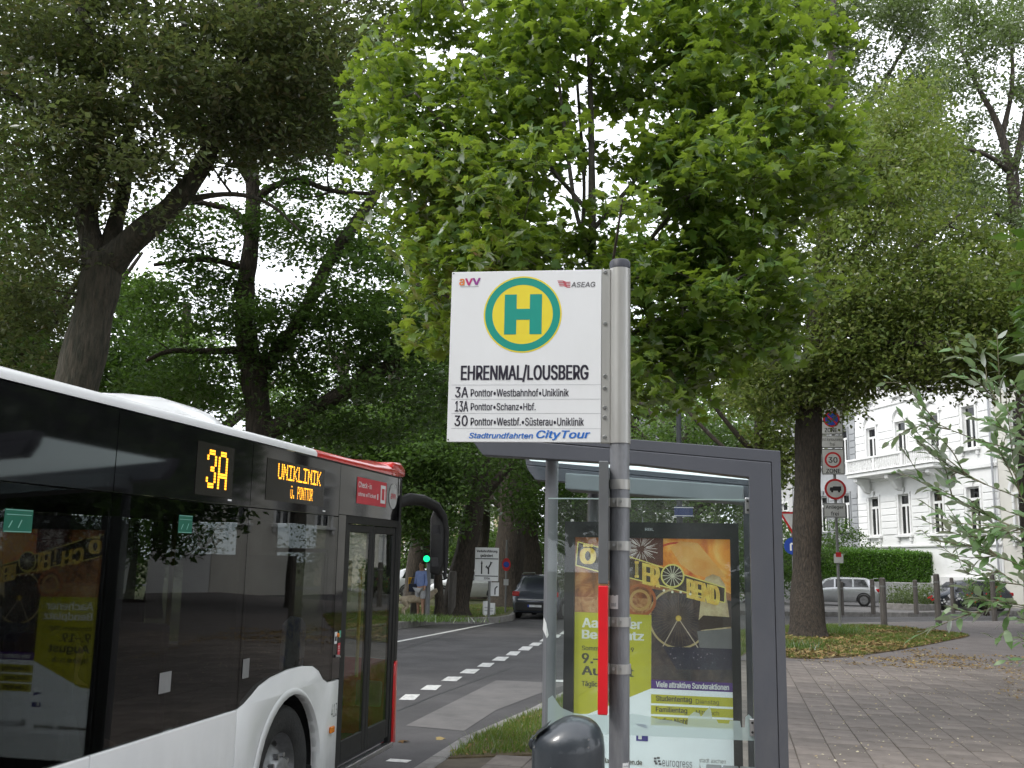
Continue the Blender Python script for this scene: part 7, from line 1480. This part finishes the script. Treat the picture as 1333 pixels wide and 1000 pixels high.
# bollards
bl=[((1151,814),(1151,752),.11,'wooden bollard at the litter patch just right of the zone sign post'),((1222,812),(1220,747),.11,'wooden bollard on the kerb in front of the dark parked car'),((1295,808),(1286,747),.10,'wooden bollard behind the willow twigs at the right'),
    ((1137,799),(1136,754),.10,'thin bollard across the side road beside the silver car'),((1193,799),(1192,755),.10,'pale bollard across the side road between the two parked cars'),((1096,800),(1096,757),.10,'bollard across the side road directly behind the zone sign post'),((1241,798),(1239,752),.09,'pale bollard across the side road in front of the flowers')]
bp0=None
for (a,t_,r_,lab) in bl:
    g_=G(*a,0); h_=float(D(t_[0],t_[1],g_[1])[2]); 
    o=thing('bollard',(g_[0],g_[1],0),0,lab,'bollard','bollards along the side road')
    MB().tube([(0,0,-.02),(.0,0,h_-.10),(0,0,h_-.03),(0,0,h_)],[r_,r_*.95,r_*.9,r_*.55],12).build('post',M_wood,o,smooth=True)
    MB().tube([(0,0,h_-.32),(0,0,h_-.26)],r_*1.03,12,cap=False).build('band',M_post,o,smooth=True)
for k,(u,v,d_,h_) in enumerate([(588,804,34.6,1.5),(539,805,34.3,1.25)]):
    p=D(u,v,d_); o=thing('bollard',(p[0],p[1],0),0,['stout post in the grass right of the slender trunk','stout post in the grass just left of the man in the blue shirt'][k],'bollard')
    MB().tube([(0,0,-.02),(0,0,h_-.06),(0,0,h_)],[.14,.135,.09],12).build('post',M_wood,o,smooth=True)

# ================================================================ PERSON, DOG, PASSENGER
M_skin=mat('skin',(.45,.26,.18),.6); M_hair=mat('hair',(.10,.055,.03),.8); M_shirt=mat('shirt_blue',(.24,.32,.62),.8,c2=(.20,.27,.55),scale=10); M_short=mat('shorts_pale',(.50,.50,.53),.85,c2=(.38,.38,.42),scale=8); M_navy=mat('bag_navy',(.015,.02,.045),.8); M_shoe=mat('shoe',(.02,.02,.02),.7)
TS=bpy.data.scenes.new('workshop')
def skinobj(name,verts,edges,radii,mat_,parent,root=0,sub=2):
    me=bpy.data.meshes.new(name); me.from_pydata([tuple(v) for v in verts],edges,[]); o=bpy.data.objects.new(name,me); TS.collection.objects.link(o)
    sk=o.modifiers.new('s','SKIN'); sk.use_smooth_shade=True
    for i,r in enumerate(radii):
        r=(r,r) if not hasattr(r,'__len__') else r; me.skin_vertices[0].data[i].radius=r
        me.skin_vertices[0].data[i].use_root=(i==root)
    ss=o.modifiers.new('u','SUBSURF'); ss.levels=sub; ss.render_levels=sub
    with bpy.context.temp_override(scene=TS,view_layer=TS.view_layers[0]):
        dg=bpy.context.evaluated_depsgraph_get(); m2=bpy.data.meshes.new_from_object(o.evaluated_get(dg))
    bpy.data.objects.remove(o); m2.name=name; m2.materials.clear(); m2.materials.append(mat_)
    m2.polygons.foreach_set('use_smooth',[True]*len(m2.polygons))
    o=bpy.data.objects.new(name,m2); COL.objects.link(o); o.parent=parent; return o
pm=D(546.5,806,33.5); man=thing('person',(pm[0],pm[1],0),R(-35),'person in light blue shirt and pale shorts standing with a pale dog by the kerb','person')
# faces local -Y ; x right
V=[(0,0,.95),(0,.0,1.08),(0,.01,1.25),(0,.02,1.42),(0,.01,1.50),(0,-.01,1.57),(0,-.02,1.66),(0,-.015,1.74),
 (.10,0,.90),(.11,-.02,.50),(.11,.01,.10),(.115,-.10,.04),(-.10,0,.90),(-.13,.03,.50),(-.14,.07,.10),(-.15,-.04,.04),
 (.17,.02,1.43),(.23,.03,1.16),(.22,-.09,.93),(.215,-.12,.85),(-.17,.02,1.43),(-.24,.04,1.16),(-.23,-.06,.93),(-.225,-.09,.85)]
E_=[(0,1),(1,2),(2,3),(3,4),(4,5),(5,6),(6,7),(0,8),(8,9),(9,10),(10,11),(0,12),(12,13),(13,14),(14,15),(3,16),(16,17),(17,18),(18,19),(3,20),(20,21),(21,22),(22,23)]
Rd=[(.15,.11),(.135,.10),(.15,.11),(.15,.10),.06,.065,.095,.07,.09,.06,.042,.04,.09,.06,.042,.04,.06,.043,.032,.035,.06,.043,.032,.035]
skinobj('body',V,E_,Rd,M_skin,man)
skinobj('shirt',[(0,0,.94),(0,.0,1.08),(0,.01,1.25),(0,.02,1.42),(0,.01,1.49),(.18,.02,1.42),(.235,.03,1.16),(.228,-.06,.99),(-.18,.02,1.42),(-.245,.04,1.16),(-.238,-.03,.99)],[(0,1),(1,2),(2,3),(3,4),(3,5),(5,6),(6,7),(3,8),(8,9),(9,10)],[(.185,.14),(.175,.135),(.185,.14),(.18,.125),.07,.08,.062,.05,.08,.062,.05],M_shirt,man)
skinobj('shorts',[(0,0,.96),(.105,0,.86),(.12,-.015,.56),(-.105,0,.86),(-.135,.02,.56)],[(0,1),(1,2),(0,3),(3,4)],[(.18,.14),.12,.105,.12,.105],M_short,man)
skinobj('hair',[(0,.02,1.69),(0,.005,1.755),(0,-.03,1.775)],[(0,1),(1,2)],[.095,.085,.06],M_hair,man)
for s in (1,-1): MB().box(s*.115-.05-(.02 if s<0 else 0),s*.115+.05-(.02 if s<0 else 0),-.16+(.06 if s<0 else 0),.10+(.06 if s<0 else 0),0,.09).build('shoe',M_shoe,man,bevel=.03)
MB().tube([(.0,-.055,1.665),(0,-.12,1.655),(0,-.10,1.63)],[.02,.018,.008],6).build('nose',M_skin,man,smooth=True)
for s in (1,-1): MB().tube([(s*.035,-.095,1.69),(s*.035,-.105,1.69)],.012,6).build('eye',M_shoe,man,smooth=True)
hb=thing('shoulder_bag',(pm[0]-.22,pm[1]+.12,.80),R(-20),'navy bag hanging at the hip of the man in the blue shirt','bag')
MB().box(-.20,.17,-.10,.10,0,.26).build('bag_body',M_navy,hb,bevel=.04); MB().tube([(-.15,0,.25),(-.05,.0,.55),(.12,-.02,.72),(.2,-.02,.60)],.015,6).build('strap',M_navy,hb,smooth=True)
# dog, head towards the man
M_dog=mat('dog_fur',(.50,.42,.32),.95,c2=(.36,.29,.21),scale=9,bump=.6,bscale=40)
pd_=D(542,806,33.6); dog=thing('dog',(pd_[0]-.02,pd_[1],0),R(12),'pale sandy dog standing beside the man in the blue shirt','dog')
skinobj('body',[(-.38,0,.56),(-.10,0,.57),(.22,0,.58),(.42,0,.66),(.56,0,.80),(.66,0,.86),(.80,0,.82),
  (.24,.10,.46),(.25,.11,.24),(.22,.11,.05),(.24,-.10,.46),(.27,-.11,.24),(.24,-.11,.05),
  (-.38,.10,.46),(-.30,.12,.32),(-.44,.12,.22),(-.40,.12,.05),(-.38,-.10,.46),(-.28,-.12,.32),(-.42,-.12,.22),(-.38,-.12,.05),
  (-.52,0,.58),(-.70,0,.46),(-.82,0,.34)],
  [(0,1),(1,2),(2,3),(3,4),(4,5),(5,6),(2,7),(7,8),(8,9),(2,10),(10,11),(11,12),(0,13),(13,14),(14,15),(15,16),(0,17),(17,18),(18,19),(19,20),(0,21),(21,22),(22,23)],
  [(.15,.14),(.14,.14),(.17,.16),.13,.10,.10,.05,.07,.045,.04,.07,.045,.04,.10,.06,.04,.04,.10,.06,.04,.04,.06,.05,.03],M_dog,dog,root=1)
for s in (1,-1): MB().prism([(-.04,.92),(.03,.93),(.0,.78),(-.05,.80)],lambda x,z:(.62+x,s*.085,z),lambda x,z:(.62+x,s*.105,z)).build('ear',M_dog,dog,bevel=.008)
MB().tube([(.83,0,.83),(.86,0,.825)],.022,8).build('nose',M_shoe,dog,smooth=True)
# passenger behind the second side window
BM=Matrix.Translation(Vector(F0))@Matrix.Rotation(R(78),4,'Z')@Matrix.Rotation(-R(.62),4,'Y')
pp=BM@Vector((-4.42,.38,.45)); pa=thing('person',pp,R(78),'dark haired passenger seated behind the second side window of the bus','person')
skinobj('body',[(0,0,.48),(0,0,.66),(.01,0,.84),(.03,0,.93),(.05,0,1.03),(.055,0,1.10),(0,-.15,.84),(.03,-.19,.62),(.15,-.12,.52),(0,.15,.84),(.03,.19,.62),(.15,.12,.52),(.38,-.1,.5),(.40,-.1,.1),(.38,.1,.5),(.40,.1,.1)],[(0,1),(1,2),(2,3),(3,4),(4,5),(2,6),(6,7),(7,8),(2,9),(9,10),(10,11),(0,12),(12,13),(0,14),(14,15)],[(.13,.15),(.12,.14),(.10,.14),.05,.085,.07,.06,.045,.04,.06,.045,.04,.08,.05,.08,.05],M_skin,pa)
skinobj('jacket',[(0,0,.48),(0,0,.66),(.01,0,.84),(.02,0,.90),(0,-.16,.83),(.03,-.20,.62),(.12,-.14,.54),(0,.16,.83),(.03,.20,.62),(.12,.14,.54)],[(0,1),(1,2),(2,3),(2,4),(4,5),(5,6),(2,7),(7,8),(8,9)],[(.16,.18),(.15,.17),(.13,.17),.07,.08,.06,.055,.08,.06,.055],mat('jacket_dark',(.012,.013,.018),.85),pa)
skinobj('hair',[(-.02,0,1.02),(.0,0,1.12),(.05,0,1.14)],[(0,1),(1,2)],[.09,.09,.07],mat('hair_dark',(.012,.009,.008),.6),pa)
MB().tube([(.12,0,1.045),(.16,0,1.03),(.14,0,1.015)],[.02,.016,.008],6).build('nose',M_skin,pa,smooth=True)

bpy.data.scenes.remove(TS)
# ================================================================ SHRUB AT THE RIGHT
M_will=leafmat('willow_leaf',[(.07,.15,.04),(.10,.20,.06),(.13,.22,.08)],(.25,.42,.08),tw=.35,gloss=.16,back=(.42,.47,.40))
M_twig=mat('twig',(.14,.12,.075),.8,c2=(.2,.19,.12),scale=20)
wb=np.array([2.75,3.9,0.0]); wr=thing('willow_shrub',wb,0,'loose shrub with long silvery green leaves reaching in from the right edge','shrub')
def wl(*pts): return [wb+np.array([rng.normal()*.06,rng.normal()*.06,0])]+[D(u,v,d) for u,v,d in pts]
stems=[wl((1500,860,3.8),(1400,660,3.6),(1325,550,3.5),(1290,515,3.45),(1272,492,3.4)),
 wl((1520,820,3.7),(1420,660,3.5),(1340,590,3.4),(1260,570,3.35),(1197,541,3.3)),
 wl((1520,830,3.6),(1420,690,3.4),(1333,650,3.3),(1275,628,3.3),(1228,607,3.3)),
 wl((1520,840,3.6),(1430,760,3.5),(1340,715,3.4),(1270,665,3.4),(1222,640,3.4)),
 wl((1520,860,3.7),(1430,780,3.7),(1350,745,3.7),(1290,720,3.7),(1250,705,3.7)),
 wl((1500,880,3.4),(1400,820,3.3),(1340,790,3.2),(1300,790,3.2),(1272,800,3.2)),
 wl((1500,860,3.9),(1430,740,3.9),(1390,640,3.9),(1350,560,3.9),(1320,500,3.9)),
 wl((1500,860,4.0),(1430,800,4.0),(1360,780,4.0),(1310,750,4.0),(1285,735,4.0)),
 wl((1500,870,3.5),(1420,780,3.4),(1360,700,3.4),(1330,650,3.4),(1310,600,3.4)),
 wl((1520,860,3.6),(1400,720,3.4),(1330,690,3.3),(1290,675,3.3),(1262,650,3.3)),
 wl((1560,860,3.9),(1520,700,3.9),(1480,560,3.9),(1440,460,3.9)),wl((1580,860,4.2),(1560,650,4.2),(1530,500,4.2)),
 wl((1500,900,3.6),(1440,850,3.6),(1370,840,3.5),(1330,835,3.5)),wl((1560,900,3.3),(1500,760,3.2),(1430,700,3.1),(1360,690,3.1))]
LPp=[];LS=[];LY=[];LN=[]
tb=MB()
def leafline(path,r0,dens_,s0):
    P=[np.array(p) for p,_ in smoothpath([(p,0) for p in path])]
    seg=np.cumsum([0]+[np.linalg.norm(b-a) for a,b in zip(P[:-1],P[1:])]); tot=seg[-1]
    tb.tube([p-wb for p in P],[max(.0012,r0*(1-.85*s/tot)) for s in seg],6,cap=False)
    t=tot*s0; side=1
    while t<tot:
        i=min(np.searchsorted(seg,t)-1,len(P)-2); i=max(i,0); f=(t-seg[i])/(seg[i+1]-seg[i]+1e-9); p=P[i]+(P[i+1]-P[i])*f; d=(P[i+1]-P[i]); d/=np.linalg.norm(d)
        s_=np.cross(d,[0,0,1.0]); s_/=np.linalg.norm(s_)+1e-9
        y=d*.75+s_*side*rng.uniform(.3,.9)+np.array([0,0,rng.uniform(-.4,.35)])+rng.normal(size=3)*.2; y/=np.linalg.norm(y)
        nn=np.array([0,0,1.0])+rng.normal(size=3)*.5; nn-=y*(nn@y); nn/=np.linalg.norm(nn)
        LPp.append(p);LS.append(rng.uniform(.045,.078)*(1-.35*(t/tot)**3));LY.append(y);LN.append(nn); side=-side; t+=dens_*rng.uniform(.6,1.4)
    return P,seg
for k,s in enumerate(stems):
    P,seg=leafline(s,.008,.022,.42)
    for _ in range(5):
        i=int(len(P)*rng.uniform(.5,.9)); d=P[min(i+1,len(P)-1)]-P[i-1]; d/=np.linalg.norm(d)
        q=P[i]; e1=q+d*.09+rng.normal(size=3)*.045; e2=e1+d*.09+rng.normal(size=3)*.055+np.array([0,0,.02])
        leafline([q,e1,e2],.0028,.020,.1)
LPp=np.array(LPp);LS=np.array(LS);LY=np.array(LY);LN=np.array(LN);LX=np.cross(LY,LN)
tb.build('stem',M_twig,wr,smooth='all',fixn=False,kind='stuff')
LZ_V[:,0]*=1.25
cc=(LPp-CAM)@RM; uu=CX+F*cc[:,0]/-cc[:,2]; vis=(uu<1340)&(uu>0); order=np.argsort(np.where(vis,np.linalg.norm(LPp-CAM,axis=1),99))[:300]
lm=bpy.data.meshes.new('leaf'); lm.from_pydata([tuple(v) for v in LZ_V],[],[tuple(map(int,f)) for f in LZ_F]); lm.materials.append(M_will)
mask=np.ones(len(LPp),bool); mask[order]=False
for i in order:
    o=bpy.data.objects.new('leaf',lm); COL.objects.link(o); o.parent=wr; M3=np.stack([LX[i],LY[i],LN[i]],axis=1)*LS[i]; q=LPp[i]-wb
    o.matrix_local=Matrix([[*M3[0],q[0]],[*M3[1],q[1]],[*M3[2],q[2]],[0,0,0,1]])
V,T=leafverts(LPp[mask]-wb,LS[mask],LX[mask],LY[mask],LN[mask],LZ_V,LZ_F); npmesh('foliage',V,T,M_will,wr,kind='stuff')

# ================================================================ GRASS, LITTER, FLOWERS
M_grass=leafmat('grass_blade',[(.06,.12,.02),(.09,.17,.03),(.14,.17,.04),(.20,.18,.06)],(.25,.4,.05),tw=.35,gloss=.05)
M_dry=leafmat('dry_leaf',[(.22,.14,.06),(.30,.21,.09),(.15,.09,.045),(.38,.30,.14),(.20,.16,.06)],(.3,.22,.08),tw=.15,gloss=.03)
M_pet=leafmat('pale_litter',[(.42,.36,.24),(.50,.46,.34),(.35,.26,.14)],(.4,.35,.2),tw=.1,gloss=.03)
def inpolyv(X,Y,poly):
    c=np.zeros(len(X),bool); n=len(poly)
    for i in range(n):
        x1,y1=poly[i]; x2,y2=poly[(i+1)%n]
        if y1==y2: continue
        c^=((y1>Y)!=(y2>Y))&(X<(x2-x1)*(Y-y1)/(y2-y1)+x1)
    return c
_KA=np.array(KD[:-1]); _KB=np.array(KD[1:])
def klat(X,Y):
    P=np.stack([X,Y],1)[:,None]; t=_KB-_KA; s=np.clip(((P-_KA)*t).sum(2)/(t*t).sum(1),0,1); return np.linalg.norm(P-(_KA+t*s[...,None]),axis=2).min(1)
def scatter_in(poly,n,dfn=None):
    P=np.array(poly); lo,hi=P.min(0),P.max(0); o=np.zeros((0,2))
    while len(o)<n:
        q=rng.uniform(lo,hi,(n*2,2)); q=q[inpolyv(q[:,0],q[:,1],poly)]
        if dfn is not None: q=q[rng.random(len(q))<dfn(q[:,0],q[:,1])]
        o=np.vstack([o,q])
    return o[:n]
def blades(name,pts,h,wd,z,m,label,cat='grass',lean=.5):
    n=len(pts); H=h*rng.uniform(.4,1.2,n); a=rng.uniform(0,2*np.pi,n); dx=np.cos(a)*wd; dy=np.sin(a)*wd; lx=rng.normal(size=n)*H*lean; ly=rng.normal(size=n)*H*lean
    V=np.zeros((n,3,3)); V[:,0]=np.stack([pts[:,0]-dx,pts[:,1]-dy,np.full(n,z)],1); V[:,1]=np.stack([pts[:,0]+dx,pts[:,1]+dy,np.full(n,z)],1); V[:,2]=np.stack([pts[:,0]+lx,pts[:,1]+ly,z+H],1)
    T=np.arange(n*3).reshape(n,3); o=npmesh(name,V.reshape(-1,3),T,m); return tag(o,label,cat,kind='stuff')
def litter(name,pts,s,z,m,label,cat='fallen leaves'):
    n=len(pts); P=np.column_stack([pts,z+rng.random(n)*.012]); X,Y,N=frames(n,1.0,.28,0); V,T=leafverts(P,s*rng.uniform(.5,1.3,n),X,Y,N,OV_V*np.array([1.3,1,1]),OV_F); o=npmesh(name,V,T,m); return tag(o,label,cat,kind='stuff')
def fnoise(x,y,s=1.0): return .5+.5*np.sin(x*2.3*s+1.3*np.sin(y*1.7*s))*np.cos(y*1.9*s+x*.7)
# strip by the shelter: greener at the kerb, browner to the pavement
blades('grass',scatter_in(STRIP,34000,lambda x,y:np.where(y<16,(1.15-.55*klat(x,y))*(.35+.65*fnoise(x,y,2.0)),.3)),.085,.006,.012,M_grass,'weedy grass strip along the kerb left of the shelter')
litter('fallen_leaves',scatter_in(STRIP,3600,lambda x,y:np.where(y<15,.25+.75*(klat(x,y)>1.0),.1)),.05,.02,M_dry,'brown fallen leaves lying in the kerbside grass strip')
blades('grass',scatter_in(PATCH,26000,lambda x,y:np.clip(fnoise(x,y,.8)*1.3-.25,.03,1)),.075,.010,.01,M_grass,'sparse grass round the foot of the linden')
litter('fallen_leaves',scatter_in(PATCH,15000,lambda x,y:.3+.7*fnoise(y,x,.7)),.10,.02,M_dry,'yellow brown fallen leaves covering the patch round the linden')
# far verge
vp=[(-5.4,20),(-4.4,25),(-3.7,29.2),(-3.2,31.5),(-2.6,33.2),(-1.3,34.1),(-.6,34.9),(-.15,36.4),(.05,39.5),(.4,42.4),(2.0,44.3),(5.5,45.1),(5.5,48),(0,47),(-5,38),(-8,30),(-9,20)]
blades('grass',scatter_in(vp,30000),.065,.010,0,M_grass,'grass verge across the road under the row of trunks')
litter('fallen_leaves',scatter_in(vp,1500),.09,.02,M_dry,'scattered dry leaves on the far verge')
wp=D(537,800,31.6); w_=rng.normal(size=(1500,2))*np.array([.8,.4])+wp[:2]; blades('weeds',w_,.20,.015,0,M_bright,'bright green weeds at the kerb in front of the dog','weeds')
# litter on the pavers
rp=[(2.2,5),(2.6,9),(3.6,12.5),(5.0,17),(5.9,20.2),(6.0,21.2),(12,21),(12,12),(7,8),(4.5,5)]
litter('fallen_leaves',scatter_in(rp,2200),.034,.003,M_pet,'small pale petals and leaf scraps scattered over the pavers')
fp2=[tuple(G(u,v,0)[:2]) for u,v in [(1029,860),(1120,866),(1230,873),(1333,880),(1333,855),(1250,850),(1240,842)]]
litter('fallen_leaves',scatter_in(fp2,1700,lambda x,y:fnoise(x,y,.9)**2),.06,.003,M_dry,'drift of yellow leaves where the pavers meet the path')
fp3=[tuple(G(u,v,0)[:2]) for u,v in [(1300,905),(1333,915),(1333,870),(1310,872)]]
litter('fallen_leaves',scatter_in(fp3,150),.05,.003,M_dry,'orange fallen leaves on the pavers at the right edge')
for k,(u,v) in enumerate([(577,963),(519,966),(592,977)]):
    p=G(u,v,ROAD if v<970 else 0); tag(npmesh('fallen_leaf',*(lambda r:(r[0]+np.array([p[0],p[1],p[2]+.012]),r[1]))(leafverts(np.zeros((1,3)),np.array([.13]),*[a for a in frames(1,1.0,.15,0)],ML_V,ML_F)),M_dry),['dry maple leaf lying on the road by the kerb','dry maple leaf on the road near the bus door','dry leaf on the paving beside the kerb stones'][k],'fallen leaf')
# weeds at the linden foot
wq=np.concatenate([rng.normal(size=(260,2))*np.array([.35,.3])+G(u,v,0)[:2] for u,v in [(1080,822),(1100,823),(1092,826),(1040,845)]]); blades('weeds',wq,.22,.014,.01,M_bright,'green weeds at the foot of the zone sign post','weeds')
# flower bed with kerb across the side road, before the dark car
fb0,fb1=G(1197,795,0),G(1333,790,0)
fl=thing('flower_bed',(fb0[0],fb0[1],0),0,'raised bed with red and white flowers in front of the dark parked car','flower bed')
dv=(fb1-fb0)[:2]; nvv=np.array([-dv[1],dv[0]])/np.linalg.norm(dv)*2.0
MB().prism([(0,0),tuple(dv),tuple(dv+nvv),tuple(nvv)],lambda x,y:(x,y,-.02),lambda x,y:(x,y,.28)).build('bed_edging',M_kerb,fl,bevel=.03)
n=15000; t=rng.random(n)[:,None]; s2=rng.random(n)[:,None]; P=np.column_stack([t*dv+s2*nvv,.3+rng.random(n)**1.5*.9*(.5+.5*np.sin(t[:,0]*25)**2)]); X,Y,N=frames(n,.7,.7,0); V,T=leafverts(P,.13*rng.uniform(.5,1.2,n),X,Y,N,OV_V,OV_F); npmesh('leaves',V,T,M_ash,fl,kind='stuff')
def flowers(cen,col,name):
    mb=MB()
    for c in cen:
        for _ in range(4):
            q=np.array(c)+rng.normal(size=3)*np.array([.10,.1,.09]); r=.045
            mb.add([q+np.array([math.cos(a)*r,-.02,math.sin(a)*r]) for a in [k*math.pi/3 for k in range(6)]],[(0,1,2,3,4,5)])
    mb.build(name,col,fl,fixn=False,kind='stuff')
M_fr=mat('petal_red',(.55,.02,.02),.7); M_fw=mat('petal_white',(.62,.62,.62),.7)
rel=lambda u,v:(D(u,v,fb0[1]+.2*(0)-.15)-np.array([fb0[0],fb0[1],0]))
flowers([rel(u,v) for u,v in [(1210,781),(1213,778),(1262,775),(1265,778),(1275,779),(1280,777),(1296,765),(1297,777),(1300,774)]],M_fr,'red_flowers')
flowers([rel(u,v) for u,v in [(1226,783),(1237,778),(1245,776),(1250,782),(1232,785),(1257,783)]],M_fw,'white_flowers')

bush(D(1283,790,45.6),1.0,.6,2.1,'upright green bush among the red flowers by the side road',M_bright,26,110,.10)
